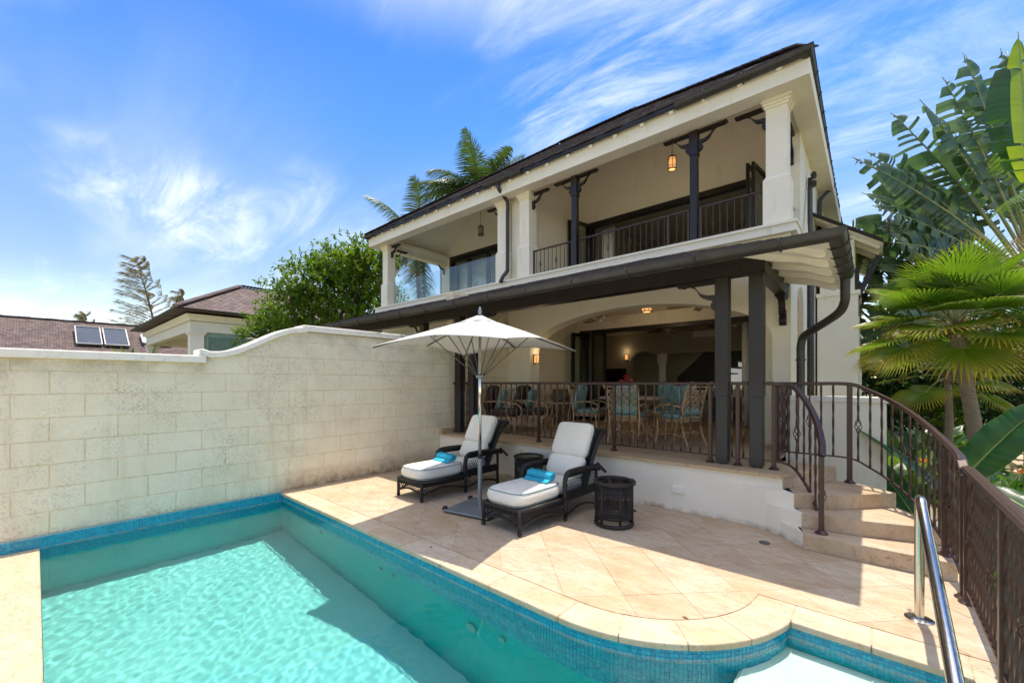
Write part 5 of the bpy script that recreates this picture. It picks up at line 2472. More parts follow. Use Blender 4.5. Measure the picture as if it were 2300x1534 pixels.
glow((-3.28, 8.9, 6.0), 1.0, 'lantern_light')
glow((-3.9, 9.05, 3.08), 1.6, 'ceiling_lamp_light')
glow((-5.85, 7.66, 2.3), .5, 'pier_sconce_light')
glow((-6.95, 14.2, 2.75), .5, 'room_sconce_light')
lantern((-3.28, 8.9, 7.55), 'lit amber iron lantern hanging in the right-hand balcony', True, 1.10)
lantern((-9.05, 8.9, 7.55), 'unlit iron lantern hanging in the left-hand balcony', False, 1.15)
cl_ = thing('ceiling_lamp', 'lit amber drum lamp on the loggia ceiling between the fans', 'lamp', (-3.9, 9.05, 3.38))
b = MB()
b.lathe([(.13, -.001), (.13, -.025), (.10, -.03)], (-3.9, 9.05, 3.38), 20)
b.lathe([(.115, -.165), (.13, -.165), (.13, -.185), (.09, -.185), (.09, -.165)], (-3.9, 9.05, 3.38), 20)
for k in range(8):
    a = 2 * math.pi * k / 8
    b.tube([(-3.9 + .117 * math.cos(a), 9.05 + .117 * math.sin(a), 3.36), (-3.9 + .117 * math.cos(a), 9.05 + .117 * math.sin(a), 3.2)], .006, 5)
b.tube([(-3.9 + .118 * math.cos(2 * math.pi * k / 20), 9.05 + .118 * math.sin(2 * math.pi * k / 20), 3.28) for k in range(20)], .005, 5, closed=True)
b.build('frame', lamp_iron, cl_, smooth=True, auto=40)
b = MB()
b.lathe([(.10, -.175), (.105, -.17), (.105, -.03), (.09, -.03)], (-3.9, 9.05, 3.38), 20)
b.build('shade', AMBER, cl_, smooth=True, auto=40)


def sconce(x, y, z, nx_, ny_, label):
    o = thing('wall_sconce', label, 'wall lamp', (x, y, z), math.atan2(ny_, nx_), 'wall sconces')
    OFF[o.name] = Vector((0, 0, 0))
    b = MB()
    b.cbox(0, .015, -.05, .05, -.10, .10, .003)
    for zz_ in (-.105, .095):
        b.box(.0151, .10, -.06, .06, zz_, zz_ + .012)
    for yy_ in (-.056, .05):
        b.box(.094, .1, yy_, yy_ + .006, -.093, .095)
    b.build('frame', lamp_iron, o)
    b = MB()
    b.cbox(.016, .088, -.046, .046, -.088, .09, .01)
    b.build('shade', AMBER, o)
    return o


sconce(-5.977, 7.62, 2.16, 1, 0, 'lit amber sconce on the left pier of the loggia arch')
sconce(-6.95, 14.39, 2.55, 0, -1, 'lit amber sconce on the wall deep inside the living room')

# ------------------------------------------------------------------ ceiling fans
FANW = simple('fan_white', (.66, .62, .53), .5, .05)
FANB = simple('fan_blade', (.45, .34, .22), .5, .12, 5)
FAND = simple('fan_blade_dark', (.16, .08, .04), .5, .15, 5)


def fan(loc, rot, label, drop, blade):
    o = thing('ceiling_fan', label, 'ceiling fan', loc, rot, 'ceiling fans')
    OFF[o.name] = Vector((0, 0, 0))
    b = MB()
    b.lathe([(.055, 0), (.055, -.02), (.02, -.05), (.012, -.05), (.012, -drop)], (0, 0, 0), 16)
    b.build('rod', FANW, o, smooth=True, auto=40)
    b = MB()
    b.lathe([(.02, 0), (.10, -.015), (.115, -.04), (.115, -.085), (.09, -.10), (.06, -.105), (.055, -.15), (.03, -.165), (0, -.166)], (0, 0, -drop), 20)
    b.build('motor', FANW, o, smooth=True, auto=40)
    for k in range(5):
        a = 2 * math.pi * k / 5
        c_, s_ = math.cos(a), math.sin(a)
        b = MB()
        b.beam((.10 * c_, .10 * s_, -drop - .09), (.22 * c_, .22 * s_, -drop - .095), .05, .012)
        arm = b.build('blade_arm', FANW, o)
        b = MB()
        pr = [(.20, -.055), (.62, -.075), (.68, -.05), (.69, 0), (.68, .05), (.62, .075), (.20, .055)]
        vs = []
        for h in (0, .008):
            for u, w in pr:
                vs.append((u * c_ - w * s_, u * s_ + w * c_, -drop - .10 + h + w * .22))
        m_ = len(pr)
        b.add(vs, [tuple(range(m_))[::-1], tuple(range(m_, 2 * m_))] + [(q, (q + 1) % m_, m_ + (q + 1) % m_, m_ + q) for q in range(m_)])
        b.fix = True
        b.build('blade', blade, arm)
    return o


fan((-5.1, 9.1, 3.38), .2, 'white ceiling fan at the left of the loggia ceiling', .12, FANB)
fan((-2.75, 9.1, 3.38), .75, 'white ceiling fan at the right of the loggia ceiling', .06, FANB)
fan((-4.75, 12.6, 3.38), .5, 'ceiling fan with dark blades inside the living room, in the middle of the opening', .1, FAND)
fan((-3.0, 12.9, 3.38), .9, 'ceiling fan with dark blades inside the living room, at the right of the opening', .06, FAND)

# ------------------------------------------------------------------ indoor things
ac = thing('air_conditioner', 'white wall air conditioner over the inner lintel', 'air conditioner', (-4.0, 14.3, 3.02))
b = MB()
b.cbox(-4.55, -3.5, 14.15, 14.399, 3.03, 3.29, .02)
b.build('casing', WHITE, ac)
b = MB()
b.box(-4.5, -3.55, 14.142, 14.149, 3.045, 3.085)
b.build('louvre', simple('louvre_grey', (.3, .3, .28), .5), ac)
tv = thing('television', 'black flat television standing in the living room behind the folded doors', 'television', (-6.7, 13.3, T))
b = MB()
b.cbox(-7.3, -6.45, 13.25, 13.31, 1.55, 2.1, .006)
b.build('screen', simple('screen_black', (.008, .008, .009), .25, .1), tv)
b = MB()
b.cbox(-7.4, -6.35, 13.2, 13.6, T, 1.45, .01)
b.box(-6.95, -6.8, 13.26, 13.32, 1.45, 1.55)
b.build('stand', BLACKW, tv)
ch = thing('chest', 'dark wooden chest inside the living room on the right', 'chest', (-2.75, 11.9, T))
LEATH = simple('chest_leather', (.045, .022, .016), .5, .2, 6)
b = MB()
b.cbox(-3.35, -2.2, 11.6, 12.1, T + .04, 1.16, .012)
b.build('body', LEATH, ch)
b = MB()
b.cbox(-3.38, -2.17, 11.57, 12.13, 1.161, 1.23, .012)
b.build('lid', LEATH, ch)
mi = thing('wall_picture', 'narrow dark framed picture on the back wall of the living room', 'picture', (-3.0, 16.49, 1.6))
b = MB()
b.cbox(-4.62, -4.38, 16.46, 16.499, 1.35, 2.15, .006)
b.build('frame', BLACKW, mi)

# ------------------------------------------------------------------ rattan furniture
t = NT('rattan')
geo = t.n('ShaderNodeNewGeometry')
n_ = t.noise(geo.outputs['Position'], 18, 4)
t.col(t.mixc(t.ramp(n_, .3, .7), (.50, .30, .15), (.68, .46, .26))).rough(.55)
RATT = t.m
TEAL = simple('teal_fabric', (.20, .35, .32), .9, .1, 6, .3, 200)
BROWN = simple('brown_fabric', (.07, .04, .027), .9, .15, 6, .3, 150)
STONET = simple('table_stone', (.46, .36, .25), .5, .15, 9)


def cushion(par, x0, x1, y0, y1, z0, z1, mat, name, rot=0, piv=None, piping=None):
    b, seam = rounded_slab(x0, x1, y0, y1, z0, z1, min(.035, (z1 - z0) * .4), .012)
    if rot:
        tilt(b, piv[0], piv[1], rot)
    o = b.build(name, mat, par, smooth=True)
    if piping:
        bb = MB()
        bb.tube([(p[0] * 1.01, p[1], p[2]) for p in seam], .0035, 4, closed=True)
        if rot:
            tilt(bb, piv[0], piv[1], rot)
        bb.build('piping', piping, o)
    return o


def make_dining_chair(label):
    """faces +y; back at -y"""
    o = thing('rattan_dining_chair', label, 'chair', (0, 0, 0), 0, 'rattan dining chairs')
    w = .25
    for sx in (-1, 1):
        b = MB()   # back leg rising into the scrolled back post
        b.tube(bez([(sx * .24, -.34, 0), (sx * .235, -.25, .22), (sx * w, -.22, .42), (sx * w, -.27, .72), (sx * w, -.33, .93), (sx * w, -.37, 1.0), (sx * w, -.43, 1.01), (sx * w, -.46, .96), (sx * w, -.43, .92), (sx * w, -.39, .93)], 4), .013, 8)
        b.build('back_leg', RATT, o, smooth=True)
        b = MB()
        b.tube(bez([(sx * .25, .27, 0), (sx * .235, .23, .2), (sx * w, .22, .42)], 5), .013, 8)
        b.build('front_leg', RATT, o, smooth=True)
        b = MB()
        b.tube([(sx * .238, .23, .16), (sx * .2, .0, .2), (sx * .236, -.25, .16)], .008, 6)
        b.build('side_stretcher', RATT, o, smooth=True)
        b = MB()
        b.tube(bez([(sx * w, -.25, .62), (sx * w, .0, .66), (sx * w, .2, .63), (sx * w, .27, .56), (sx * w, .22, .50), (sx * w, .16, .54)], 4), .011, 6)
        b.build('arm_scroll', RATT, o, smooth=True)
    b = MB()
    for z in (.40, .43):
        b.tube([(-w, -.22, z), (w, -.22, z), (w, .22, z), (-w, .22, z)], .010, 6, closed=True)
    b.build('seat_frame', RATT, o, smooth=True)
    b = MB()
    b.tube(bez([(-.235, -.24, .18), (-.1, -.2, .24), (0, -.21, .2), (.1, -.2, .24), (.235, -.24, .18)], 4), .008, 6)
    b.build('stretcher', RATT, o, smooth=True)
    # lattice back
    b = MB()

    def BP(u, s_):
        return V3(-w + 2 * w * u, -.225 - .115 * s_ ** 1.3, .46 + .48 * s_)
    for s_ in (.0, .12, .88, 1.0):
        b.tube([BP(0, s_), BP(.5, s_), BP(1, s_)], .011, 6)
    n = 4
    for k in range(-3, n):
        for dirn in (1, -1):
            pts = []
            for q in range(9):
                s_ = .12 + .76 * q / 8
                u = (k + 3.2 * (q / 8)) / n if dirn == 1 else (k + 3.2 * (1 - q / 8)) / n
                if 0 <= u <= 1:
                    pts.append(BP(u, s_))
            if len(pts) > 1:
                b.tube(pts, 0, flat=(.038, .010))
    b.build('back_lattice', RATT, o)
    cushion(o, -.235, .235, -.20, .235, .44, .52, TEAL, 'seat_cushion', piping=BROWN)
    cushion(o, -.225, .225, -.21, .27, .50, .57, TEAL, 'back_cushion', R(78), (-.20, .50), BROWN)
    return o


dc = make_dining_chair('rattan chair with its lattice back to the railing, at the front of the round table')
dc.location = (-3.13, 6.52, T)
dc.rotation_euler = (0, 0, R(8))
copy_tree(dc, None, (-4.12, 6.95, T), R(-82), 'rattan chair with teal cushions at the left of the round table')
copy_tree(dc, None, (-2.42, 6.86, T), R(74), 'rattan chair with teal cushions at the right of the round table')
copy_tree(dc, None, (-3.02, 7.72, T), R(165), 'rattan chair with teal cushions at the far side of the round table')
dt = thing('dining_table', 'round stone-topped rattan dining table among the four chairs', 'table', (-3.3, 7.02, T))
OFF[dt.name] = Vector((0, 0, 0))
b = MB()
b.lathe([(0, .715), (.56, .715), (.575, .725), (.575, .745), (.56, .757), (0, .757)], (0, 0, 0), 40)
b.build('top', STONET, dt, smooth=True, auto=40)
for k in range(4):
    a = math.pi / 2 * k + .5
    c_, s_ = math.cos(a), math.sin(a)
    b = MB()
    b.tube(bez([(.42 * c_, .42 * s_, .0), (.3 * c_, .3 * s_, .12), (.14 * c_, .14 * s_, .36), (.3 * c_, .3 * s_, .62), (.42 * c_, .42 * s_, .714)], 5), .016, 8)
    b.tube(bez([(.40 * c_, .40 * s_, .10), (.30 * c_, .30 * s_, .2), (.2 * c_, .2 * s_, .13), (.27 * c_, .27 * s_, .07)], 4), .009, 6)
    b.build('leg', RATT, dt, smooth=True)


def make_armchair(label):
    o = thing('rattan_armchair', label, 'armchair', (0, 0, 0), 0, 'rattan armchairs')
    w = .33
    for sx in (-1, 1):
        b = MB()
        b.tube(bez([(sx * .3, -.33, 0), (sx * w, -.30, .32), (sx * w, -.36, .6), (sx * w, -.46, .86)], 5), .016, 8)
        b.build('back_leg', RATT, o, smooth=True)
        b = MB()
        b.tube([(sx * .31, .32, 0), (sx * w, .32, .30)], .016, 8)
        b.build('front_leg', RATT, o, smooth=True)
        b = MB()
        cy_, cz_ = .30, .43
        pts = [(sx * w, -.37, .62), (sx * w, -.1, .63), (sx * w, .15, .615)] + [(sx * w, cy_ + .16 * math.cos(a), cz_ + .16 * math.sin(a)) for a in [math.pi * .62 - 2 * math.pi * .92 * k / 14 for k in range(15)]]
        b.tube(bez(pts, 3), .014, 8)
        b.build('arm_scroll', RATT, o, smooth=True)
    b = MB()
    for z in (.27, .31):
        b.tube([(-w, -.30, z), (w, -.30, z), (w, .32, z), (-w, .32, z)], .013, 6, closed=True)
    b.tube([(-w, .32, .12), (0, .32, .15), (w, .32, .12)], .010, 6)
    b.build('seat_frame', RATT, o, smooth=True)
    b = MB()
    for k in range(7):
        x = -w + 2 * w * k / 6
        b.tube([(x, -.31, .33), (x, -.46, .86)], .009, 6)
    b.tube([(-w, -.46, .86), (w, -.46, .86)], .014, 8)
    b.build('back_frame', RATT, o, smooth=True)
    cushion(o, -.31, .31, -.28, .34, .325, .46, BROWN, 'seat_cushion', piping=TEAL)
    cushion(o, -.30, .30, -.27, .25, .44, .56, BROWN, 'back_cushion', R(75), (-.26, .44))
    return o


for (loc, rz, lab) in (((-5.86, 6.42, T), R(-62), 'rattan armchair with brown cushions nearest the boundary wall'),
                       ((-5.62, 7.12, T), R(-75), 'rattan armchair with brown cushions beside the basket table')):
    arm_ = make_armchair(lab)
    arm_.location = loc
    arm_.rotation_euler = (0, 0, rz)
    pl = thing('throw_pillow', 'square teal pillow on the ' + ('armchair nearest the boundary wall' if loc[1] < 7 else 'armchair beside the basket table'), 'pillow', loc, rz, 'teal pillows')
    OFF[pl.name] = Vector((0, 0, 0))
    b, seam = rounded_slab(-.2, .2, -.2, .2, -.05, .05, .045, .02)
    b.v = [(x, y, z) for x, y, z in b.v]
    tilt(b, 0, 0, R(72))
    b.v = [(x + .05, y - .02, z + .66) for x, y, z in b.v]
    b.build('cover', TEAL, pl, smooth=True)
st = thing('rattan_side_table', 'small round rattan table holding a wicker bowl', 'side table', (-5.28, 7.62, T))
OFF[st.name] = Vector((0, 0, 0))
b = MB()
b.lathe([(0, .545), (.29, .545), (.30, .56), (.29, .578), (0, .578)], (0, 0, 0), 28)
b.build('top', STONET, st, smooth=True, auto=40)
for k in range(4):
    a = math.pi / 2 * k + .3
    b = MB()
    b.tube(bez([(.26 * math.cos(a), .26 * math.sin(a), 0), (.2 * math.cos(a), .2 * math.sin(a), .25), (.25 * math.cos(a), .25 * math.sin(a), .545)], 5), .013, 8)
    b.build('leg', RATT, st, smooth=True)
t = NT('basket_weave')
w_ = t.n('ShaderNodeTexWave')
w_.inputs['Scale'].default_value = 30
w_.inputs['Distortion'].default_value = 3
w_.bands_direction = 'Z'
t.l(t.coord(), w_.inputs['Vector'])
t.col(t.mixc(w_.outputs[1], (.09, .06, .035), (.34, .26, .17))).rough(.8)
t.bump(w_.outputs[1], .7, .01)
BASK = t.m
b = MB()
b.lathe([(.10, 0), (.17, .05), (.215, .12), (.22, .15), (.20, .15), (.195, .12), (.15, .06), (.0, .04)], (-5.28, 7.62, T + .579), 24, caps=False)
tag(b.build('wicker_bowl', BASK, None, smooth=True), 'wide brown wicker bowl on the small rattan table', 'bowl')
tb = thing('wicker_basket', 'tall wicker basket with two loop handles standing against the loggia wall', 'basket', (-5.72, 8.35, T))
OFF[tb.name] = Vector((0, 0, 0))
b = MB()
b.lathe([(.18, 0), (.2, .2), (.22, .5), (.225, .85), (.21, .85), (.2, .5), (.17, .03), (0, .03)], (0, 0, 0), 24, caps=False)
b.build('body', BASK, tb, smooth=True)
for sx in (-1, 1):
    b = MB()
    b.tube([(sx * .16 + .06 * math.cos(a), .06 * math.sin(a) * 0 - .1 * sx * 0, .84 + .14 * math.sin(a)) for a in [math.pi * k / 10 for k in range(11)]], .013, 6)
    b.build('handle', RATT, tb, smooth=True)
# anthurium on the table
pt = thing('anthurium_plant', 'potted anthurium with red flowers on the dining table', 'plant', (-3.42, 7.05, T + .7575))
OFF[pt.name] = Vector((0, 0, 0))
b = MB()
b.lathe([(.06, 0), (.085, .10), (.09, .13), (.08, .13), (.07, .11), (0, .10)], (0, 0, 0), 16, caps=False)
b.build('pot', simple('pot_white', (.5, .48, .42), .4), pt, smooth=True)
t = NT('plant_leaf_dark')
geo = t.n('ShaderNodeNewGeometry')
t.col(t.mixc(geo.outputs['Random Per Island'], (.02, .06, .012), (.05, .13, .025))).rough(.4)
LEAFD = t.m
RED = simple('anthurium_red', (.55, .02, .035), .35, .1)
rp = random.Random(5)
lv = MB()
fl_ = MB()
sp2 = MB()


def heart(b, c, yaw, pitch, s_):
    n = 10
    c_, s2 = math.cos(yaw), math.sin(yaw)
    cp, sp_ = math.cos(pitch), math.sin(pitch)
    pts = [(0, 0), (-.12, .28), (.1, .45), (.45, .38), (.8, .15), (1, 0), (.8, -.15), (.45, -.38), (.1, -.45), (-.12, -.28)]
    vs = []
    for u, w in pts:
        u, w = u * s_, w * s_
        h = -.25 * u * u / s_ - abs(w) * .15
        x, z = u * cp - h * sp_, u * sp_ + h * cp
        vs.append((c[0] + x * c_ - w * s2, c[1] + x * s2 + w * c_, c[2] + z))
    b.add(vs, [tuple(range(len(vs)))])


for k in range(34):
    a = rp.uniform(0, 6.28)
    r_ = rp.uniform(.03, .17)
    z = rp.uniform(.13, .27) - r_ * .3
    heart(lv, (r_ * math.cos(a), r_ * math.sin(a), z), a + rp.uniform(-.5, .5), rp.uniform(-.5, .6), rp.uniform(.08, .12))
    lv.tube([(0, 0, .1), (r_ * math.cos(a), r_ * math.sin(a), z)], .003, 4)
lv.build('leaves', LEAFD, pt, kind='stuff')
for k, (x, y, z, s_) in enumerate(((.02, -.06, .36, .13), (-.03, .0, .31, .11), (-.16, -.05, .26, .09), (.08, .02, .29, .08), (.0, -.12, .28, .09))):
    b = MB()
    heart(b, (x, y, z), R(-60) + k, .5, s_)
    b.tube([(0, 0, .12), (x, y, z)], .003, 4)
    q = b.build('flower', RED, pt)
    q.modifiers.new('thick', 'SOLIDIFY').thickness = .003
# ------------------------------------------------------------------ foliage materials
def m_leaf(name, a, b_, rough=.45, trans=.35, tint=None, tipcol=None):
    t = NT(name)
    geo = t.n('ShaderNodeNewGeometry')
    n = t.noise(geo.outputs['Position'], 3.0, 3)
    k = t.math('ADD', t.math('MULTIPLY', geo.outputs['Random Per Island'], .7), t.math('MULTIPLY', n, .4))
    c = t.mixc(t.ramp(k, .2, .95), a, b_)
    if tipcol:
        at_ = t.n('ShaderNodeAttribute')
        at_.attribute_name = 'tip'
        sp_ = t.n('ShaderNodeSeparateColor')
        t.l(at_.outputs['Color'], sp_.inputs[0])
        c = t.mixc(sp_.outputs[0], c, tipcol)
        c = t.mixc(sp_.outputs[1], c, (.30, .19, .10))
    t.col(c).rough(rough)
    tl = t.n('ShaderNodeBsdfTranslucent')
    t.l(t.mixc(.5, c, tint or tuple(min(1, x * 1.8) for x in b_)), tl.inputs[0])
    ms = t.n('ShaderNodeMixShader')
    ms.inputs[0].default_value = trans
    t.l(t.b.outputs[0], ms.inputs[1])
    t.l(tl.outputs[0], ms.inputs[2])
    t.l(ms.outputs[0], t.out.inputs[0])
    return t.m


LEAF_TREE = m_leaf('leaf_glossy_green', (.045, .10, .010), (.17, .27, .02), .35, .42, (.33, .52, .02))
LEAF_DARK = m_leaf('leaf_deep_green', (.012, .045, .012), (.045, .11, .022), .35, .3)
LEAF_LIME = m_leaf('leaf_lime', (.03, .09, .010), (.10, .20, .02), .4, .42, (.26, .45, .03))
PALM_L = m_leaf('coconut_leaflet', (.022, .05, .010), (.07, .12, .018), .4, .32)
PALM_DRY = m_leaf('coconut_dry_leaflet', (.22, .15, .06), (.38, .27, .12), .7, .3)
FAN_L = m_leaf('fan_palm_leaf', (.035, .11, .008), (.11, .22, .014), .4, .45, (.30, .52, .02), (.52, .31, .02))
TRAV_L = m_leaf('traveller_leaf', (.05, .10, .05), (.13, .19, .11), .3, .35, (.2, .4, .06))
BANANA = m_leaf('paddle_leaf', (.012, .055, .014), (.032, .10, .02), .36, .32, (.12, .34, .02))
BANANA_LIT = m_leaf('paddle_leaf_sunlit', (.14, .25, .01), (.22, .34, .015), .4, .5, (.55, .7, .03))  # brighter copy of the paddle leaf, sunlight put into its colour
CASU = m_leaf('casuarina_needles', (.22, .20, .085), (.38, .33, .15), .7, .4)
STALK = simple('leaf_stalk', (.30, .31, .13), .45, .15, 5)
STALK_RIB = simple('leaf_midrib', (.24, .30, .07), .45, .12, 5)
t = NT('palm_bark')
v = t.coord((1, 1, 9))
n = t.noise(v, 9, 5, .7)
t.col(t.mixc(t.ramp(n, .3, .7), (.17, .125, .085), (.34, .27, .20))).rough(.9)
t.bump(n, .5, .02)
PBARK = t.m
BARK = simple('tree_bark', (.12, .09, .065), .9, .3, 9, .5, 30)
FIBRE = simple('palm_fibre', (.14, .075, .04), .95, .3, 20, .5, 40)


def leafquad(b, c, d, up, L_, w, fold=.25, tip=.0):
    """diamond leaf with a centre fold; c base, d direction, up normal"""
    s_ = d.cross(up)
    if s_.length < 1e-4:
        s_ = d.orthogonal()
    s_.normalize()
    u = s_.cross(d).normalized()
    m_ = c + d * (L_ * .45)
    e = c + d * L_ - u * (L_ * .12)
    b.add([c, m_ + s_ * (w / 2) + u * (w * fold), e, m_ - s_ * (w / 2) + u * (w * fold)], [(0, 1, 2), (0, 2, 3)])


def rdir(rn):
    while True:
        q = Vector((rn.uniform(-1, 1), rn.uniform(-1, 1), rn.uniform(-1, 1)))
        if .05 < q.length < 1:
            return q.normalized()


def leafy_tree(name, label, base, lobes, n_leaves, leaf, mat, seed, trunk_r=.14, group=None, cat='tree', w=.5, clump=9):
    """tapered trunk, limbs into each lobe, leaves in clumps near the lobes' surfaces"""
    rn = random.Random(seed)
    o = thing(name, label, cat, base, 0, group)
    B = Vector(base)
    b = MB()
    hub = Vector((sum(l[0] for l in lobes) / len(lobes), sum(l[1] for l in lobes) / len(lobes), min(l[2] - l[3] * .6 for l in lobes)))
    fork = B.lerp(hub, .75)
    b.tube(bez([B, B.lerp(fork, .5) + Vector((rn.uniform(-.1, .1), rn.uniform(-.1, .1), 0)), fork], 5), [trunk_r * (1 - .4 * k / 10) for k in range(11)], 8)
    for l in lobes:
        c = Vector(l[:3])
        mid = fork.lerp(c, .5) + Vector((rn.uniform(-.2, .2), rn.uniform(-.2, .2), -.1))
        b.tube(bez([fork, mid, c + Vector((0, 0, l[3] * .3))], 4), [trunk_r * .5 * (1 - .8 * k / 8) + .008 for k in range(9)], 6)
        for k in range(5):
            q = c + rdir(rn) * l[3] * .8
            b.tube([mid.lerp(c, .6), c.lerp(q, .5), q], [.025, .015, .006], 5)
    b.build('trunk', BARK, o, smooth=True)
    tot = sum(l[3] ** 2 for l in lobes)
    b = MB()
    for l in lobes:
        c = Vector(l[:3])
        m_ = int(n_leaves * l[3] ** 2 / tot / clump)
        for k in range(m_):
            q = rdir(rn)
            rr = l[3] * (rn.random() ** .45) * rn.uniform(.82, 1.18)
            p = c + Vector((q.x * rr, q.y * rr, q.z * rr * .92))
            tw = (q + Vector((0, 0, .55)) + rdir(rn) * .6).normalized()
            tl_ = rn.uniform(.12, .3) * (leaf / .12)
            for j in range(clump):
                s_ = j / clump
                d = (tw * .5 + rdir(rn)).normalized()
                leafquad(b, p + tw * tl_ * s_, d, (Vector((0, 0, 1)) + rdir(rn) * .5).normalized(), leaf * rn.uniform(.7, 1.25), leaf * w * rn.uniform(.8, 1.2))
    b.build('crown', mat, o, kind='stuff')
    return o


def W3(u, v, d):
    """plan helper: offsets right/up from the view axis at a given distance, in metres -> world"""
    return _FW * d + _RT * ((u - 1150) / 938 * d) + Vector((0, 0, 1.62 + (859 - v) / 938 * d))


# ------------------------------------------------------------------ broad leafy tree behind the boundary wall
lb_ = []
for u, v_, r_ in ((805, 600, 72), (765, 655, 85), (700, 640, 66), (835, 690, 75), (650, 680, 58), (600, 722, 40), (700, 725, 58), (560, 758, 26), (835, 585, 52), (745, 600, 50), (790, 735, 60), (640, 745, 50)):
    d = 16 + random.uniform(-.7, .7)
    p = W3(u, v_, d)
    lb_.append((p.x, p.y, p.z, r_ * d / 938))
leafy_tree('leafy_tree', 'bushy bright green tree behind the boundary wall, left of the villa', (-16.0, 7.0, zg), lb_, 24000, .15, LEAF_TREE, 11, .16)


# ------------------------------------------------------------------ coconut palms behind the roof
def coconut(label, base, crown, fronds, L_, seed, wind=Vector((-.5, -.35, 0)), dry=()):
    rn = random.Random(seed)
    o = thing('coconut_palm', label, 'palm', base, 0, 'coconut palms behind the villa')
    B, C_ = Vector(base), Vector(crown)
    b = MB()
    pts = bez([B, B.lerp(C_, .4) + Vector((.3, .1, 0)), C_], 10)
    b.tube(pts, [.2 - .09 * k / (len(pts) - 1) for k in range(len(pts))], 10)
    b.build('trunk', PBARK, o, smooth=True)
    for k in range(fronds):
        yaw = 2 * math.pi * k / fronds + rn.uniform(-.25, .25)
        el = rn.choice([R(70), R(50), R(30), R(10), R(-20)]) + rn.uniform(-.2, .2)
        d = Vector((math.cos(yaw) * math.cos(el), math.sin(yaw) * math.cos(el), math.sin(el)))
        n = 12
        p = C_.copy()
        vel = d.copy()
        ps = [p.copy()]
        seg = L_ * rn.uniform(.85, 1.1) / n
        for i in range(n):
            vel = (vel + Vector((0, 0, -.085)) + wind * .075).normalized()
            p = p + vel * seg
            ps.append(p.copy())
        b = MB()
        b.tube(ps, [.025 - .02 * i / n for i in range(n + 1)], 5)
        for i in range(56):
            s_ = .12 + .87 * i / 56
            f_ = s_ * n
            q = min(n - 1, int(f_))
            pt_ = ps[q].lerp(ps[q + 1], f_ - q)
            tang = (ps[q + 1] - ps[q]).normalized()
            side = tang.cross(Vector((0, 0, 1)))
            if side.length < 1e-3:
                side = tang.orthogonal()
            side.normalize()
            ll = L_ * .29 * math.sin(math.pi * min(1, .18 + .78 * s_)) ** .7
            for sg in (-1, 1):
                dd = (side * sg + tang * .55 + Vector((0, 0, -.25)) + wind * .55 + rdir(rn) * .12).normalized()
                e = pt_ + dd * ll + Vector((0, 0, -ll * .18)) + wind * ll * .12
                m_ = pt_ + dd * ll * .5
                wv = tang * .022 * (L_ / 3)
                b.add([pt_ - wv, pt_ + wv, m_ + wv * .9, m_ - wv * .9, e], [(0, 1, 2, 3), (3, 2, 4)])
        b.build('frond', PALM_DRY if k in dry else PALM_L, o)
    return o


coconut('tall wind-blown coconut palm rising over the roof ridge line', (-16.2, 15.2, zg), tuple(W3(1068, 445, 22)), 26, 3.5, 4)
coconut('lower coconut palm at the left end of the roof, also seen through the balcony', (-17.0, 12.4, zg), tuple(W3(935, 560, 21)), 18, 3.4, 9, dry=(3, 7, 11))


# ------------------------------------------------------------------ casuarina far left
def casuarina(label, base, top, seed, r_=1.0):
    rn = random.Random(seed)
    o = thing('casuarina_tree', label, 'tree', base, 0, 'casuarina trees')
    B, T_ = Vector(base), Vector(top)
    b = MB()
    tp = bez([B, B.lerp(T_, .5) + _RT * .5, T_], 10)
    b.tube(tp, [.16 - .15 * k / (len(tp) - 1) for k in range(len(tp))], 7)
    lv = MB()
    for k in range(54):
        s_ = .42 + .57 * k / 54
        i = min(len(tp) - 2, int(s_ * (len(tp) - 1)))
        p = tp[i].lerp(tp[i + 1], s_ * (len(tp) - 1) - i)
        a = rn.uniform(0, 6.28)
        d = (Vector((math.cos(a), math.sin(a), .5)) - _RT * .35).normalized()
        L_ = (1.05 - s_) * 3.6 * r_ + .5
        q = p + d * L_ * .6
        e = q + (d - _RT * .9 + Vector((0, 0, .15))).normalized() * L_ * .5
        b.tube([p, q, e], [.03, .018, .006], 4, caps=False)
        for j in range(84):
            f_ = rn.uniform(.15, 1)
            c = p.lerp(q, f_ * 2) if f_ < .5 else q.lerp(e, f_ * 2 - 1)
            dd = (-_RT * 1.0 + rdir(rn) * .45 + Vector((0, 0, -.12))).normalized()
            l_ = rn.uniform(.25, .6)
            sd = dd.cross(Vector((0, 0, 1))).normalized() * .008
            up = Vector((0, 0, .009))
            lv.add([c - up, c + up, c + dd * l_ + Vector((0, 0, -.06))], [(0, 1, 2)])
            lv.add([c - sd, c + sd, c + dd * l_ + Vector((0, 0, -.04))], [(0, 1, 2)])
    b.build('trunk', BARK, o, smooth=True)
    lv.build('crown', CASU, o, kind='stuff')
    return o


pb = W3(365, 859, 31)
casuarina('thin wind-bent casuarina rising behind the tiled pavilion roof', (pb.x, pb.y, zg), tuple(W3(305, 575, 31)), 3)
pb = W3(225, 859, 38)
casuarina('small casuarina tip just over the long shingle roof', (pb.x, pb.y, zg), tuple(W3(190, 704, 38)), 8, .55)
pb = W3(430, 859, 36)
casuarina('small casuarina tip beside the peak of the pavilion roof', (pb.x, pb.y, zg), tuple(W3(408, 655, 36)), 21, .5)


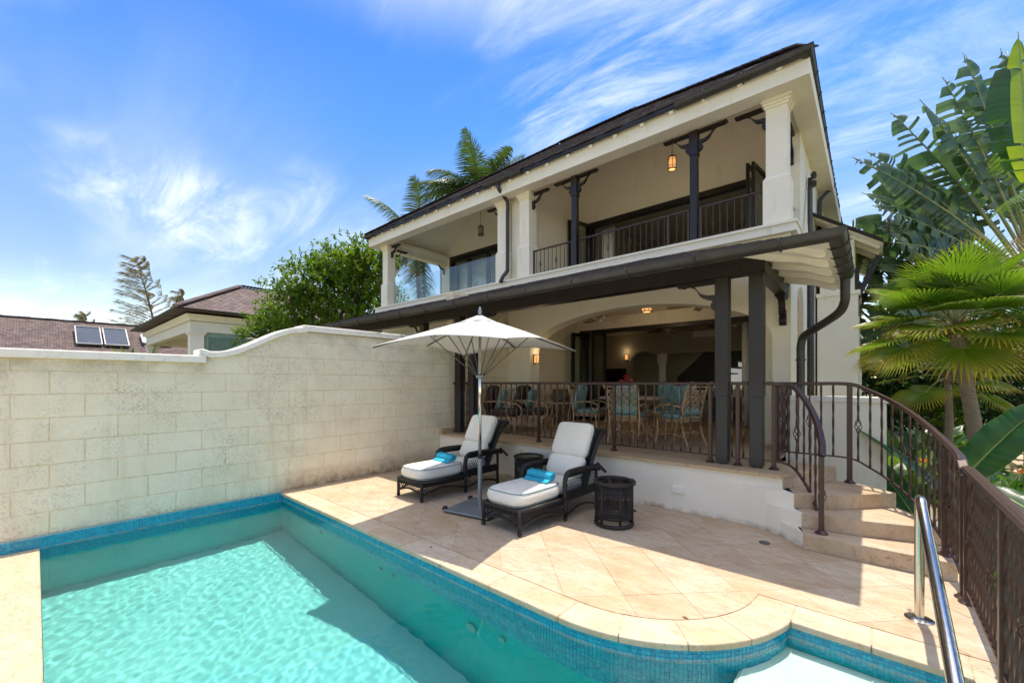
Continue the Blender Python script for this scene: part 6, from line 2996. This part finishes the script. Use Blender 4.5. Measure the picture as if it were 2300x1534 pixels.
# ------------------------------------------------------------------ paddle leaves (banana, heliconia, traveller's palm)
def paddle(o, base, d, L_, w, mat, rn, petiole=.25, droop=.5, torn=0.0, roll=0.0, stalk_r=.02, up=Vector((0, 0, 1)), n=16):
    """one leaf: stalk part with the blade as its child"""
    p = Vector(base)
    vel = Vector(d).normalized()
    ps = [p.copy()]
    for i in range(n):
        vel = (vel + Vector((0, 0, -droop / n * (.3 + 1.4 * i / n)))).normalized()
        p = p + vel * (L_ / n)
        ps.append(p.copy())
    b = MB()
    b.tube(ps, [stalk_r * (1 - .85 * i / n) for i in range(n + 1)], 6)
    st_ = b.build('stalk', STALK if torn else STALK_RIB, o, smooth=True)
    b = MB()
    i0 = petiole * n
    cols = int((n - i0) * (3 if torn else 2))
    def at_s(s_):
        f_ = min(n - .001, s_ * n)
        q = int(f_)
        pt_ = ps[q].lerp(ps[q + 1], f_ - q)
        tg = (ps[q + 1] - ps[q]).normalized()
        sd = tg.cross(up)
        if sd.length < 1e-3:
            sd = tg.orthogonal()
        sd.normalize()
        sd = Matrix.Rotation(roll, 3, tg) @ sd
        nn = sd.cross(tg).normalized()
        if nn.dot(up) < 0:
            nn = -nn
        return pt_, tg, sd, nn
    for sg in (-1, 1):
        prev = None
        sagp = 0
        for c_ in range(cols + 1):
            s_ = petiole + (1 - petiole) * c_ / cols
            x = c_ / cols
            prof = (math.sin(math.pi * min(1, x * 1.02 + .03)) ** .55) * (1 - .25 * x)
            pt_, tg, sd, nn = at_s(s_)
            ww = w / 2 * max(.02, prof)
            if torn and rn.random() < torn:
                prev = None
                sagp = rn.uniform(-.1, .55)
                gapf = rn.uniform(.8, 1.1)
                ww *= gapf
            sag = .1 + (sagp if torn else .04 * math.sin(c_ * .9))
            rib = [pt_ + nn * .004]
            for q in (.33, .66, 1.0):
                rib.append(pt_ + sd * sg * ww * q + nn * (ww * (.22 * math.sin(q * 2.2) - sag * q * q * 1.0)) + tg * ww * .3 * q)
            if prev is not None:
                base_i = len(b.v)
                b.v += [tuple(v_) for v_ in prev + rib]
                for q in range(3):
                    b.f.append((base_i + q, base_i + 4 + q, base_i + 5 + q, base_i + 1 + q))
            prev = rib
            if torn and rn.random() < torn * .8:
                # narrow gap: restart the strip a little further on
                pt2, tg2, sd2, nn2 = at_s(min(1, s_ + .006))
                sagp = rn.uniform(-.1, .55)
                prev = [pt2] + [pt2 + sd2 * sg * ww * q + nn2 * (ww * (.22 * math.sin(q * 2.2) - (.1 + sagp) * q * q)) + tg2 * ww * .3 * q for q in (.33, .66, 1.0)]
    b.build('blade', mat, st_, smooth=True)
    return st_


# traveller's palm: a fan of long-stalked torn leaves
rn = random.Random(17)
tb_ = W3(2335, 650, 9)
tp_ = thing('travellers_palm', 'huge fan of torn grey-green leaves on long stalks at the far right', 'palm', (tb_.x, tb_.y, zg))
b = MB()
b.tube([(tb_.x, tb_.y, zg), (tb_.x, tb_.y, tb_.z)], [.2, .17], 12)
b.build('trunk', PBARK, tp_, smooth=True)
fwd = -_FW
for k in range(24):
    a = R(190 - k * 5.6)          # measured in the fan plane, 180 = left
    rad = 3.5 + 1.6 * max(0, math.sin(a)) + rn.uniform(-.2, .2)
    d = _RT * math.cos(a) + Vector((0, 0, 1)) * math.sin(a) + fwd * rn.uniform(-.14, .2)
    base_p = Vector(tb_) + d * .15 + fwd * (.04 * (k % 3))
    paddle(tp_, base_p, d + Vector((0, 0, .12)), rad, rn.uniform(1.05, 1.35), TRAV_L, rn, .40, .30, .26, rn.uniform(-.35, .35), .045, up=(fwd + Vector((0, 0, .55))).normalized(), n=22)
# second, older ring behind
for k in range(20):
    a = R(198 - k * 6.5)
    d = _RT * math.cos(a) + Vector((0, 0, 1)) * math.sin(a) - fwd * rn.uniform(.15, .4)
    paddle(tp_, Vector(tb_) + d * .15, d, 3.6 + rn.uniform(-.4, .5), 1.15, TRAV_L, rn, .4, .4, .3, rn.uniform(-.6, .6), .04, up=(fwd + Vector((0, 0, .4))).normalized(), n=20)

# banana leaves top right, one coloured as if sunlit
bp_ = W3(2325, 560, 6.2)
bn = thing('banana_plant', 'banana plant with bright yellow-green leaves at the right edge', 'plant', (bp_.x, bp_.y, zg))
b = MB()
b.tube([(bp_.x, bp_.y, zg), (bp_.x, bp_.y, bp_.z)], [.12, .08], 10)
b.build('trunk', STALK, bn, smooth=True)
paddle(bn, bp_, (W3(2290, 110, 5.8) - bp_) + Vector((0, 0, .1)), 3.0, .75, BANANA_LIT, rn, .30, .12, .06, .5, .035, up=(fwd * 1.0 + Vector((0, 0, .2)) - _RT * .4).normalized(), n=24)
paddle(bn, bp_, (W3(2265, 130, 6.6) - bp_) + Vector((0, 0, .3)), 3.3, .75, BANANA, rn, .32, .25, .08, -.3, .035, up=(fwd + Vector((0, 0, .3))).normalized(), n=24)
paddle(bn, bp_, _RT * .7 + Vector((0, 0, .9)), 2.8, .7, BANANA, rn, .3, .6, .08, .2, .035)

# arching palm frond at the right edge
cp_ = W3(2420, 520, 7.0)
afp = thing('arching_palm', 'palm with a yellowish feathery frond arching in from the right edge', 'palm', (cp_.x, cp_.y, zg))
b = MB()
b.tube([(cp_.x, cp_.y, zg), (cp_.x, cp_.y, cp_.z + .3)], [.14, .1], 10)
b.build('trunk', PBARK, afp, smooth=True)
for (u, v_, d_) in ((2255, 455, 6.6), (2190, 650, 6.8), (2260, 330, 7.3)):
    p0, p1 = Vector((cp_.x, cp_.y, cp_.z + .3)), W3(u, v_, d_)
    mid = p0.lerp(p1, .5) + Vector((0, 0, .35))
    ps = bez([p0, mid, p1], 8)
    b = MB()
    b.tube(ps, [.02 - .015 * i / (len(ps) - 1) for i in range(len(ps))], 5)
    for i in range(34):
        s_ = .15 + .84 * i / 34
        f_ = s_ * (len(ps) - 1)
        q = min(len(ps) - 2, int(f_))
        pt_ = ps[q].lerp(ps[q + 1], f_ - q)
        tg = (ps[q + 1] - ps[q]).normalized()
        sd = tg.cross(Vector((0, 0, 1))).normalized()
        for sg in (-1, 1):
            dd = (sd * sg * .8 + tg * .7 + Vector((0, 0, -.55)) + rdir(rn) * .08).normalized()
            l_ = .62 * math.sin(math.pi * min(1, .2 + .75 * s_)) ** .6
            wv = tg * .014
            b.add([pt_ - wv, pt_ + wv, pt_ + dd * l_ * .55 + wv * .9, pt_ + dd * l_ * .55 - wv * .9, pt_ + dd * l_ + Vector((0, 0, -.1))], [(0, 1, 2, 3), (3, 2, 4)])
    b.build('frond', LEAF_LIME if v_ != 650 else PALM_DRY, afp)


# ------------------------------------------------------------------ fan palms beside the steps
def fan_leaf(o, base, d, up, pet, Rr, span, rn, old=0.0, droop=.15):
    """petiole with a pleated fan blade as its child; old 0..1 yellows the tips"""
    d = Vector(d).normalized()
    B = Vector(base)
    hub = B + d * pet + Vector((0, 0, -droop * pet * .3))
    b = MB()
    b.tube(bez([B, B.lerp(hub, .5) + Vector((0, 0, .04)), hub], 4), [.012, .011, .010, .010, .009, .009, .008, .008, .007][:9], 5)
    st_ = b.build('petiole', STALK, o, smooth=True)
    s_ = d.cross(up)
    if s_.length < 1e-3:
        s_ = d.orthogonal()
    s_.normalize()
    u = s_.cross(d).normalized()
    n = 38
    b = MB()
    tips = []
    def pol(r_, a, h):
        e = d * math.cos(a) + s_ * math.sin(a)
        rr = r_ * Rr
        cup = .16 * (1 - math.cos(a)) * r_
        return hub + e * rr + u * (h + cup * Rr) + Vector((0, 0, -droop * rr * r_ * r_ * .9))
    hubi = []
    rj = .46
    for k in range(n):
        a0 = -span / 2 + span * k / n
        a1 = -span / 2 + span * (k + 1) / n
        am = (a0 + a1) / 2
        ph = .012 * (Rr / .6)
        L1 = 1 + rn.uniform(-.06, .04) - .12 * abs(am / (span / 2)) ** 2
        v0 = [hub, pol(rj, a0, 0), pol(rj, am, ph), pol(rj, a1, 0), pol(L1, am + rn.uniform(-.015, .015), -.01 - rn.random() * .03), pol(.74, a0 + (a1 - a0) * .24, 0), pol(.74, a1 - (a1 - a0) * .24, 0), pol(.74, am, ph * .8)]
        b.add(v0, [(0, 1, 2), (0, 2, 3), (1, 5, 7, 2), (2, 7, 6, 3), (5, 4, 7), (7, 4, 6)])
        yl = min(1, max(0, old + rn.uniform(-.2, .2)))
        br_ = 1.0 if old > .75 and rn.random() < .65 else 0.0
        tips += [(.0, 0), (.25 * yl, .1 * br_), (.25 * yl, .1 * br_), (.25 * yl, .1 * br_), (min(1, .55 + yl) if yl > .12 else .5, br_), (.75 * yl, .7 * br_), (.75 * yl, .7 * br_), (.75 * yl, .7 * br_)]
    bl = b.build('blade', FAN_L, st_)
    ca = bl.data.color_attributes.new('tip', 'FLOAT_COLOR', 'POINT')
    ca.data.foreach_set('color', [c for p, q in tips for c in (p, q, 0, 1)])
    return st_


def fan_palm(label, base, crown, n_leaves, seed, scale=1.0, trunk_r=.075):
    rn = random.Random(seed)
    o = thing('fan_palm', label, 'palm', base, 0, 'fan palms beside the steps')
    B, C_ = Vector(base), Vector(crown)
    b = MB()
    pts = bez([B, B.lerp(C_, .5) + _RT * .06, C_], 10)
    b.tube(pts, [trunk_r * (1.25 - .4 * k / (len(pts) - 1)) for k in range(len(pts))], 12)
    b.build('trunk', PBARK, o, smooth=True)
    b = MB()
    for k in range(26):
        a = rn.uniform(0, 6.28)
        z = rn.uniform(-.16, .1)
        p = C_ + Vector((math.cos(a) * trunk_r, math.sin(a) * trunk_r, z))
        b.tube([p, p + Vector((math.cos(a) * .05, math.sin(a) * .05, rn.uniform(-.12, .14)))], [.016, .004], 4)
    b.build('fibre_sheath', FIBRE, o, kind='stuff')
    for k in range(n_leaves):
        f_ = k / (n_leaves - 1)
        el = R(80) - f_ ** .8 * R(112)
        yaw = k * 2.39996 + .4
        d = Vector((math.cos(yaw) * math.cos(el), math.sin(yaw) * math.cos(el), math.sin(el)))
        up = (Vector((0, 0, 1)) + Vector((-math.cos(yaw), -math.sin(yaw), 0)) * (.4 + max(0, math.sin(el)))).normalized()
        old = max(0, (f_ - .40) / .60) * rn.uniform(.6, 1.2)
        fan_leaf(o, C_ + Vector((0, 0, .05 - .1 * f_)), d, up, scale * (rn.uniform(.42, .62) + .18 * abs(.45 - f_)), scale * rn.uniform(.50, .66), R(rn.uniform(190, 250)), rn, old, .10 + .32 * max(0, f_ - .4))
    for lean in (-.55, -.12, .35, .7):
        d = Vector((0, 0, 1)) + _RT * lean - _FW * rn.uniform(-.1, .35)
        fan_leaf(o, C_ + Vector((0, 0, .05)), d, (-_FW + Vector((0, 0, .25)) - _RT * lean * .4).normalized(), scale * rn.uniform(.28, .42), scale * rn.uniform(.62, .74), R(rn.uniform(170, 215)), rn, .0, .03)
    for k in range(3):
        a = 1.2 + k * 2.1
        p = C_ + Vector((math.cos(a) * .1, math.sin(a) * .1, 0))
        e = p + Vector((math.cos(a) * .55, math.sin(a) * .55, -.05))
        b = MB()
        b.tube(bez([p, p.lerp(e, .5) + Vector((0, 0, .15)), e], 5), .006, 5)
        for j in range(60):
            q = rdir(rn) * .07
            b.sphere(tuple(e + Vector((q.x, q.y, q.z * 1.3 - .05))), .008, 5, 3)
        b.build('fruit_cluster', simple('palm_fruit', (.42, .33, .03), .6) if 'palm_fruit' not in MATS else MATS['palm_fruit'], o, kind='stuff')
    return o


c_ = W3(2143, 728, 5.6)
bb_ = W3(2212, 1000, 5.7)
fan_palm('fan palm with leaning grey trunk beside the curved railing', (bb_.x, bb_.y, zg), tuple(c_), 30, 31, 1.02)
c_ = W3(2128, 840, 8.2)
bb_ = W3(2122, 1000, 8.2)
fan_palm('smaller dark-trunked fan palm just behind the leaning one', (bb_.x, bb_.y, zg), tuple(c_), 14, 37, .95, .06)

# ------------------------------------------------------------------ big leaves and planting along the railing
rn = random.Random(51)


def clump(label, base, leaves, mat, seed, cat='plant', group='broad-leaved plants beyond the railing', flowers=0):
    r_ = random.Random(seed)
    o = thing('broad_leaf_plant', label, cat, base, 0, group)
    for (dx, dy, dz, L_, w) in leaves:
        paddle(o, Vector(base) + Vector((r_.uniform(-.06, .06), r_.uniform(-.06, .06), 0)), Vector((dx, dy, dz)), L_, w, mat, r_, .35, .9, 0, r_.uniform(-.3, .3), .014, n=14)
    for k in range(flowers):
        a = r_.uniform(0, 6.28)
        p = Vector(base) + Vector((math.cos(a) * .25, math.sin(a) * .25, r_.uniform(.5, .8)))
        b = MB()
        b.tube([Vector(base), Vector(base).lerp(p, .6) + Vector((0, 0, .1)), p], .007, 5)
        q = b.build('flower_stem', STALK, o)
        b = MB()
        for j in range(5):
            d = (rdir(r_) + Vector((0, 0, .9))).normalized()
            leafquad(b, p, d, rdir(r_), .12, .03)
        b.build('petals', simple('flower_orange', (.75, .22, .01), .5) if 'flower_orange' not in MATS else MATS['flower_orange'], q)
    return o


p = W3(2120, 1130, 4.6)
big = thing('broad_leaf_plant', 'plant with one long dark green leaf reaching across the right edge of the deck', 'plant', (.95, 5.2, zg), 0, 'broad-leaved plants beyond the railing')
paddle(big, (.80, 5.05, zg), (W3(2190, 1060, 3.9) - Vector((.80, 5.05, zg))) + Vector((0, 0, .25)), .9, .05, BANANA, rn, .95, .1, 0, 0, .02)
paddle(big, W3(2150, 1090, 3.95), (W3(2330, 925, 3.6) - W3(2150, 1090, 3.95)) + Vector((0, 0, .12)), 1.05, .36, BANANA, rn, .05, .35, 0, -.5, .014, up=(fwd * .8 + Vector((0, 0, .8))).normalized(), n=20)
paddle(big, W3(2190, 1080, 4.2), (W3(2330, 1150, 3.7) - W3(2190, 1080, 4.2)), .95, .34, BANANA, rn, .05, .3, 0, .4, .014, up=(fwd * .6 + Vector((0, 0, .9))).normalized(), n=20)
paddle(big, W3(2170, 1150, 4.7), (W3(1985, 985, 5.2) - W3(2170, 1150, 4.7)), 1.35, .40, BANANA, rn, .05, .35, 0, .5, .014, up=(fwd * .9 + Vector((0, 0, .6))).normalized(), n=20)
paddle(big, W3(2080, 1200, 4.9), (W3(1990, 1060, 5.3) - W3(2080, 1200, 4.9)), 1.1, .36, BANANA, rn, .05, .5, 0, -.4, .014, up=(fwd * .9 + Vector((0, 0, .6))).normalized(), n=20)
k = 0
for (u, v_, d_, h) in ((2020, 1010, 7.2, 1.0), (2075, 1000, 7.8, 1.1), (2120, 1010, 6.6, .9), (2060, 1060, 6.0, .8), (2010, 1080, 6.2, .8), (2170, 1020, 7.6, .9), (2040, 960, 9.0, 1.2), (2100, 950, 9.5, 1.2), (2165, 975, 9.6, 1.0), (2005, 960, 8.3, 1.1), (2235, 1080, 6.2, .6), (2280, 1060, 6.6, .7)):
    q = W3(u, v_, d_)
    lv_ = []
    for j in range(7):
        a = j * .9 + k
        lv_.append((math.cos(a) * .6, math.sin(a) * .6, 1.0 + .4 * rn.random(), h * rn.uniform(.8, 1.15), .26))
    z_ = zg
    labs = ('lime plant nearest the low white garden wall', 'dark plant between the garden wall and the leaning trunk', 'lime plant with an orange flower at the foot of the leaning fan palm',
            'low dark plant right behind the curved railing', 'low lime plant with an orange flower at the corner of the garden wall', 'dark plant between the two palm trunks',
            'tall lime plant behind the garden wall end', 'tall dark plant left of the smaller fan palm', 'lime plant beside the stone path', 'tall dark plant close to the rear wing',
            'lime plant with an orange flower beside the deck railing', 'dark plant at the edge of the stone path, far right')
    clump('broad-leaved ' + labs[k], (q.x, q.y, z_), lv_, (LEAF_LIME, BANANA)[k % 2], 60 + k, flowers=1 if k in (2, 4, 10) else 0)
    k += 1
# shrubs that close the view to the right
shr = [(2010, 800, 17, 1.5, LEAF_DARK, 'dark shrub far beyond the steps, next to the rear wing'),
       (2080, 690, 16, 1.5, LEAF_TREE, 'pale leafy tree just right of the rear wing roof'),
       (2200, 800, 14, 1.7, LEAF_DARK, 'dark dense shrub behind the two fan palms'),
       (2320, 800, 12.5, 1.7, LEAF_DARK, 'dark dense shrub at the right edge under the traveller fan'),
       (1985, 845, 13, .95, LEAF_DARK, 'low dark shrub just behind the low white garden wall'),
       (2105, 868, 12.5, 1.0, LEAF_TREE, 'low pale shrub behind the two palm trunks'),
       (2235, 880, 16, 1.1, LEAF_DARK, 'low dark shrub at the far end of the stone path')]
for k, (u, v_, d_, r_, m_, lab) in enumerate(shr):
    c = W3(u, v_, d_)
    lob = [(c.x, c.y, c.z, r_)]
    rq = random.Random(80 + k)
    for j in range(5):
        q = rdir(rq)
        lob.append((c.x + q.x * r_ * .8, c.y + q.y * r_ * .8, max(.3, c.z + q.z * r_ * .7), r_ * .62))
    lob.append((c.x, c.y, .8, r_ * .9))
    leafy_tree('garden_shrub', lab, (c.x, c.y, zg), lob, 6500, .17, m_, 90 + k, .09, 'shrubs right of the villa', 'shrub')
# small leafy cover between the bigger plants
b = MB()
for k in range(5200):
    u, v_ = rn.uniform(.66, 3.6), rn.uniform(4.2, 13.5)
    if u > 1.7 and v_ > 8.5 and rn.random() < .85:
        continue
    p = Vector((u, v_, zg + rn.random() ** 2 * .45))
    leafquad(b, p, (rdir(rn) + Vector((0, 0, .5))).normalized(), Vector((0, 0, 1)), rn.uniform(.08, .18), rn.uniform(.05, .1))
tag(b.build('ground_cover', LEAF_LIME, None, kind='stuff'), 'low leafy ground cover between the plants', 'ground cover')
# garden path: stone slabs
gp = thing('garden_path', 'sunlit stone garden path under the palms', None, (0, 0, 0), kind='structure')
for k in range(9):
    b = MB()
    y0 = 8.6 + k * .95
    x0 = 1.55 + .13 * k
    b.cbox(x0, x0 + 1.5, y0, y0 + .86, zg - .02, zg + .07 + .035 * k, .012)
    b.build('slab', TRAV, gp)
# low white garden wall beyond the steps
gw = thing('garden_wall', 'low white rendered garden wall beyond the curved railing', 'wall', (-.3, 7.1, 0))
b = MB()
b.box(-.975, .085, 6.98, 7.16, -.35, 1.36)
b.build('body', STUCCO, gw)
b = MB()
b.cbox(-.974, .11, 6.955, 7.185, 1.36, 1.435, .008)
b.build('cap', COPING, gw)
# ------------------------------------------------------------------ neighbouring houses over the wall
ROOF_Y = m_farshingle('far_shingle_y', (.085, .052, .045), (.20, .135, .115), 1)
ROOF_X = m_farshingle('far_shingle_x', (.085, .052, .045), (.20, .135, .115), 0)
SHUT = simple('green_shutter', (.24, .34, .26), .6, .1, 6)

# pavilion with a hipped roof
pvX, pvY = -21.0, 4.16
pv = thing('pavilion', 'neighbouring pavilion with hipped shingle roof, white columns and green shutters', 'pavilion', (pvX, pvY, zg))
ez = 4.52
b = MB()
cl0 = ez - .78
x0, x1, y0, y1 = pvX - 10.2, pvX, pvY, pvY + 9.5


def pcol(x, y, par):
    b = MB()
    b.box(x - .23, x + .23, y - .23, y + .23, zg, ez - .95)
    b.box(x - .27, x + .27, y - .27, y + .27, ez - .95, ez - .88)
    b.box(x - .30, x + .30, y - .30, y + .30, ez - .88, ez - .81)
    return b.build('column', STUCCO, par)


for x, y in ((pvX - .23, pvY + .23), (x0 + .23, pvY + .23), (x0 + .23, pvY + 6)):
    pcol(x, y, pv)
b = sweep([(x0 + .0, y1), (x0, y0), (x1, y0), (x1, y1)], [(-o, z) for o, z in ((.3, ez - .81), (0, ez - .81), (0, ez - .38), (-.05, ez - .34), (-.05, ez - .28), (-.13, ez - .2), (-.16, ez - .12), (.3, ez - .1))])
if min(q[1] for q in b.v) > y0 - .05:
    b = sweep([(x0 + .0, y1), (x0, y0), (x1, y0), (x1, y1)], [(o, z) for o, z in ((-.3, ez - .81), (0, ez - .81), (0, ez - .38), (.05, ez - .34), (.05, ez - .28), (.13, ez - .2), (.16, ez - .12), (-.3, ez - .1))])
b.build('entablature', STUCCO, pv)
e = .55
ra, rb_, rc, rd = x0 - e, x1 + e, y0 - e, y1 + e
run = 3.0
rz = ez + .05
pk = rz + run * .57
b = MB()
vs = [(ra, rc, rz), (rb_, rc, rz), (rb_, rd, rz), (ra, rd, rz), (rb_ - run, rc + run, pk), (rb_ - run, rd - run, pk), (ra + run, rc + run, pk), (ra + run, rd - run, pk)]
b.add(vs, [(0, 1, 4, 6), (2, 3, 7, 5), (3, 0, 6, 7), (4, 5, 7, 6)])
b.add([(x, y, z - .08) for x, y, z in vs[:4]], [(3, 2, 1, 0)])
b.build('roof', ROOF_X, pv)
b = MB()
b.add([vs[1], vs[2], vs[5], vs[4]], [(0, 1, 2, 3)])
b.build('roof_side', ROOF_Y, pv)
b = MB()
for p, q in ((vs[1], vs[4]), (vs[4], vs[5])):
    p, q = Vector(p), Vector(q)
    n = 30
    for k in range(n):
        b.beam(p.lerp(q, k / n) + Vector((0, 0, .05)), p.lerp(q, (k + 1.15) / n) + Vector((0, 0, .08)), .3, .04)
b.build('ridge_cap', ROOF_X, pv, kind='stuff')
g_p = sweep([(ra, rc), (rb_, rc), (rb_, rd)], [(o, rz - .02 + h) for o, h in gutter_prof(.07)])
g_p.build('gutter', COPPER, pv, smooth=True, auto=40)
b = MB()
b.box(x1 - .12, x1 - .05, pvY + .5, y1 - .3, ez - 3.2, ez - .81)
sh = b.build('shutter_frame', SHUT, pv)
yy = pvY + .62
while yy < y1 - 1.3:
    b = MB()
    for k in range(34):
        z = ez - 2.7 + k * .052
        b.add([(x1 - .05, yy, z), (x1 - .05, yy + 1.0, z), (x1 - .02, yy + 1.0, z - .04), (x1 - .02, yy, z - .04)], [(0, 1, 2, 3)])
    b.build('louvre_slats', SHUT, sh, kind='stuff')
    b = MB()
    b.box(x1 - .05, x1 + .0, yy + 1.01, yy + 1.1, ez - 3.2, ez - .812)
    b.box(x1 - .05, x1 - .001, yy - .08, yy - .01, ez - 3.2, ez - .813)
    b.build('stile', SHUT, sh)
    yy += 1.2
b = MB()
b.box(x0, x1, pvY, y1, ez - .4, ez - .35)
b.build('ceiling', CEIL, pv)
bracket(x0 + .46, pvY + .23, ez - .81, 1, .9, .5, pv, mat=SHUT)

# long shingle roof with solar panels
lx, rx_ = -33.0, -36.2
lr = thing('long_roofed_house', 'long low house whose dark shingle roof shows over the boundary wall', 'house', (rx_, 0, zg))
d0 = 33.0 / 1.581
ez2 = 1.62 + d0 * 78 / 938
rz2 = 1.62 + (36.2 / 1.581) * 150 / 938
b = MB()
b.add([(lx, -14, ez2), (lx, 18.0, ez2), (rx_, 18.0, rz2), (rx_, -14, rz2)], [(0, 1, 2, 3)])
b.add([(2 * rx_ - lx, -14, ez2), (2 * rx_ - lx, 18.0, ez2), (rx_, 18.0, rz2 - .001), (rx_, -14, rz2 - .001)], [(3, 2, 1, 0)])
b.build('roof', ROOF_Y, lr)
b = MB()
for k in range(60):
    y = -14 + 32 * k / 60
    b.box(rx_ - .14, rx_ + .14, y, y + .53, rz2 - .04, rz2 + .035 + .012 * (k % 2))
b.build('ridge_cap', ROOF_Y, lr, kind='stuff')
b = MB()
b.box(2 * rx_ - lx + .4, lx - .4, -13.6, 17.6, zg, ez2 - .02)
b.build('wall', STUCCO, lr)
# solar collectors lying on the roof
slope = Vector((rx_ - lx, 0, rz2 - ez2)).normalized()
nrm = Vector((slope.z, 0, -slope.x))
if nrm.z < 0:
    nrm = -nrm
PV = simple('collector_glass', (.05, .065, .09), .12, .15, 3)
ALU = simple('aluminium', (.36, .36, .35), .4, .05, metal=.7)


def on_roof(u, v_):
    """point of the roof plane under photo position (u, v)"""
    d = _FW + _RT * ((u - 1150) / 938) + Vector((0, 0, (859 - v_) / 938))
    o = Vector((0, 0, 1.62))
    p0 = Vector((lx, 0, ez2))
    return o + d * ((p0 - o).dot(nrm) / d.dot(nrm))


pa, pb_, pc_ = on_roof(172, 777), on_roof(150, 738), on_roof(232, 779)
for k in range(2):
    so_ = thing('solar_panel', ('left' if k == 0 else 'right') + ' of two framed solar collectors on the long shingle roof', 'solar panel', tuple(pa), 0, 'solar panels on the long roof')
    ya = pa.y + k * (pc_.y - pa.y + .08)
    yb = ya + (pc_.y - pa.y) - .05
    h = (pb_ - pa).length * .92
    lift = nrm * .16
    A = Vector((pa.x, ya, pa.z)) + lift
    Bq = Vector((pa.x, yb, pa.z)) + lift
    Cq = Bq + slope * h + nrm * .1
    D = A + slope * h + nrm * .1
    b = MB()
    b.add([A, Bq, Cq, D], [(0, 1, 2, 3)])
    b.build('collector', PV, so_)
    b = MB()
    for p, q in ((A, Bq), (Bq, Cq), (Cq, D), (D, A)):
        b.beam(p, q, .05, .08, up=nrm)
    b.build('frame', ALU, so_)
    b = MB()
    for p in (A, Bq):
        b.beam(p - nrm * .2, p, .05, .05)
        b.beam(p - nrm * .36 - slope * .3, p + slope * .9 - nrm * .2, .06, .06)
    b.build('mount', ALU, so_)
# skylight
s0 = on_roof(322, 776)
sk = thing('skylight', 'small pale skylight in the long shingle roof, seen between the pavilion columns', 'skylight', tuple(s0))
b = MB()
A = s0 + nrm * .12
b.add([A, A + Vector((0, 1.35, 0)), A + Vector((0, 1.35, 0)) + slope * 1.1, A + slope * 1.1], [(0, 1, 2, 3)])
b.build('pane', simple('skylight_glass', (.35, .5, .5), .15, .1), sk)
b = MB()
q = [A, A + Vector((0, 1.35, 0)), A + Vector((0, 1.35, 0)) + slope * 1.1, A + slope * 1.1]
for i in range(4):
    b.beam(q[i], q[(i + 1) % 4], .1, .2, up=nrm)
b.build('frame', ALU, sk)

# house and hedge glimpsed through the far doorway of the living room
fh = thing('far_house', 'sunlit cream house seen through the arched back door', 'house', (-6, 26, zg))
b = MB()
b.box(-9.5, -3.0, 27.0, 27.3, zg, 5.2)
b.build('wall', STUCCO, fh)
b = MB()
b.box(-5.9, -5.2, 26.95, 26.999, 1.6, 2.6)
b.build('window', GLASS, fh)
b = MB()
b.box(-9.8, -2.8, 26.4, 27.6, 5.2, 5.35)
b.build('roof_edge', MATS['roof_deck'], fh)
b = MB()
rn = random.Random(5)
for k in range(2600):
    p = Vector((rn.uniform(-7.6, -4.0), rn.uniform(20.6, 21.6), zg + rn.uniform(0, 1.75)))
    leafquad(b, p, (rdir(rn) + Vector((0, -.4, .4))).normalized(), Vector((0, 0, 1)), .16, .09)
hd = thing('hedge', 'clipped green hedge seen through the arched back door', 'hedge', (-5.8, 21.1, zg))
b.build('leaves', LEAF_LIME, hd, kind='stuff')
b = MB()
b.box(-7.55, -4.05, 20.7, 21.5, zg, 1.3)
b.build('twigs', BARK, hd)
# ------------------------------------------------------------------ small things
fl_lamp = thing('flood_light', 'small dark twin spotlight on the upper right wall of the villa', 'spotlight', (-.92, 9.7, 5.45))
for k, dz in enumerate((0, -.16)):
    b = MB()
    b.lathe([(.03, 0), (.055, .03), (.06, .12), (.05, .12)], (0, 0, 0), 12)
    b.v = [(-.90 + p[0] * .8, 9.7 - p[2], 5.5 + dz + p[1]) for p in b.v]
    b.build('lamp_head', lamp_iron, fl_lamp, smooth=True, auto=40)
b = MB()
b.cbox(-.999, -.93, 9.66, 9.76, 5.36, 5.5, .006)
b.build('bracket', lamp_iron, fl_lamp)
# fern tuft growing behind the wall
rn = random.Random(77)
p0 = Vector((-9.2, .98, 2.02))
tf = thing('fern_tuft', 'small green tuft showing just over the left end of the boundary wall', 'plant', (p0.x, p0.y, zg))
b = MB()
b.tube([(p0.x, p0.y, zg), (p0.x, p0.y, p0.z - .1)], [.04, .02], 6)
b.build('stem', BARK, tf, smooth=True)
b = MB()
for k in range(160):
    d = (rdir(rn) + Vector((0, 0, .5))).normalized()
    leafquad(b, p0 + rdir(rn) * .1 - Vector((0, 0, .08)), d, Vector((0, 0, 1)), rn.uniform(.1, .24), rn.uniform(.03, .06))
b.build('crown', LEAF_TREE, tf, kind='stuff')
# a few fallen leaves on the deck and steps
DRY = simple('dry_leaf', (.20, .10, .04), .8, .3)
for k, (x, y, z, lab) in enumerate(((-1.02, 2.95, .004, 'small dry leaf on the sunlit deck near the curved pool edge'), (-.02, 3.3, WZ - .135, 'small dry leaf on the submerged pool step'),
                                    (-3.3, 2.55, .004, 'small dry leaf on the coping beside the umbrella shadow'))):
    b = MB()
    leafquad(b, Vector((x, y, z)), Vector((math.cos(k), math.sin(k), 0)), Vector((0, 0, 1)), .055, .022, .12)
    o = b.build('fallen_leaf', DRY, None)
    o.modifiers.new('thick', 'SOLIDIFY').thickness = .0015
    tag(o, lab, 'leaf', 'fallen leaves')
